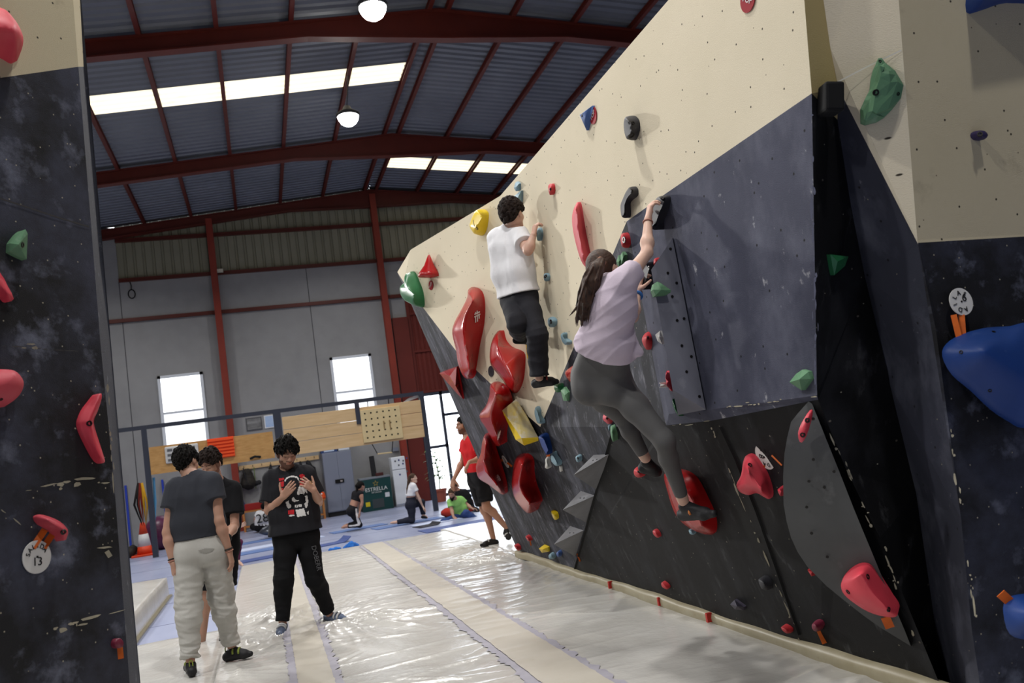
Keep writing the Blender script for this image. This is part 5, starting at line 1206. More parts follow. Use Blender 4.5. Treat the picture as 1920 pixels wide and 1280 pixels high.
            lp = (P - np.asarray(j['pel'], f32)) @ up.astype(f32); hh = smax(hh, lp - top * c, .006); hh = smax(hh, -lp - (.26 if tight else .16) * c, .02)
            d = smin(d, hh, .03)
            return d
        pts = [j[k] for k in ('pel', 'waist', 'hipL', 'hipR', 'knL', 'knR', 'anL', 'anR')]
        lo, hi = bbox(pts, .17 * c)
        return put_mesh(name, [mesh_sdf(fn, lo, hi, h or s.h)], m, s.t, tint)
    def shoe(s, k, m, sole=None, h=None, w=1.0, toe=None, heel=None, straps=None, name='climbing_shoe', n=None):
        j, c = s.J, s.sc; a = j['an' + k]; t = j['toe' + k]; he = j.get('heel' + k); d = U(t - a) if he is None else U(t - he)
        shin = U(a - j['kn' + k]); up = -shin if n is None else U(n); up = U(up - d * (up @ d))
        if he is None: he = a - up * .055 * c - d * .035 * c
        lat = np.cross(d, up)
        bp = mid(he, t, .68)
        def fn(P):
            x = cap(P, he + up * .018 * c, mid(he, t, .35) + up * .014 * c, .034 * c, .030 * c)
            for sg in (-1, 1): x = smin(x, cap(P, he + lat * sg * .006 * c + up * .01, bp + lat * sg * .020 * c * w + up * .002, .026 * c, .023 * c), .02)
            x = smin(x, cap(P, bp, t - d * .02 * c, .028 * c, .022 * c), .03)
            x = smin(x, cap(P, mid(a, he, .35) + d * .012 * c, bp + up * .02 * c, .040 * c, .026 * c), .03)
            x = smax(x, -(P - (he - up * .024 * c).astype(f32)) @ up.astype(f32), .006)
            x = smax(x, (P - (a + up * .004 * c + d * .02).astype(f32)) @ U(up - d * .25).astype(f32), .008)
            return x
        lo, hi = bbox([a, he, t], .07 * c)
        o = put_mesh(name, [mesh_sdf(fn, lo, hi, h or max(.004, s.h * .65))], m, s.t)
        if sole: 
            fs = lambda P: smax(fn(P) - .002, (P - (he - up * .012 * c).astype(f32)) @ up.astype(f32), .003); put_mesh('sole', [mesh_sdf(fs, lo, hi, h or max(.004, s.h * .65))], sole, o)
        if straps:
            for f0 in straps[1]:
                q = mid(he, t, f0) + up * (.052 - .03 * f0) * c; r = .034 * c
                MB().tube([q + lat * r * math.cos(x) * 1.05 + up * r * .8 * math.sin(x) for x in np.linspace(-.2, math.pi + .2, 9)], .009 * c, 6).build('strap', straps[0], o, smooth=True)
        return o
    def band(s, m, a, b, t, r, w=.01, name='bracelet'):
        q = mid(s.J[a], s.J[b], t); d = U(s.J[b] - s.J[a]); x = U(np.cross(d, (.31, .2, .93))); y = np.cross(d, x)
        mb = MB(); n = 20; ring = [q + r * (x * math.cos(2 * math.pi * i / n) + y * math.sin(2 * math.pi * i / n)) for i in range(n + 1)]
        mb.tube(ring, w, 6, caps=False); return mb.build(name, m, s.t, smooth=True)
def decal(parent, VF, poly, m, step=1.2, name='print', off=.003):
    """flat print that follows the cloth: picture polygon laid on the garment's surface"""
    bt = BVHTree.FromPolygons([tuple(v) for v in VF[0]], [tuple(f) for f in VF[1]])
    P = np.array(poly, float); lo, hi = P.min(0), P.max(0); nx, ny = max(1, int(math.ceil((hi[0] - lo[0]) / step))), max(1, int(math.ceil((hi[1] - lo[1]) / step)))
    def inside(x, y):
        c = False; k = len(P)
        for i in range(k):
            (x1, y1), (x2, y2) = P[i], P[i - 1]
            if (y1 > y) != (y2 > y) and x < (x2 - x1) * (y - y1) / (y2 - y1) + x1: c = not c
        return c
    mb = MB(); cache = {}
    def pt(i, j):
        if (i, j) not in cache:
            d = ray(lo[0] + (hi[0] - lo[0]) * i / nx, lo[1] + (hi[1] - lo[1]) * j / ny); d /= np.linalg.norm(d); r = bt.ray_cast(Vector(C0), Vector(d))
            cache[(i, j)] = None if r[0] is None else np.array(r[0]) - d * off
        return cache[(i, j)]
    for i in range(nx):
        for j in range(ny):
            if inside(lo[0] + (hi[0] - lo[0]) * (i + .5) / nx, lo[1] + (hi[1] - lo[1]) * (j + .5) / ny):
                q = [pt(i, j), pt(i, j + 1), pt(i + 1, j + 1), pt(i + 1, j)]
                if all(v is not None for v in q) and max(np.linalg.norm(q[0] - q[2]), np.linalg.norm(q[1] - q[3])) < .08: mb.poly(q)
    if mb.f: return mb.build(name, m, parent)
# ---------------------------------------------------------------- clothes, skin, hair
sk_a = skin('skin_light', (194, 158, 140)); sk_b = skin('skin_warm', (176, 138, 118)); sk_c = skin('skin_tan', (164, 124, 104)); sk_w = skin('skin_fair', (204, 170, 152))
hair_k = mat('hair_black', (16, 14, 13), .75, spec=.12, bump=(180, .9, .006), var=((24, 21, 20), 40, .6)); hair_b = mat('hair_dark_brown', (26, 19, 17), .7, spec=.15, bump=(180, .9, .006), var=((48, 35, 29), 40, .6))
hair_l = mat('hair_long_brown', (36, 25, 20), .5, spec=.3, bump=(160, .6, .004), var=[((84, 56, 40), 16, .8)], stretch=(5, 5, .35)); hair_m = mat('hair_brown', (66, 50, 40), .7, spec=.15, bump=(180, .9, .006), var=((90, 70, 56), 26, .6))
c_char = cloth('charcoal_tee', (54, 56, 63)); c_black = cloth('black_tee', (36, 36, 40)); c_blk2 = cloth('deep_black_cotton', (25, 25, 28)); c_trk = cloth('black_sweatpants', (22, 22, 24))
c_sweat = cloth('light_grey_sweatpants', (186, 184, 178), .9); c_white = cloth('white_tee', (226, 225, 228), .85); c_jean = cloth('black_jeans', (38, 38, 43), .8); c_lil = cloth('lilac_tee', (206, 192, 206), .8)
c_leg = cloth('grey_leggings', (92, 91, 91), .6, bump=(400, .15, .002)); c_red = cloth('red_tee', (196, 32, 38)); c_short = cloth('black_shorts', (24, 24, 28))
shoe_k = mat('shoe_black_rubber', (28, 28, 31), .6, bump=(90, .3, .003)); shoe_s = mat('shoe_sole_rubber', (40, 40, 43), .7); shoe_bl = mat('shoe_blue_grey', (96, 108, 132), .7, bump=(90, .3, .003)); lace_g = mat('lace_green', (128, 142, 60), .7)
strap_w = mat('strap_pale', (196, 196, 196), .6); strap_o = mat('strap_orange', (190, 112, 56), .6); shoe_r = mat('shoe_red_patch', (150, 60, 56), .7)
band_k = mat('bracelet_black', (24, 22, 22), .6); band_b = mat('wristband_blue', (52, 110, 180), .6); band_p = mat('bracelet_cord', (170, 120, 104), .7); gold = mat('ring_gold', (200, 160, 90), .3, metal=.9)
chain_m = mat('necklace_pale', (214, 190, 150), .5)

# ================= A: man in the printed black tee, hands raised
YA = 8.5
q = lambda x, y, Y=YA: py(x, y, Y)
JA = dict(head=q(537.5, 851, 8.44), neck=q(541, 884, 8.52), chest=q(545, 920, 8.5), waist=q(551, 958, 8.5), pel=q(555, 996, 8.5), shL=q(576, 890, 8.47), shR=q(507, 898, 8.53), elL=q(597, 941, 8.5), elR=q(504, 957, 8.5),
          hipL=q(575, 1004, 8.5), hipR=q(536, 1008, 8.5), knL=q(590, 1086, 8.5), knR=q(532, 1088, 8.42), anL=q(618, 1151, 8.66), anR=q(530, 1168, 8.42), toeL=q(650, 1160, 8.55), toeR=q(525, 1190, 8.2))
JA['wrL'] = bone(JA['elL'], 589, 919, .25); JA['wrR'] = bone(JA['elR'], 530, 932, .25)
A_ = Person('man in a black tee with a white and red print, looking at his raised hands', JA, (.12, -1, 0), sc=1.02, h=.007, skin_m=sk_b, face=(.2, -.88, -.36), head_up=(.08, 0, 1), hs=1.02)
A_.make_body(hand=dict(R=dict(d=(.62, -.25, .62), n=(.3, .9, .1), side=(-.5, 0, 1), curl=(.25, .25, .2), spread=.08, thumb=(.35, .9, .2)), L=dict(d=(-.55, -.1, .62), n=(-.3, .85, -.1), side=(.2, -.2, 1), curl=(.35, .4, .3), spread=.2, thumb=(.6, .8, .1))), tint=dict(beard=(.27, .22, .21), shut=1, brow=(.14, .12, .11)), hh=.0036)
A_.hair(hair_k, .025, .016, 130, front=.094, back=-.05, top=.020, seed=11, tufts=(260, .075, .0075, 'fringe'), h=.0042)
A_.tee(c_black, g=.026, sleeve=.72, hem=-.005, amp=.009, freq=12, fst=(1.1, 1.1, .4), seed=4, flare=.022, sleeve_g=.032)
A_.trousers(c_trk, g=.022, gk=.028, ga=.022, seed=7, amp=.008, end=.93)
for k in 'LR': A_.shoe(k, shoe_bl, shoe_s, straps=(strap_w, (.45, .62)))
A_t = [o for o in A_.t.children if o.name.startswith('tee')][0]
zt = zc(480, 800, 6.094); pw_ = mat('print_white', (222, 220, 218), .8); pr_ = mat('print_red', (186, 30, 40), .8); pk_ = mat('print_black', (16, 16, 18), .85)
def D_(m, *pts): decal(A_t, A_.teeVF, [zt(*p) for p in pts], m)
D_(pr_, (262, 590), (318, 580), (322, 604), (300, 612), (262, 618)); D_(pr_, (270, 628), (318, 620), (318, 680), (276, 684)); D_(pr_, (496, 548), (530, 536), (556, 552), (552, 582), (520, 588), (500, 572)); D_(pr_, (500, 624), (548, 612), (552, 640), (545, 668), (502, 668))
D_(pr_, (292, 700), (310, 700), (306, 770), (294, 768)); D_(pr_, (366, 952), (436, 946), (436, 998), (368, 1000)); D_(pw_, (374, 1008), (438, 1004), (440, 1018), (380, 1024))
D_(pw_, (490, 680), (540, 690), (580, 720), (586, 760), (560, 740), (548, 770), (505, 762), (488, 780), (470, 770), (476, 720)); D_(pw_, (412, 815), (430, 800), (450, 832), (480, 835), (498, 838), (470, 850), (440, 858), (410, 842))
D_(pw_, (340, 860), (372, 842), (380, 880), (400, 890), (402, 920), (372, 932), (348, 905)); D_(pw_, (560, 790), (586, 780), (598, 850), (586, 920), (566, 926), (552, 880), (570, 860)); D_(pw_, (444, 892), (520, 884), (522, 912), (446, 920)); D_(pk_, (456, 897), (510, 891), (511, 906), (458, 912))
D_(pw_, (452, 948), (548, 930), (572, 1012), (472, 1030)); D_(pw_, (580, 975), (600, 960), (602, 1000), (590, 1002))
D_(pw_, (326, 610), (345, 580), (380, 562), (420, 556), (460, 562), (488, 588), (496, 622), (486, 612), (470, 588), (430, 574), (385, 578), (350, 600), (332, 630))
text('lettering', 'DOBERR', .062, py(593, 1046, 8.37), (.12, 0, -1), (1, -.25, .1), mat('print_grey', (84, 84, 87), .8), A_t)
MB().tube([JA['wrL'] + (np.array(proj(JA['wrL'])[:2]) * 0).sum() + v for v in ()] or [py(583, 904, JA['wrL'][1] - .03) + np.array((.012 * math.cos(a), 0, .012 * math.sin(a))) for a in np.linspace(0, 6.28, 10)], .002, 5).build('ring', gold, A_.t)

# ================= B: man seen from behind in charcoal tee and pale sweatpants
q = lambda x, y, Y=7.55: py(x, y, Y)
JB = dict(head=q(350, 869, 7.62), neck=q(364, 896, 7.56), chest=q(367, 932, 7.55), waist=q(370, 978, 7.55), pel=q(378, 1022, 7.55), shL=q(328, 915, 7.6), shR=q(399, 904, 7.5), elL=q(314, 998, 7.55), elR=q(411, 976, 7.42), wrL=q(324, 1054, 7.5), wrR=q(430, 1034, 7.45),
          hipL=q(355, 1036, 7.56), hipR=q(402, 1032, 7.54), knL=q(354, 1130, 7.5), knR=q(415, 1118, 7.62), anL=q(357, 1238, 7.40), anR=q(435, 1212, 7.68), toeL=q(352, 1246, 7.72), toeR=q(474, 1224, 7.62), heelL=q(360, 1262, 7.34), heelR=q(426, 1234, 7.68))
B_ = Person('man seen from behind in a charcoal tee and baggy pale grey sweatpants', JB, (.1, 1, 0), sc=.99, h=.007, skin_m=sk_b, face=(.5, .8, -.35), head_up=(-.22, 0, 1))
B_.make_body(hand=dict(L=dict(d=(.03, -.02, -1), n=(.8, .3, 0), side=(.2, 1, 0), curl=(.3, .35, .3)), R=dict(d=(.12, .1, -1), n=(-.8, .2, 0), side=(-.2, 1, 0), curl=(.3, .35, .3))), hh=.004)
B_.hair(hair_k, .022, .006, 130, front=.082, back=-.085, top=.012, seed=5, tufts=(300, .05, .0066, 'short'), h=.0042)
B_.tee(c_char, g=.02, sleeve=.46, hem=.065, amp=.008, freq=12, fst=(1.1, 1.1, .35), seed=8, sleeve_g=.026, flare=.012)
B_.trousers(c_sweat, g=.03, gk=.046, ga=.030, seed=3, amp=.013, freq=24, top=.115, end=.95)
for k in 'LR':
    o = B_.shoe(k, shoe_k, shoe_s, straps=(lace_g, (.30, .52)))
    d = U(JB['toe' + k] - JB['heel' + k]); MB().tube([JB['heel' + k] + d * .004 + np.array((.012 * sx, 0, .04 + dz)) for sx, dz in ((-1, 0), (-1, .045), (0, .06), (1, .045), (1, 0))], .005, 6).build('heel_loop', lace_g, o)
for t, m in ((.9, band_k), (.96, band_p)): B_.band(m, 'elL', 'wrL', t, .031, .005)
B_.band(band_k, 'elR', 'wrR', .9, .031, .006); B_.band(band_p, 'elR', 'wrR', .97, .031, .005)
_hb = mid(JB['neck'], B_.headbase(), .12); MB().tube([_hb + np.array((.068 * math.cos(a), .062 * math.sin(a), .020 * math.sin(a) * -1 + .012)) for a in np.linspace(0, 6.28, 25)], .003, 5).build('necklace', chain_m, B_.t)
# back pocket, laid on as a darker grey patch
decal([o for o in B_.t.children if o.name.startswith('trousers')][0], (lambda o: ([tuple(np.array(v.co) + ORG[o.name]) for v in o.data.vertices], [tuple(p.vertices) for p in o.data.polygons]))([o for o in B_.t.children if o.name.startswith('trousers')][0]), [(372, 1032), (385, 1028), (402, 1028), (398, 1033), (386, 1037), (376, 1036)], cloth('pocket_grey_cotton', (150, 148, 142)), name='pocket')

# ================= C: man standing behind him, facing the camera
q = lambda x, y, Y=8.75: py(x, y, Y)
JC = dict(head=q(396, 871, 8.6), neck=q(405, 904, 8.72), chest=q(408, 940), waist=q(408, 980), pel=q(408, 1020), shL=q(438, 918, 8.7), shR=q(376, 926, 8.75), elL=q(440, 985, 8.6), elR=q(372, 985, 8.6), hipL=q(422, 1028), hipR=q(390, 1030), knL=q(424, 1108), knR=q(384, 1115), anL=q(421, 1188, 8.85), anR=q(378, 1203, 8.85), toeL=q(419, 1206, 8.62), toeR=q(372, 1222, 8.62))
JC['wrL'] = bone(JC['elL'], 424, 1010, .25, True); JC['wrR'] = bone(JC['elR'], 392, 1000, .25)
C_ = Person('man in a plain black tee facing the camera, mostly hidden behind the charcoal tee', JC, (-.15, -1, 0), sc=1.0, h=.009, skin_m=sk_b, face=(-.5, -.78, -.42))
C_.make_body(hand=dict(L=dict(d=(-.5, -.5, -.6), n=(-.5, .5, -.4), side=(0, 0, 1))), tint=dict(beard=(.5, .42, .4), shut=1, brow=(.25, .2, .18)), hh=.004)
C_.hair(hair_b, .022, .012, 130, front=.088, back=-.05, top=.020, seed=2, tufts=(200, .05, .008, 'fringe'), h=.0045)
C_.tee(c_blk2, g=.022, sleeve=.68, hem=-.02, amp=.006, freq=15, seed=14, sleeve_g=.03)
C_.trousers(c_short, g=.03, gk=.04, ga=.04, seed=6, end=-.12, name='shorts')
C_.band(band_k, 'elL', 'wrL', .9, .032, .014)
for k in 'LR': C_.shoe(k, shoe_k, shoe_s)

# ================= D: man in red walking out from behind the wall
q = lambda x, y, Y=12.1: py(x, y, Y)
JD = dict(head=q(869, 797, 12.15), neck=q(877, 822), chest=q(886, 846), waist=q(892, 870), pel=q(897, 896), shL=q(872, 832, 12.25), shR=q(896, 830, 11.9), elL=q(868, 862, 12.3), wrL=q(851, 898, 12.2), elR=q(902, 860, 11.75), hipL=q(893, 902, 12.22), hipR=q(906, 902, 12.0), knL=q(908, 956, 12.2), anL=q(925, 1010, 12.15), toeL=q(900, 1022, 12.12), heelL=q(931, 1018, 12.15), knR=q(912, 950, 11.95), anR=q(949, 988, 12.05), toeR=q(956, 1010, 12.0), heelR=q(949, 1000, 12.1))
JD['wrR'] = bone(JD['elR'], 880, 866, .25)
D_p = Person('bearded man in a red tee and black shorts walking out from behind the climbing wall', JD, (-1, -.25, 0), sc=1.03, h=.009, skin_m=sk_c, face=(-1, -.15, -.05))
D_p.make_body(hand=dict(L=dict(d=(-.3, .1, -.8), n=(.6, .5, -.2), side=(-.6, -.5, -.3), curl=(.3, .35, .3)), R=dict(d=(-.6, .1, -.7), n=(.6, 0, -.4), side=(-.3, .6, -.2), curl=(.4, .4, .3))), tint=dict(beard=(.3, .24, .22), brow=(.2, .16, .15)), hh=.006)
D_p.hair(hair_k, .010, .003, 130, front=.088, back=-.05, top=.008, seed=2, tufts=(150, .03, .007, 'short'), h=.006)
D_p.tee(c_red, g=.014, sleeve=.5, hem=.02, amp=.005, freq=16, seed=3)
D_p.trousers(c_short, g=.026, gk=.045, ga=.05, seed=9, end=-.18, name='shorts')
for k in 'LR': D_p.shoe(k, shoe_k, shoe_s, straps=(strap_w, (.5,)))

# ================= E: climbing man in white
JE = dict(head=py(962, 404, 6.93), neck=py(957, 430, 7.02), chest=py(957, 466, 7.0), waist=py(962, 510, 7.0), pel=py(973, 552, 7.02), shL=py(930, 446, 7.12), shR=py(973, 440, 6.9), elR=py(991, 473, 6.72), hipL=py(963, 565, 7.12), hipR=py(985, 560, 6.95))
JE['wrR'] = pw(1000, 442, .12); JE['elR'] = bone(JE['shR'], 990, 470, .28); JE['elL'] = py(934, 478, 7.3); JE['wrL'] = pw(958, 452, .12)
JE['knR'] = bone(JE['hipR'], 1008, 628, .42, True); JE['anR'] = pw(1011, 708, .20); JE['toeR'] = pw(1048, 714, .03); JE['heelR'] = pw(1004, 722, .22)
JE['knL'] = bone(JE['hipL'], 970, 606, .41, True); JE['anL'] = bone(JE['knL'], 974, 625, .38, False); JE['toeL'] = JE['anL'] + np.array((.13, .06, -.06)); JE['heelL'] = JE['anL'] + np.array((-.05, -.02, -.06))
E_ = Person('climbing man in a white tee and black jeans, high on the cream wall', JE, (.65, .75, 0), sc=1.0, h=.0068, skin_m=sk_a, face=(.78, .6, .05))
E_.make_body(hand=dict(R=dict(d=(.35, .05, .95), n=(.9, .1, .1), side=(0, 1, .2), curl=(.7, .7, .5)), L=dict(d=(.4, .0, .9), n=(.9, .1, 0), side=(0, -1, 0), curl=(.6, .6, .5))), hh=.004)
E_.hair(hair_b, .030, .010, 150, front=.088, back=-.075, top=.010, seed=21, side=-.006, h=.0042, tufts=(300, .034, .012, 'curl'))
E_.tee(c_white, g=.022, sleeve=.62, hem=.0, amp=.008, freq=12, fst=(1.2, 1.2, .28), seed=12, sleeve_g=.026, flare=.012)
E_.trousers(c_jean, g=.016, gk=.03, ga=.045, seed=5, amp=.007, end=.93)
E_.shoe('R', shoe_k, shoe_s, straps=(shoe_r, (.36, .52))); E_.shoe('L', shoe_k, shoe_s)

# ================= F: climbing woman in lilac
zf2, zf3 = zc(1070, 360, 3.765), zc(1060, 640, 3.37)
JF = dict(head=pw(1133, 508, .44), neck=pw(1150, 533, .47), chest=pw(1146, 572, .50), waist=pw(1134, 640, .52), pel=pw(1126, 702, .50))
JF['shR'] = bone(JF['neck'], 1173, 528, .155, True); JF['shL'] = bone(JF['neck'], 1128, 545, .15, False)
JF['wrR'] = pw(1215, 412, .19); JF['elR'] = bone(JF['wrR'], 1213, 474, .25, True)
JF['wrL'] = pw(1195, 548, .16); JF['elL'] = bone(JF['wrL'], 1187, 594, .24, True)
JF['hipR'] = bone(JF['pel'], 1157, 724, .105, True); JF['hipL'] = bone(JF['pel'], 1108, 724, .105, False)
JF['knR'] = bone(JF['hipR'], 1246, 826, .44, True); JF['anR'] = pw(1281, 938, .24); JF['toeR'] = pw(1342, 962, .17); JF['heelR'] = pw(1282, 968, .24)
JF['knL'] = bone(JF['hipL'], 1170, 782, .41, False); JF['anL'] = pw(1210, 858, .20); JF['toeL'] = pw(1240, 886, .12); JF['heelL'] = pw(1206, 880, .20)
F_ = Person('climbing woman in a lilac tee and grey leggings reaching up on the dark wall', JF, (.85, .5, .15), sc=.97, h=.006, fem=True, skin_m=sk_w, face=(.8, .5, .3), build=1.0)
_cr = U(np.array((.7, -.1, .7)))
F_.make_body(hand=dict(R=dict(d=(.3, -.1, .95), n=(.9, -.1, -.1), side=(0, 1, .3), curl=(.6, .6, .5), L=.17), L=dict(d=(.35, -.1, .9), n=(.9, -.1, -.1), side=(0, -1, .3), curl=(.6, .6, .5), L=.17)), hh=.004)
_A, _hc = F_.A, JF['head']
pts_ = [F_.loc(p[None])[0] for p in (pw(1127, 490, .52), pw(1118, 505, .58), pw(1108, 530, .62), pw(1100, 560, .64), pw(1095, 585, .64), pw(1092, 598, .64))]
_rs = np.random.RandomState(8); strands = []
for _ in range(34):
    o_ = _rs.randn(3); o_ /= np.linalg.norm(o_); w_ = _rs.randn(3) * .006
    strands.append([np.asarray(p) + o_ * (.020, .036, .042, .040, .030, .012)[i] * 1.02 + w_ * i - (np.array((0, 0, 0)) if i < 5 else _rs.rand() * .03 * np.array((0, 0, 1))) for i, p in enumerate(pts_)])
def tail(q):
    d = None
    for i, (a, b) in enumerate(zip(pts_[:-1], pts_[1:])):
        r = (.024, .040, .046, .044, .034, .010); x = cap(q, a, b, r[i], r[i + 1]); d = x if d is None else smin(d, x, .02)
    for st_ in strands:
        for i in range(len(st_) - 1): d = smin(d, cap(q, st_[i], st_[i + 1], .0075, .006 if i < len(st_) - 2 else .002), .003)
    return d
F_.hair(hair_l, .016, .004, 130, front=.085, back=-.06, top=.0, seed=6, extra=tail, h=.0042, sweep=(1.5, .4, 1.5))
MB().tube([_hc + (np.array(pts_[0]) @ _A) * F_.sc + np.array((.022 * math.cos(a), .01 * math.sin(a * 2), .022 * math.sin(a))) for a in np.linspace(0, 6.28, 14)], .008, 6).build('hair_tie', mat('hair_tie', (150, 110, 92), .8), F_.t, smooth=True)
def flap(P):
    a, b, e = pw(1168, 590, .40), pw(1198, 660, .36), pw(1172, 668, .40); return smin(cap(P, a, b, .012, .022), cap(P, b, e, .018, .03), .03)
F_.tee(c_lil, g=.020, sleeve=.42, hem=.185, amp=.014, freq=13, ftilt=.6, fst=(.35, .35, 1.3), seed=31, sleeve_g=.020, flare=.012, extra=flap)
F_.trousers(c_leg, g=.004, gk=.004, ga=.003, seed=5, end=.90, tight=True, top=.20, name='leggings')
F_.band(band_b, 'elL', 'wrL', .86, .029, .012, 'wristband'); F_.band(band_p, 'elL', 'wrL', 1.0, .027, .007); F_.band(band_p, 'elR', 'wrR', .92, .027, .005)
F_.shoe('R', shoe_k, shoe_s, straps=(strap_o, (.42,))); F_.shoe('L', shoe_k, shoe_s)
# ================================================================ training rig, lockers, fridge and the rest of the far end
YR = 23.47
wood_o = mat('osb_board', (188, 142, 84), .7, var=[((160, 116, 62), 4, .8), ((204, 162, 104), 9, .6)], stretch=(.6, 1, 3), spots=[((120, 84, 46), 5, .68, .78, .6)])
wood_p = mat('pine_planks', (216, 186, 142), .65, var=[((198, 164, 118), 3, .8)], stretch=(.5, 1, 4), spots=[((150, 104, 62), 3.2, .70, .80, .9)])
wood_y = mat('birch_ply', (216, 196, 150), .6, var=((202, 180, 134), 5, .7))
rig = thing('training_rig', 'dark steel training frame with three posts standing across the hall', 'training frame', (.7, YR, 0))
def post(x, z1, w=.11): MB().box((x - w / 2, YR - .06, 0), (x + w / 2, YR + .06, z1)).build('post', dk, rig)
post(-2.80, 3.3, .13); post(4.36, 3.3, .13); MB().box((.36, YR - .06, 2.0), (.56, YR + .06, 3.3)).build('post', dk, rig)
mb = MB(); mb.box((-4.6, YR - .05, 3.2), (4.42, YR + .05, 3.3)); mb.build('top_rail', dk, rig)
MB().box((2.5, YR - .13, 2.62), (2.62, YR - .08, 3.25)).build('bracket', dk, rig)
bd = thing('training_board', 'brown wooden board on the left half of the training frame', 'board', (-1.2, YR, 2.05)); mb = MB(); mb.box((-2.72, YR - .09, 2.04), (.3, YR - .05, 2.73)); mb.build('board', wood_o, bd)
bp_ = thing('training_board', 'pale pine plank board on the right half of the training frame', 'board', (2.4, YR, 2.05))
for i in range(3): MB().box((.58, YR - .09, 2.04 + i * .345), (4.3, YR - .05, 2.375 + i * .345)).build('plank', wood_p, bp_, bevel=.006)
pgb = thing('pegboard', 'square birch peg board with rows of round holes on the pine planks', 'pegboard', (3.15, YR - .1, 2.08)); MB().box((2.62, YR - .14, 2.10), (3.70, YR - .092, 2.98)).build('board', wood_y, pgb, bevel=.006)
blk = mat('black_hole', (14, 13, 12), .9)
for r in range(5):
    for c in range(6):
        MB().lathe((2.74 + c * .165, YR - .139, 2.22 + r * .165), [(.024, 0), (.024, .003), (.001, .003)], 12, axis=(0, -1, 0)).build('peg_hole', blk, pgb)
mb = MB(); mb.tube([(3.22, YR - .145, 2.38), (3.22, YR - .145, 2.62)], .018, 8); mb.build('wear_mark', mat('worn_ply', (150, 126, 86), .8), pgb); mb = MB(); mb.tube([(3.38, YR - .145, 2.36), (3.38, YR - .145, 2.62)], .018, 8); mb.build('wear_mark', MATS['worn_ply'], pgb)
# grey resin hang boards
def hangboard(x, z, label, m):
    t = thing('hangboard', label, 'hangboard', (x, YR - .1, z)); mb = MB(); w, hgt = .40, .42
    mb.box((x - w, YR - .15, z - .21), (x + w, YR - .092, z + .21)); mb.build('body', m, t, bevel=.03)
    for r in range(3):
        for c in range(4): MB().box((x - .34 + c * .18, YR - .158, z - .16 + r * .125), (x - .22 + c * .18, YR - .149, z - .10 + r * .125)).build('pocket', mat('pocket_dark', (96, 96, 98), .8), t)
hangboard(-1.95, 2.47, 'light grey hang board with pockets, left of the orange crate on the brown board', mat('hangboard_grey', (196, 196, 194), .7))
ora = mat('orange_plastic', (236, 84, 34), .45)
t = thing('slatted_panel', 'bright orange slatted panel hanging on the brown board', 'panel', (-1.0, YR - .1, 2.5))
MB().box((-1.32, YR - .13, 2.22), (-.68, YR - .092, 2.74)).build('back_plate', ora, t)
for i in range(6): MB().box((-1.32, YR - .17, 2.24 + i * .085), (-.68, YR - .13, 2.285 + i * .085)).build('slat', ora, t)
t = thing('pull_up_grip', 'small black grip on the lower edge of the brown board', 'grip', (-.2, YR - .1, 2.1)); MB().tube([(-.32, YR - .12, 2.10), (-.2, YR - .17, 2.14), (-.06, YR - .12, 2.11)], .03, 8).build('grip', dkj, t)
# pictures on the back wall
def picture(x0, x1, z0, z1, label, m, fr):
    t = thing('framed_picture', label, 'picture', ((x0 + x1) / 2, YB - .03, z0)); MB().box((x0, YB - .03, z0), (x1, YB, z1)).build('frame', fr, t); MB().box((x0 + .03, YB - .034, z0 + .03), (x1 - .03, YB - .028, z1 - .03)).build('print', m, t)
P_ = lambda x, y: py(x, y, YB)
a, b = P_(463, 808), P_(490, 782); picture(a[0], b[0], a[2], b[2] + .02, 'grey landscape picture in a dark frame left of the middle rig post', mat('landscape_print', (150, 150, 150), .6, var=[((50, 50, 52), 2.4, 1)], stretch=(.6, 1, 2.4)), mat('frame_grey', (80, 80, 84), .5))
a, b = P_(497, 803), P_(513, 777); picture(a[0], b[0], a[2], b[2], 'pale blue picture beside the grey landscape picture', mat('blue_print', (150, 180, 224), .5, var=((196, 212, 234), 3, .8)), mat('frame_white', (226, 228, 232), .5))
# lockers
lk = mat('locker_grey', (126, 132, 148), .4, metal=.1)
a, b = P_(613, 965), P_(663, 848)
YL = 28.0
def L_(x, y): return py(x, y, YL)
x0, x1, z1 = L_(609, 900)[0], L_(664, 900)[0], 2.02
t = thing('metal_locker', 'tall grey metal cupboard with two doors against the back wall', 'cupboard', ((x0 + x1) / 2, YL, 0))
MB().box((x0, YL, .14), (x1, YB - .02, z1)).build('body', lk, t, bevel=.008); MB().box((x0 + .02, YL + .03, 0), (x1 - .02, YB - .02, .14)).build('plinth', mat('plinth_black', (22, 22, 24), .7), t)
xm = (x0 + x1) / 2
for a0, a1 in ((x0 + .012, xm - .004), (xm + .004, x1 - .012)): MB().box((a0, YL - .018, .17), (a1, YL, z1 - .03)).build('door', lk, t, bevel=.004)
MB().box((xm - .14, YL - .04, 1.02), (xm + .14, YL - .018, 1.14)).build('handle', dkj, t)
MB().box((xm + .02, YL - .045, 1.05), (xm + .09, YL - .039, 1.11)).build('lock', mat('chrome', (190, 190, 195), .25, metal=.8), t)
t = thing('carton', 'dark blue printed box on top of the grey metal cupboard', 'box', (x0 + .25, YL + .1, z1)); MB().box((x0 - .02, YL + .05, z1), (x0 + .5, YL + .4, z1 + .29)).build('body', mat('carton_blue', (40, 62, 112), .7), t)
MB().box((x0 + .08, YL + .046, z1 + .03), (x0 + .40, YL + .05, z1 + .10)).build('print', mat('print_pale', (190, 204, 224), .7), t); MB().box((x0 + .1, YL + .046, z1 + .17), (x0 + .36, YL + .05, z1 + .24)).build('print', mat('print_teal', (70, 110, 150), .7), t)
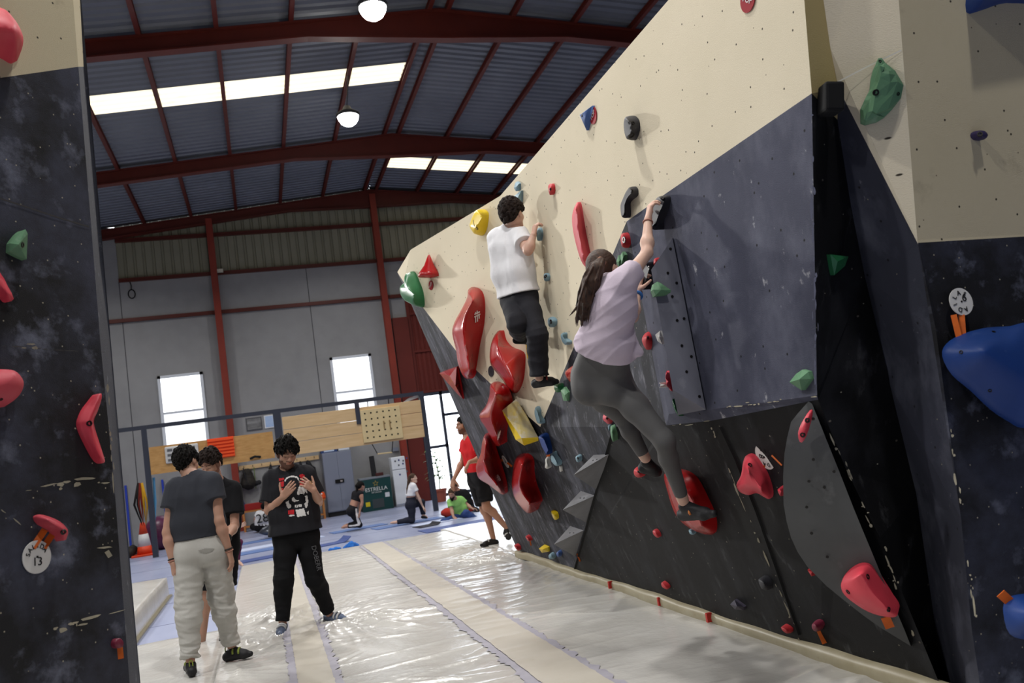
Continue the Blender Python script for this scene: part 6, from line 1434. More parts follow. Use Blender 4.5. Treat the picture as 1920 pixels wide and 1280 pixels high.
t = thing('storage_tub', 'translucent white tub beside the dark blue box on the cupboard', 'tub', (x1 - .22, YL + .1, z1)); MB().box((x0 + .53, YL + .06, z1), (x1 - .02, YL + .4, z1 + .27)).build('tub', mat('tub_white', (214, 220, 228), .35), t, bevel=.03); MB().box((x0 + .52, YL + .04, z1 + .27), (x1 + .0, YL + .42, z1 + .31)).build('lid', mat('tub_lid', (230, 234, 240), .35), t, bevel=.01)
# cooler with the brewery lettering
YK = 27.6
K_ = lambda x, y: py(x, y, YK)
x0, x1 = K_(678, 930)[0], K_(736, 930)[0]; z1 = 1.0
grn = mat('cooler_green', (22, 62, 62), .4)
t = thing('chest_cooler', 'dark green chest cooler with white brewery lettering between the cupboard and the fridge', 'cooler', ((x0 + x1) / 2, YK, 0))
MB().box((x0, YK, .0), (x1, YK + .62, z1)).build('body', grn, t, bevel=.01); MB().box((x0 - .01, YK - .01, z1), (x1 + .01, YK + .63, z1 + .06)).build('lid', mat('cooler_lid', (120, 126, 134), .4), t, bevel=.01)
MB().box((x0 + .32, YK - .006, .08), (x0 + .68, YK, .36)).build('vent', mat('vent_grey', (58, 66, 70), .6), t); MB().box((x0 + .74, YK - .006, .38), (x0 + .88, YK, .52)).build('control_panel', mat('panel_white', (204, 208, 214), .5), t); MB().box((x0 + .1, YK - .006, .16), (x0 + .24, YK, .30)).build('sticker', mat('sticker_yellow', (206, 188, 36), .6), t)
lw_ = mat('lettering_white', (226, 230, 228), .6); text('lettering', 'ESTRELLA', .165, ((x0 + x1) / 2, YK - .008, .67), (1, 0, 0), (0, 0, 1), lw_, t); text('lettering', 'DE GALICIA', .06, ((x0 + x1) / 2, YK - .008, .57), (1, 0, 0), (0, 0, 1), lw_, t)
star = [((.10 if i % 2 == 0 else .042) * math.sin(i * math.pi / 5), (.10 if i % 2 == 0 else .042) * math.cos(i * math.pi / 5)) for i in range(10)]
mb = MB(); mb.add([((x0 + x1) / 2 + u, YK - .008, .85 + v) for u, v in star] + [((x0 + x1) / 2 + u * .72, YK - .008, .85 + v * .72) for u, v in star], [(i, (i + 1) % 10, 10 + (i + 1) % 10, 10 + i) for i in range(10)]); mb.build('star_emblem', mat('star_gold', (170, 148, 70), .5), t)
t = thing('bottle_opener_box', 'small dark box with a red lid on the green cooler', 'box', (x1 - .3, YK + .2, z1 + .06)); MB().box((x1 - .42, YK + .15, z1 + .06), (x1 - .18, YK + .3, z1 + .16)).build('body', mat('dark_red_box', (70, 30, 30), .6), t, bevel=.01)
t = thing('foam_pole', 'dark square foam pole standing upright behind the green cooler', 'pole', (x0 + .5, YK + .72, 0)); a, b = py(703, 895, YB - .15), py(695, 855, YB - .15); MB().bar((a[0] + .02, YB - .15, .0), (b[0] + .02, YB - .15, b[2]), .15, .12, (0, 1, 0)).build('pole', mat('foam_black', (34, 34, 38), .8), t)
# fridge
YF_ = 27.7
x0, x1 = py(738, 900, YF_)[0], py(764, 900, YF_)[0]; wht = mat('fridge_white', (222, 226, 232), .35)
t = thing('fridge', 'white fridge freezer with small stickers, right of the green cooler', 'fridge', ((x0 + x1) / 2, YF_, 0)); MB().box((x0, YF_ + .05, .0), (x1, YF_ + .6, 1.58)).build('body', wht, t, bevel=.02)
for z0, z2 in ((.07, 1.16), (1.18, 1.57)): MB().box((x0, YF_, z0), (x1, YF_ + .05, z2)).build('door', wht, t, bevel=.015)
for u, z, m in ((.1, 1.42, 'a'), (.22, 1.44, 'b'), (.36, 1.4, 'a'), (.48, 1.47, 'b'), (.2, 1.28, 'a'), (.34, 1.31, 'b'), (.44, 1.05, 'a'), (.2, .98, 'b')): MB().box((x0 + u, YF_ - .005, z), (x0 + u + .05, YF_, z + .055)).build('magnet', mat('magnet_' + ('grey' if m == 'a' else 'blue'), (88, 92, 100) if m == 'a' else (60, 70, 120), .5), t)
# trapeze bar
t = thing('trapeze_bar', 'wooden trapeze bar hanging on two dark straps from the training frame', 'trapeze', (3.3, YR + .3, 1.6)); a, b = py(708, 851, YR + .2), py(735, 848, YR + .2); MB().tube([a, b], .022, 10).build('bar', wood_y, t)
for p, xx in ((a, -.12), (b, .06)): MB().tube([p, p + np.array((xx, 0, .3)), np.array((p[0] + xx, YR + .05, 3.2))], .012, 6).build('strap', dkj, t)
# hook rail with bags
a, b = py(448, 878, YB - .05), py(598, 858, YB - .05)
t = thing('hook_rail', 'long pine hook rail on the back wall', 'hook rail', ((a[0] + b[0]) / 2, YB - .05, a[2])); MB().box((a[0], YB - .05, a[2] - .06), (b[0], YB, a[2] + .07)).build('rail', wood_p, t)
for i in range(9): x = a[0] + .15 + i * (b[0] - a[0] - .3) / 8; MB().tube([(x, YB - .05, a[2] + .02), (x, YB - .12, a[2]), (x, YB - .13, a[2] + .05)], .008, 6).build('hook', dkj, t)
def lump(name, label, cat, pts, radii, m, fn=None, amp=.012, f=30, h=.014, group=None):
    t = thing(name, label, cat, np.array(pts[0]) * [1, 1, 0] + [0, 0, min(p[2] for p in pts)], group)
    def g(P):
        d = None
        for i in range(max(1, len(pts) - 1)):
            x = cap(P, pts[i], pts[min(i + 1, len(pts) - 1)], radii[i], radii[min(i + 1, len(pts) - 1)]); d = x if d is None else smin(d, x, .04)
        return d + amp * sines(P, f, 3)
    lo, hi = bbox(pts, max(radii) + .05); put_mesh(fn or 'body', [mesh_sdf(g, lo, hi, h)], m, t); return t
H_ = lambda x, y, d=.2: py(x, y, YB - d)
bag = mat('bag_black', (28, 26, 26), .8, var=((50, 44, 36), 5, .7)); bag2 = mat('bag_dark_cloth', (34, 34, 38), .9)
t = lump('backpack', 'black backpack hanging on the hook rail', 'backpack', [H_(464, 886), H_(466, 905)], [.14, .22], bag); MB().tube([H_(456, 878, .1), H_(458, 886, .36), H_(462, 900, .38)], .02, 6).build('shoulder_strap', bag2, t)
lump('hip_bag', 'black hip bag lying on the wall shelf under the backpack', 'bag', [H_(450, 910, .18), H_(470, 908, .2), H_(486, 904, .18)], [.07, .09, .07], bag2)
t = thing('sling', 'thin green sling hanging from the hook rail', 'sling', H_(478, 900, .1)); MB().tube([H_(476, 876, .13), H_(478, 895, .1), H_(480, 916, .1)], .014, 6).build('webbing', mat('webbing_green', (110, 130, 70), .8), t)
lump('jacket', 'black jacket hanging on the hook rail near the grey cupboard', 'jacket', [H_(577, 866, .12), H_(583, 880, .15), H_(590, 905, .15)], [.06, .13, .15], bag2, amp=.02)
lump('jacket', 'small black garment hanging on the hook rail above the printed tee', 'jacket', [H_(563, 866, .08), H_(564, 874, .1)], [.03, .06], bag2)
lump('jacket', 'dark pointed hood hanging on the hook rail behind the standing man’s head', 'jacket', [H_(507, 872, .12), H_(507, 884, .14)], [.03, .08], bag2)
# benches
def bench(x0, x1, y, z, label):
    t = thing('bench', label, 'bench', ((x0 + x1) / 2, y, 0), 'wooden benches'); wd_ = mat('bench_wood', (172, 112, 58), .6); MB().box((x0, y - .2, z - .05), (x1, y + .2, z)).build('top', wd_, t)
    MB().box((x0 + .04, y - .17, .12), (x1 - .04, y + .17, .16)).build('shelf', wd_, t)
    for xx in (x0 + .04, x1 - .1):
        for yy in (y - .19, y + .13): MB().box((xx, yy, 0), (xx + .06, yy + .06, z - .05)).build('leg', wd_, t)
    return t
bx = lambda x: py(x, 955, 28.0)[0]
bench(bx(580), bx(611), 27.9, .62, 'wooden bench just left of the grey metal cupboard'); bench(bx(452), bx(490), 27.6, .62, 'wooden bench behind the person in the number 28 shirt')
z_ = .62
t = thing('helmet', 'bright orange and black helmet on the bench beside the cupboard', 'helmet', (bx(604), 27.85, z_)); MB().lathe((bx(604), 27.85, z_), [(.15, 0), (.15, .06), (.13, .16), (.08, .22), (.01, .24)], 16).build('shell', mat('helmet_orange', (232, 84, 30), .4), t, smooth=True); MB().box((bx(604) - .1, 27.68, z_ + .2), (bx(604) + .02, 27.74, z_ + .34)).build('visor', dkj, t)
MB().lathe((bx(604) + .02, 27.7, z_ + .16), [(.025, 0), (.025, .02)], 10, axis=(0, -1, 0)).build('badge', mat('badge_white', (235, 230, 225), .4), t)
t = thing('toolbox', 'red toolbox on the bench behind the number 28 shirt', 'toolbox', (bx(476), 27.55, z_)); MB().box((bx(476) - .3, 27.45, z_), (bx(476) + .3, 27.72, z_ + .2)).build('body', mat('toolbox_red', (150, 34, 30), .5), t, bevel=.01)
t = thing('bottle', 'dark blue bottle at the left end of the bench with the red toolbox', 'bottle', (bx(458), 27.5, z_)); MB().lathe((bx(458), 27.5, z_), [(.06, 0), (.06, .22), (.03, .28), (.03, .32)], 12).build('body', mat('bottle_blue', (36, 44, 84), .3), t, smooth=True)
# left corner: cone, bands, poles, ball
YC = 24.6
C_p = lambda x, y, Y=YC: py(x, y, Y)
c0 = C_p(271, 1024); t = thing('traffic_cone', 'orange and white traffic cone beside the left rig post', 'traffic cone', (c0[0], YC, 0)); co = mat('cone_orange', (206, 62, 26), .5); cwh = mat('cone_white', (206, 204, 204), .5)
k0 = np.array((c0[0], YC, 0)); MB().box((c0[0] - .3, YC - .3, 0), (c0[0] + .3, YC + .3, .05)).build('foot', co, t, bevel=.01); MB().lathe(k0, [(.20, .05), (.165, .25)], 20).build('lower_cone', co, t, smooth=True); MB().lathe(k0, [(.165, .25), (.115, .56)], 20).build('reflective_band', cwh, t, smooth=True); MB().lathe(k0, [(.115, .56), (.06, .84), (.04, .86)], 20).build('upper_cone', co, t, smooth=True)
ball_c = C_p(301, 985, 25.9); t = thing('exercise_ball', 'dark purple exercise ball behind the left rig post', 'exercise ball', (ball_c[0], 25.9, 0)); mb = MB(); R_ = .46; mb.lathe((ball_c[0], 25.9, R_), [(R_ * math.sin(a) + .001, -R_ * math.cos(a)) for a in np.linspace(.02, math.pi - .02, 22)], 32); mb.build('ball', mat('ball_purple', (84, 34, 66), .35), t, smooth=True)
blu = mat('pole_blue', (34, 60, 170), .5)
for (x0_, y0_, x1_, y1_, lb) in ((244, 1010, 235, 910, 'thin blue pole leaning on the back wall left of the traffic cone'), (311, 960, 304, 899, 'thin blue pole leaning on the back wall above the purple ball')):
    a, b = py(x0_, y0_, 28.2), py(x1_, y1_, YB - .06); a = np.array((a[0], 28.2, 0.0)); t = thing('blue_pole', lb, 'pole', a, 'thin blue poles'); MB().tube([a, b], .035, 8).build('pole', blu, t)
for x, m, lb, dx in ((266, (196, 148, 40), 'yellow resistance band hanging by the left rig post', .08), (262, (110, 38, 30), 'dark red resistance band hanging by the left rig post', .0), (259, (30, 28, 28), 'black resistance band hanging by the left rig post', -.06)):
    a, b = py(x, 905, YR + .09), py(x + 8, 985, YR + .09); t = thing('resistance_band', lb, 'resistance band', a, 'bands on the left rig post'); MB().tube([a, mid(a, b, .5) + np.array((dx, 0, 0)), b, mid(a, b, .5) + np.array((dx - .08, .0, 0)), a], .03, 6).build('band', cloth('band_%d' % m[0], m), t, smooth=True)
t = thing('resistance_band', 'pale blue resistance band hanging right of the left rig post', 'resistance band', py(288, 905, YR)); MB().tube([py(288, 895, YR + .12), py(291, 940, YR + .12), py(289, 985, YR + .12)], .035, 6).build('band', cloth('band_blue', (90, 150, 190)), t)
lump('gym_bag', 'black gym bag on the floor left of the traffic cone', 'bag', [C_p(241, 1018) * [1, 1, 0] + [0, 0, .14], C_p(243, 1016) * [1, 1, 0] + [.05, .1, .2]], [.14, .12], bag)
t = thing('flip_flop_mat', 'small black rubber pad on the floor in front of the traffic cone', 'pad', C_p(261, 1037, 21) * [1, 1, 0]); _p = pz(261, 1037, 0); MB().box((_p[0] - .25, _p[1] - .25, 0), (_p[0] + .25, _p[1] + .25, .04)).build('pad', dkj, t)
# potted plant by the entrance
pp = pz(826, 930, 0); PY = 26.8; pX = py(826, 926, PY)[0]; t = thing('potted_plant', 'tall leafy plant in a terracotta pot beside the entrance', 'potted plant', (pX, PY, 0)); MB().lathe((pX, PY, 0), [(.15, 0), (.2, .34), (.22, .34), (.22, .4), (.19, .4), (.18, .36)], 18).build('pot', mat('terracotta', (150, 78, 62), .8), t, smooth=False)
rnd = random.Random(5); st = MB().tube([(pX, PY, .35), (pX + .02, PY, .8), (pX - .02, PY, 1.35)], .018, 6).build('stem', mat('stem_green', (80, 100, 60), .7), t)
mb = MB()
for i in range(34):
    z = .62 + i * .028; a = i * 2.4; l = rnd.uniform(.3, .52); d = np.array((math.cos(a), math.sin(a), .35)); p = np.array((pX, PY, z)); s_ = np.array((-math.sin(a), math.cos(a), 0)) * .06
    mb.add([p, p + d * l * .4 + s_, p + d * l * .4 - s_, p + d * l * .8 + s_ * .8 - [0, 0, .05], p + d * l * .8 - s_ * .8 - [0, 0, .05], p + d * l - [0, 0, .14]], [(0, 1, 2), (1, 3, 4, 2), (3, 5, 4)])
mb.build('leaves', mat('leaf_green', (92, 122, 74), .6, var=((130, 150, 96), 5, .6)), t)
# light panel leaning above the pine planks by the entrance
t = thing('white_board', 'tilted white board above the right end of the pine planks', 'board', py(775, 748, YR + .06)); mb = MB(); Q_ = [py(x, y, YR + .055) for x, y in ((752, 757), (766, 746), (789, 738), (787, 744))]; mb.poly(Q_); mb.poly([q + np.array((0, .03, 0)) for q in Q_][::-1]); mb.build('board', mat('board_white', (236, 240, 246), .4), t)
t = thing('wall_cable', 'coil of dark cable hanging high on the back wall', 'cable', py(246, 545, YB)); cc = py(247, 551, YB - .05); MB().tube([py(243, 527, YB - .03), py(246, 535, YB - .04)] + [cc + np.array((.1 * math.cos(a), 0, .14 * math.sin(a))) for a in np.linspace(1.6, 14, 30)], .016, 5).build('cable', dkj, t)
t = thing('conduit_lamp', 'small white fitting beside the red column high on the back wall', 'fitting', py(411, 507, YB)); a = py(411, 508, YB - .1); MB().box((a[0] - .08, YB - .15, a[2] - .05), (a[0] + .12, YB - .05, a[2] + .06)).build('body', mat('fitting_white', (210, 205, 190), .5), t)
t = thing('wall_socket', 'small grey socket box by the red column near the entrance', 'socket', py(742, 842, YB)); a = py(741, 842, YB - .02); MB().box((a[0] - .1, YB - .08, a[2] - .06), (a[0] + .1, YB, a[2] + .06)).build('box', lk, t)
# ---------------------------------------------------------------- yoga mats
ym_b = mat('yoga_mat_blue', (92, 118, 170), .55); ym_k = mat('yoga_mat_black', (34, 34, 42), .6); ym_w = mat('yoga_mat_pale', (190, 200, 226), .5); ym_d = mat('yoga_mat_navy', (66, 84, 140), .55)
def ymat(cx, cy, L_, w, ang, m, label, curl=0.0):
    a = math.radians(ang); d, s_ = np.array((math.cos(a), math.sin(a), 0)), np.array((-math.sin(a), math.cos(a), 0)); n = 14; V = []
    for k in range(n + 1):
        u = (k / n - .5) * L_; z = .008 + (curl * max(0, (k / n - .8) / .2) ** 2); p = np.array((cx, cy, z)) + d * u
        V += [p - s_ * w / 2 + [0, 0, .007], p + s_ * w / 2 + [0, 0, .007], p + s_ * w / 2 - [0, 0, .007], p - s_ * w / 2 - [0, 0, .007]]
    F = [(4 * k + i, 4 * k + (i + 1) % 4, 4 * k + 4 + (i + 1) % 4, 4 * k + 4 + i) for k in range(n) for i in range(4)] + [(3, 2, 1, 0), (4 * n, 4 * n + 1, 4 * n + 2, 4 * n + 3)]
    o = MB().add(V, F).build('yoga_mat', m, org=(cx, cy, 0)); return tag(o, label, 'yoga mat', 'yoga mats on the blue floor')
g_ = lambda x, y: pz(x, y, 0)[:2]
for (x, y, L_, w, an, m, lb, cu) in ((672, 991, 1.35, .6, 8, ym_b, 'blue yoga mat under the kneeling woman in black', 0), (765, 981, 1.7, .6, 8, ym_b, 'blue yoga mat under the woman kneeling on one knee', 0), (868, 984, 1.8, .8, 4, ym_d, 'navy yoga mat under the bearded man in green', 0), (818, 979, 1.1, .6, 10, ym_w, 'pale yoga mat left of the bearded man in green', 0),
                               (800, 986, .5, .5, 12, ym_k, 'black end of a yoga mat beside the navy mat', .05), (500, 1024, 2.6, .65, 10, ym_w, 'pale yoga mat behind the man with raised hands', 0), (470, 1036, 2.4, .62, 10, ym_b, 'blue yoga mat nearer than the pale one behind the man with raised hands', 0), (500, 1012, 2.6, .6, 8, ym_b, 'blue yoga mat farthest back behind the man with raised hands', .0),
                               (610, 1022, 1.0, .5, 14, ym_d, 'dark blue yoga mat with a curled black end right of the man with raised hands', .1), (490, 1047, 1.5, .55, 10, ym_d, 'dark blue yoga mat left of the man with raised hands, nearest to the white mat', .02)):
    p = g_(x, y); ymat(p[0], p[1], L_, w, an, m, lb, cu)
tw = cloth('towel_blue', (54, 120, 206)); a = pz(660, 1025, .1); lump('towel', 'crumpled bright blue towel at the far edge of the white mat', 'towel', [pz(648, 1028, .05), pz(660, 1023, .12), pz(668, 1024, .06)], [.05, .07, .06], tw, amp=.02, f=40)
lump('towel', 'flat blue cloth left of the crumpled blue towel', 'towel', [pz(620, 1031, .03), pz(636, 1029, .03)], [.04, .05], tw, amp=.015, f=40)
_p = py(858, 968, 20.95); t = thing('cushion', 'flat red cushion behind the bearded man in green', 'cushion', (_p[0], 20.95, 0)); MB().lathe((_p[0], 20.95, .0), [(.3, .0), (.40, .06), (.40, .14), (.3, .2), (.01, .21)], 24).build('cushion', cloth('cushion_red', (170, 50, 40)), t, smooth=True)
# ================================================================ people at the far end of the hall (smaller in the picture)
c_drk = cloth('far_black_cloth', (28, 28, 32)); c_stripe = cloth('far_black_striped', (28, 28, 32), tinted=False); c_grn = cloth('far_green_tee', (150, 206, 116)); c_jns = cloth('far_blue_jeans', (54, 74, 124)); c_wt = cloth('far_white_tee', (226, 226, 230)); c_mar = cloth('far_maroon_leggings', (96, 44, 72)); c_nvy = cloth('far_navy_trousers', (40, 42, 54))
c_str = cloth('far_white_stripe', (222, 220, 220))
FH = .011
# ---- kneeling woman in black
YG = 21.35; q = lambda x, y, Y=YG: py(x, y, Y)
JG = dict(head=q(676.5, 912), neck=q(672, 922), chest=q(669.5, 931), waist=q(664.5, 944), pel=q(660, 956), shL=q(664, 925, YG + .12), shR=q(677, 925.5, YG - .15), elR=q(679, 942, YG - .2), wrR=q(674.5, 959, YG - .22), elL=q(675, 940, YG + .3), wrL=q(674, 957, YG + .3),
          hipL=q(660, 958, YG + .1), hipR=q(661, 958.5, YG - .1), knR=q(674.5, 984, YG - .12), knL=q(673, 981, YG + .14), anR=q(650, 986.5, YG - .1), anL=q(651, 984, YG + .14), toeR=q(641, 989, YG - .1), toeL=q(643, 987, YG + .12))
G_ = Person('woman kneeling upright in a black crop top and black leggings with a white side stripe', JG, (.93, .3, 0), sc=.95, h=FH, fem=True, skin_m=sk_c, face=(.9, .5, -.1))
G_.make_body(hand=dict(R=dict(d=(-.1, 0, -1), n=(-1, 0, 0), side=(0, -1, 0))), barefoot=True)
G_.hair(hair_k, .016, .004, 110, front=.085, back=-.06, seed=3, extra=lambda q: smin(cap(q, (-.0, -.105, .05), (0, -.12, .03), .035, .045), cap(q, (0, -.11, .02), (.0, -.13, -.16), .035, .022), .03))
G_.tee(c_drk, g=.010, sleeve=.02, hem=.24, amp=.002, name='crop_top', sleeve_g=.004)
o = G_.trousers(c_drk, g=.008, gk=.008, ga=.012, top=.11, tight=True, end=.92, name='leggings')
G_VF = ([tuple(np.array(v.co) + ORG[o.name]) for v in o.data.vertices], [tuple(p.vertices) for p in o.data.polygons])
decal(o, G_VF, [(666.5, 953), (669.5, 953), (670.5, 960), (672, 970), (676.5, 980), (674, 985), (666, 986.5), (654, 987), (653.5, 984.5), (665, 983.5), (671, 981.5), (668.5, 974), (667, 964)], c_str, .5, 'stripe')
# ---- woman on one knee, white tee
YH = 20.75; q = lambda x, y, Y=YH: py(x, y, Y)
JH = dict(head=q(774.5, 897), neck=q(771, 908.5), chest=q(770.5, 919), waist=q(770, 931), pel=q(771, 943.5), shL=q(769, 911, YH + .14), shR=q(775.5, 911, YH - .14), elR=q(784, 930, YH - .16), wrR=q(792.5, 949, YH - .1), elL=q(781, 930, YH + .22), wrL=q(791, 946, YH + .2),
          hipL=q(772, 945, YH + .1), hipR=q(771, 946, YH - .1), knR=q(772.5, 975, YH - .12), anR=q(742, 979, YH - .1), toeR=q(733, 980, YH - .1), knL=q(791.5, 941, YH + .12), anL=q(794, 966, YH + .12), toeL=q(801, 970, YH + .1), heelL=q(792, 970, YH + .12))
H_p = Person('woman in a white tee down on one knee, long braid, looking over her shoulder', JH, (.95, -.1, 0), sc=.95, h=FH, fem=True, skin_m=sk_w, face=(.75, -.65, .1))
H_p.make_body(hand=dict(R=dict(d=(.5, 0, -.8), n=(-.5, 0, -.6), side=(0, -1, 0))), barefoot=True)
_bp = [H_p.loc(py(x, y, YH - .05)[None])[0] for x, y in ((768.5, 893), (766, 903), (764, 916), (763, 929))]
H_p.hair(hair_m, .014, .004, 110, front=.085, back=-.06, seed=3, extra=lambda q: smin(smin(cap(q, _bp[0], _bp[1], .04, .035), cap(q, _bp[1], _bp[2], .032, .028), .02), cap(q, _bp[2], _bp[3], .028, .012), .02))
H_p.tee(c_wt, g=.018, sleeve=.5, hem=.18, amp=.006, freq=15); H_p.trousers(c_nvy, g=.016, gk=.016, ga=.02, top=.16, amp=.004, end=.92)
H_p.shoe('L', shoe_k, shoe_s, name='shoe')
# ---- bearded man sitting in a green tee
YI = 20.2; q = lambda x, y, Y=YI: py(x, y, Y)
JI = dict(head=q(846.5, 925, YI - .2), neck=q(853, 936, YI - .05), chest=q(857, 944.5, YI), waist=q(862, 954, YI + .02), pel=q(866, 966, YI + .05), shL=q(865, 936, YI + .05), shR=q(844, 941, YI - .12), elL=q(877, 947, YI), wrL=q(884, 952.5, YI - .2), elR=q(847, 956, YI - .2), wrR=q(850, 968, YI - .35),
          hipL=q(871, 968, YI), hipR=q(862, 969, YI), knL=q(874, 962, YI - .42), anL=q(898, 976, YI - .5), toeL=q(907, 979, YI - .55), knR=q(832, 979, YI - .25), anR=q(852, 983, YI - .55), toeR=q(863, 984, YI - .6))
I_ = Person('bearded man in a light green tee and jeans sitting on the floor by the entrance', JI, (-.45, -.9, 0), sc=.98, h=FH, skin_m=sk_b, face=(-.35, -.85, -.4))
I_.make_body(hand=dict(L=dict(d=(.7, -.3, -.2), n=(0, -.2, -1), side=(0, -1, .2)), R=dict(d=(.3, -.5, -.5), n=(0, .3, -1), side=(1, 0, 0))), tint=dict(beard=(.1, .08, .08), brow=(.2, .15, .14)), barefoot=True, hh=.007)
bd_fn = lambda P: I_.loc(P).astype(f32)
put_mesh('beard', [mesh_sdf(lambda P: (smin(cap(bd_fn(P), (-.04, .035, -.075), (0, .075, -.10), .026, .034), smin(cap(bd_fn(P), (.04, .035, -.075), (0, .075, -.10), .026, .034), cap(bd_fn(P), (0, .07, -.1), (0, .07, -.15), .036, .022), .02), .02) + .003 * sines(bd_fn(P), 160, 2)) * .98, JI['head'] - .25, JI['head'] + .25, .008)], hair_k, I_.t)
I_.hair(hair_m, .006, .001, 110, front=.07, back=-.04, seed=3)
I_.tee(c_grn, g=.020, sleeve=.6, hem=.06, amp=.008, freq=15); I_.trousers(c_jns, g=.02, gk=.028, ga=.026, top=.1, amp=.007, end=.92, name='jeans')
# ---- person half hidden behind him
YJ = 21.6; q = lambda x, y, Y=YJ: py(x, y, Y)
JJ = dict(head=q(853, 911.5), neck=q(861, 921), chest=q(866, 930), waist=q(872, 942), pel=q(878, 954), shL=q(872, 922), shR=q(855, 926), elL=q(884, 938), wrL=q(888, 952), elR=q(852, 940), wrR=q(856, 952), hipL=q(882, 955), hipR=q(874, 955), knL=q(892, 956, YJ - .4), anL=q(897, 963, YJ - .75), toeL=q(901, 966, YJ - .8), knR=q(868, 960, YJ - .4), anR=q(880, 966, YJ - .6), toeR=q(889, 967, YJ - .65))
J_ = Person('person in a black top sitting half hidden behind the bearded man in green', JJ, (-.6, -.8, 0), sc=.95, h=.014, skin_m=sk_c, face=(-.5, -.8, -.5)); J_.make_body(barefoot=True); J_.hair(hair_m, .012, .003, 110, seed=2); J_.tee(c_drk, g=.02, sleeve=.7, hem=.0); J_.trousers(c_drk, g=.02)
# ---- person seen from behind, shirt number 28
YK2 = 26.3; q = lambda x, y, Y=YK2: py(x, y, Y)
JK = dict(head=q(494.5, 948), neck=q(493, 957), chest=q(492, 964), waist=q(491, 973), pel=q(490, 984), shL=q(484, 959), shR=q(501, 957), elL=q(478, 970), wrL=q(479, 980, YK2 + .2), elR=q(507, 968), wrR=q(506, 978, YK2 + .2), hipL=q(485, 985), hipR=q(496, 984), knL=q(475, 984, YK2 + .25), anL=q(489, 990, YK2 + .4), toeL=q(494, 990, YK2 + .4), knR=q(508, 981, YK2 + .25), anR=q(496, 988, YK2 + .4), toeR=q(490, 988, YK2 + .4))
K_p = Person('person sitting seen from behind in a white football shirt with number 28', JK, (0, 1, 0), sc=.95, h=.013, skin_m=sk_b, face=(.2, 1, -.2)); K_p.make_body(); K_p.hair(hair_k, .02, .005, 110, seed=2, back=-.08)
K_p.tee(c_wt, g=.024, sleeve=.6, hem=.03); K_p.trousers(c_drk, g=.03, gk=.04)
_t = [o for o in K_p.t.children if o.name.startswith('tee')][0]; ky = JK['chest'][1] - .168
text('lettering', '28', .36, (JK['chest'][0] - .01, ky, JK['chest'][2] - .06), (1, 0, .02), (0, 0, 1), ink, _t, extrude=.02); K_p.t.location.z -= .05
# ---- person with a hand pan
YL2 = 23.9; q = lambda x, y, Y=YL2: py(x, y, Y)
JL = dict(head=q(524, 938), neck=q(522, 950), chest=q(520, 960), waist=q(520, 973), pel=q(521, 986), shL=q(529, 955), shR=q(512, 956), elR=q(508, 972), wrR=q(506, 987, YL2 - .35), elL=q(533, 972), wrL=q(528, 987, YL2 - .3), hipL=q(525, 990), hipR=q(517, 990), knL=q(538, 992, YL2 - .3), knR=q(506, 996, YL2 - .3), anL=q(515, 1000, YL2 - .5), anR=q(524, 1000, YL2 - .5), toeL=q(508, 1001, YL2 - .5), toeR=q(531, 1001, YL2 - .5))
Lp_ = Person('person in a white long-sleeved top playing a hand pan, mostly hidden behind the standing man', JL, (-.3, -.95, 0), sc=.95, h=.013, skin_m=sk_w, face=(-.3, -.9, -.4)); Lp_.make_body(hand=dict(R=dict(d=(.1, -.6, -.5), n=(0, -.3, -.9), side=(1, 0, 0)))); Lp_.hair(hair_m, .02, .004, 110, seed=2); Lp_.tee(c_wt, g=.024, sleeve=.99, hem=.0); Lp_.trousers(cloth('far_taupe', (150, 136, 120)), g=.03, gk=.04)
_hp = py(505, 993, YL2 - .5); t = thing('hand_pan', 'dark steel hand pan on the lap of the person in white', 'drum', _hp); MB().lathe(_hp, [(.01, -.10), (.16, -.08), (.27, 0), (.16, .08), (.05, .10), (.01, .115)], 24, axis=(-.1, -.25, 1)).build('shell', mat('pan_steel', (92, 96, 104), .3, metal=.7), t, smooth=True)
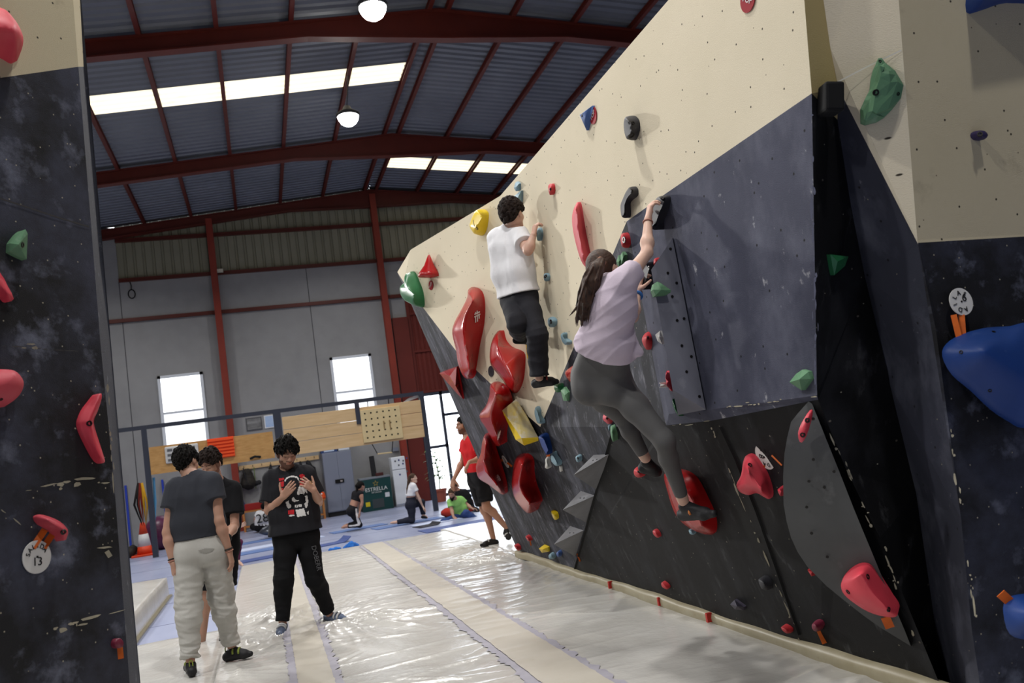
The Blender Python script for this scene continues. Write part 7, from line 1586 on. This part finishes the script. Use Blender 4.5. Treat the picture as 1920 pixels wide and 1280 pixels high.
# ---- person in maroon leggings
YM = 17.4; q = lambda x, y, Y=YM: py(x, y, Y)
JM = dict(head=q(418, 962), neck=q(421, 975), chest=q(421, 988), waist=q(420, 1003), pel=q(420, 1019), shL=q(414, 982, YM + .1), shR=q(428, 979, YM - .1), elR=q(438, 1001, YM - .2), wrR=q(449, 987, YM - .3), elL=q(434, 996, YM + .1), wrL=q(447, 1007, YM - .1), hipL=q(418, 1022, YM + .12), hipR=q(424, 1022, YM - .1), knR=q(449, 1016, YM - .15), anR=q(446, 1052, YM - .1), toeR=q(455, 1060, YM - .3), heelR=q(443, 1058, YM - .05), knL=q(444, 1014, YM + .3), anL=q(440, 1046, YM + .3), toeL=q(448, 1052, YM + .2))
M_p = Person('person in maroon leggings sitting low behind the two talking men', JM, (1, -.1, 0), sc=.93, h=.011, fem=True, skin_m=sk_w, face=(.9, -.3, -.2)); M_p.make_body(hand=dict(R=dict(d=(.8, -.1, .3), n=(0, -1, 0), side=(0, 0, 1)), L=dict(d=(.6, -.1, -.8), n=(-.5, 0, -.8), side=(0, -1, 0))), barefoot=True); M_p.hair(hair_b, .016, .004, 110, seed=2); M_p.tee(c_drk, g=.02, sleeve=.3, hem=.1); M_p.trousers(c_mar, g=.005, gk=.005, ga=.005, tight=True, end=.93, name='leggings')
# ---- man by the hook rail, only his head shows
YN = 27.4; q = lambda x, y, Y=YN: py(x, y, Y)
JN = dict(head=q(500.5, 888), neck=q(501, 898), chest=q(502, 908), waist=q(504, 921), pel=q(506, 932), shL=q(509, 900), shR=q(494, 902), elL=q(513, 918), wrL=q(512, 933), elR=q(494, 920), wrR=q(496, 934), hipL=q(509, 934), hipR=q(503, 935), knL=q(512, 958), knR=q(506, 959), anL=q(515, 978), anR=q(509, 979), toeL=q(514, 981, YN - .2), toeR=q(507, 982, YN - .2))
N_ = Person('dark-haired man by the hook rail, only his head showing behind the printed tee', JN, (-.4, -.9, 0), sc=1.0, h=.013, skin_m=sk_b, face=(-.7, -.7, -.1)); N_.make_body(); N_.hair(hair_k, .02, .005, 110, seed=4, top=.01); N_.tee(c_drk, g=.02); N_.trousers(c_drk, g=.02)
for k in 'LR': N_.shoe(k, shoe_k, shoe_s, name='shoe')
N_.t.location.z -= .10
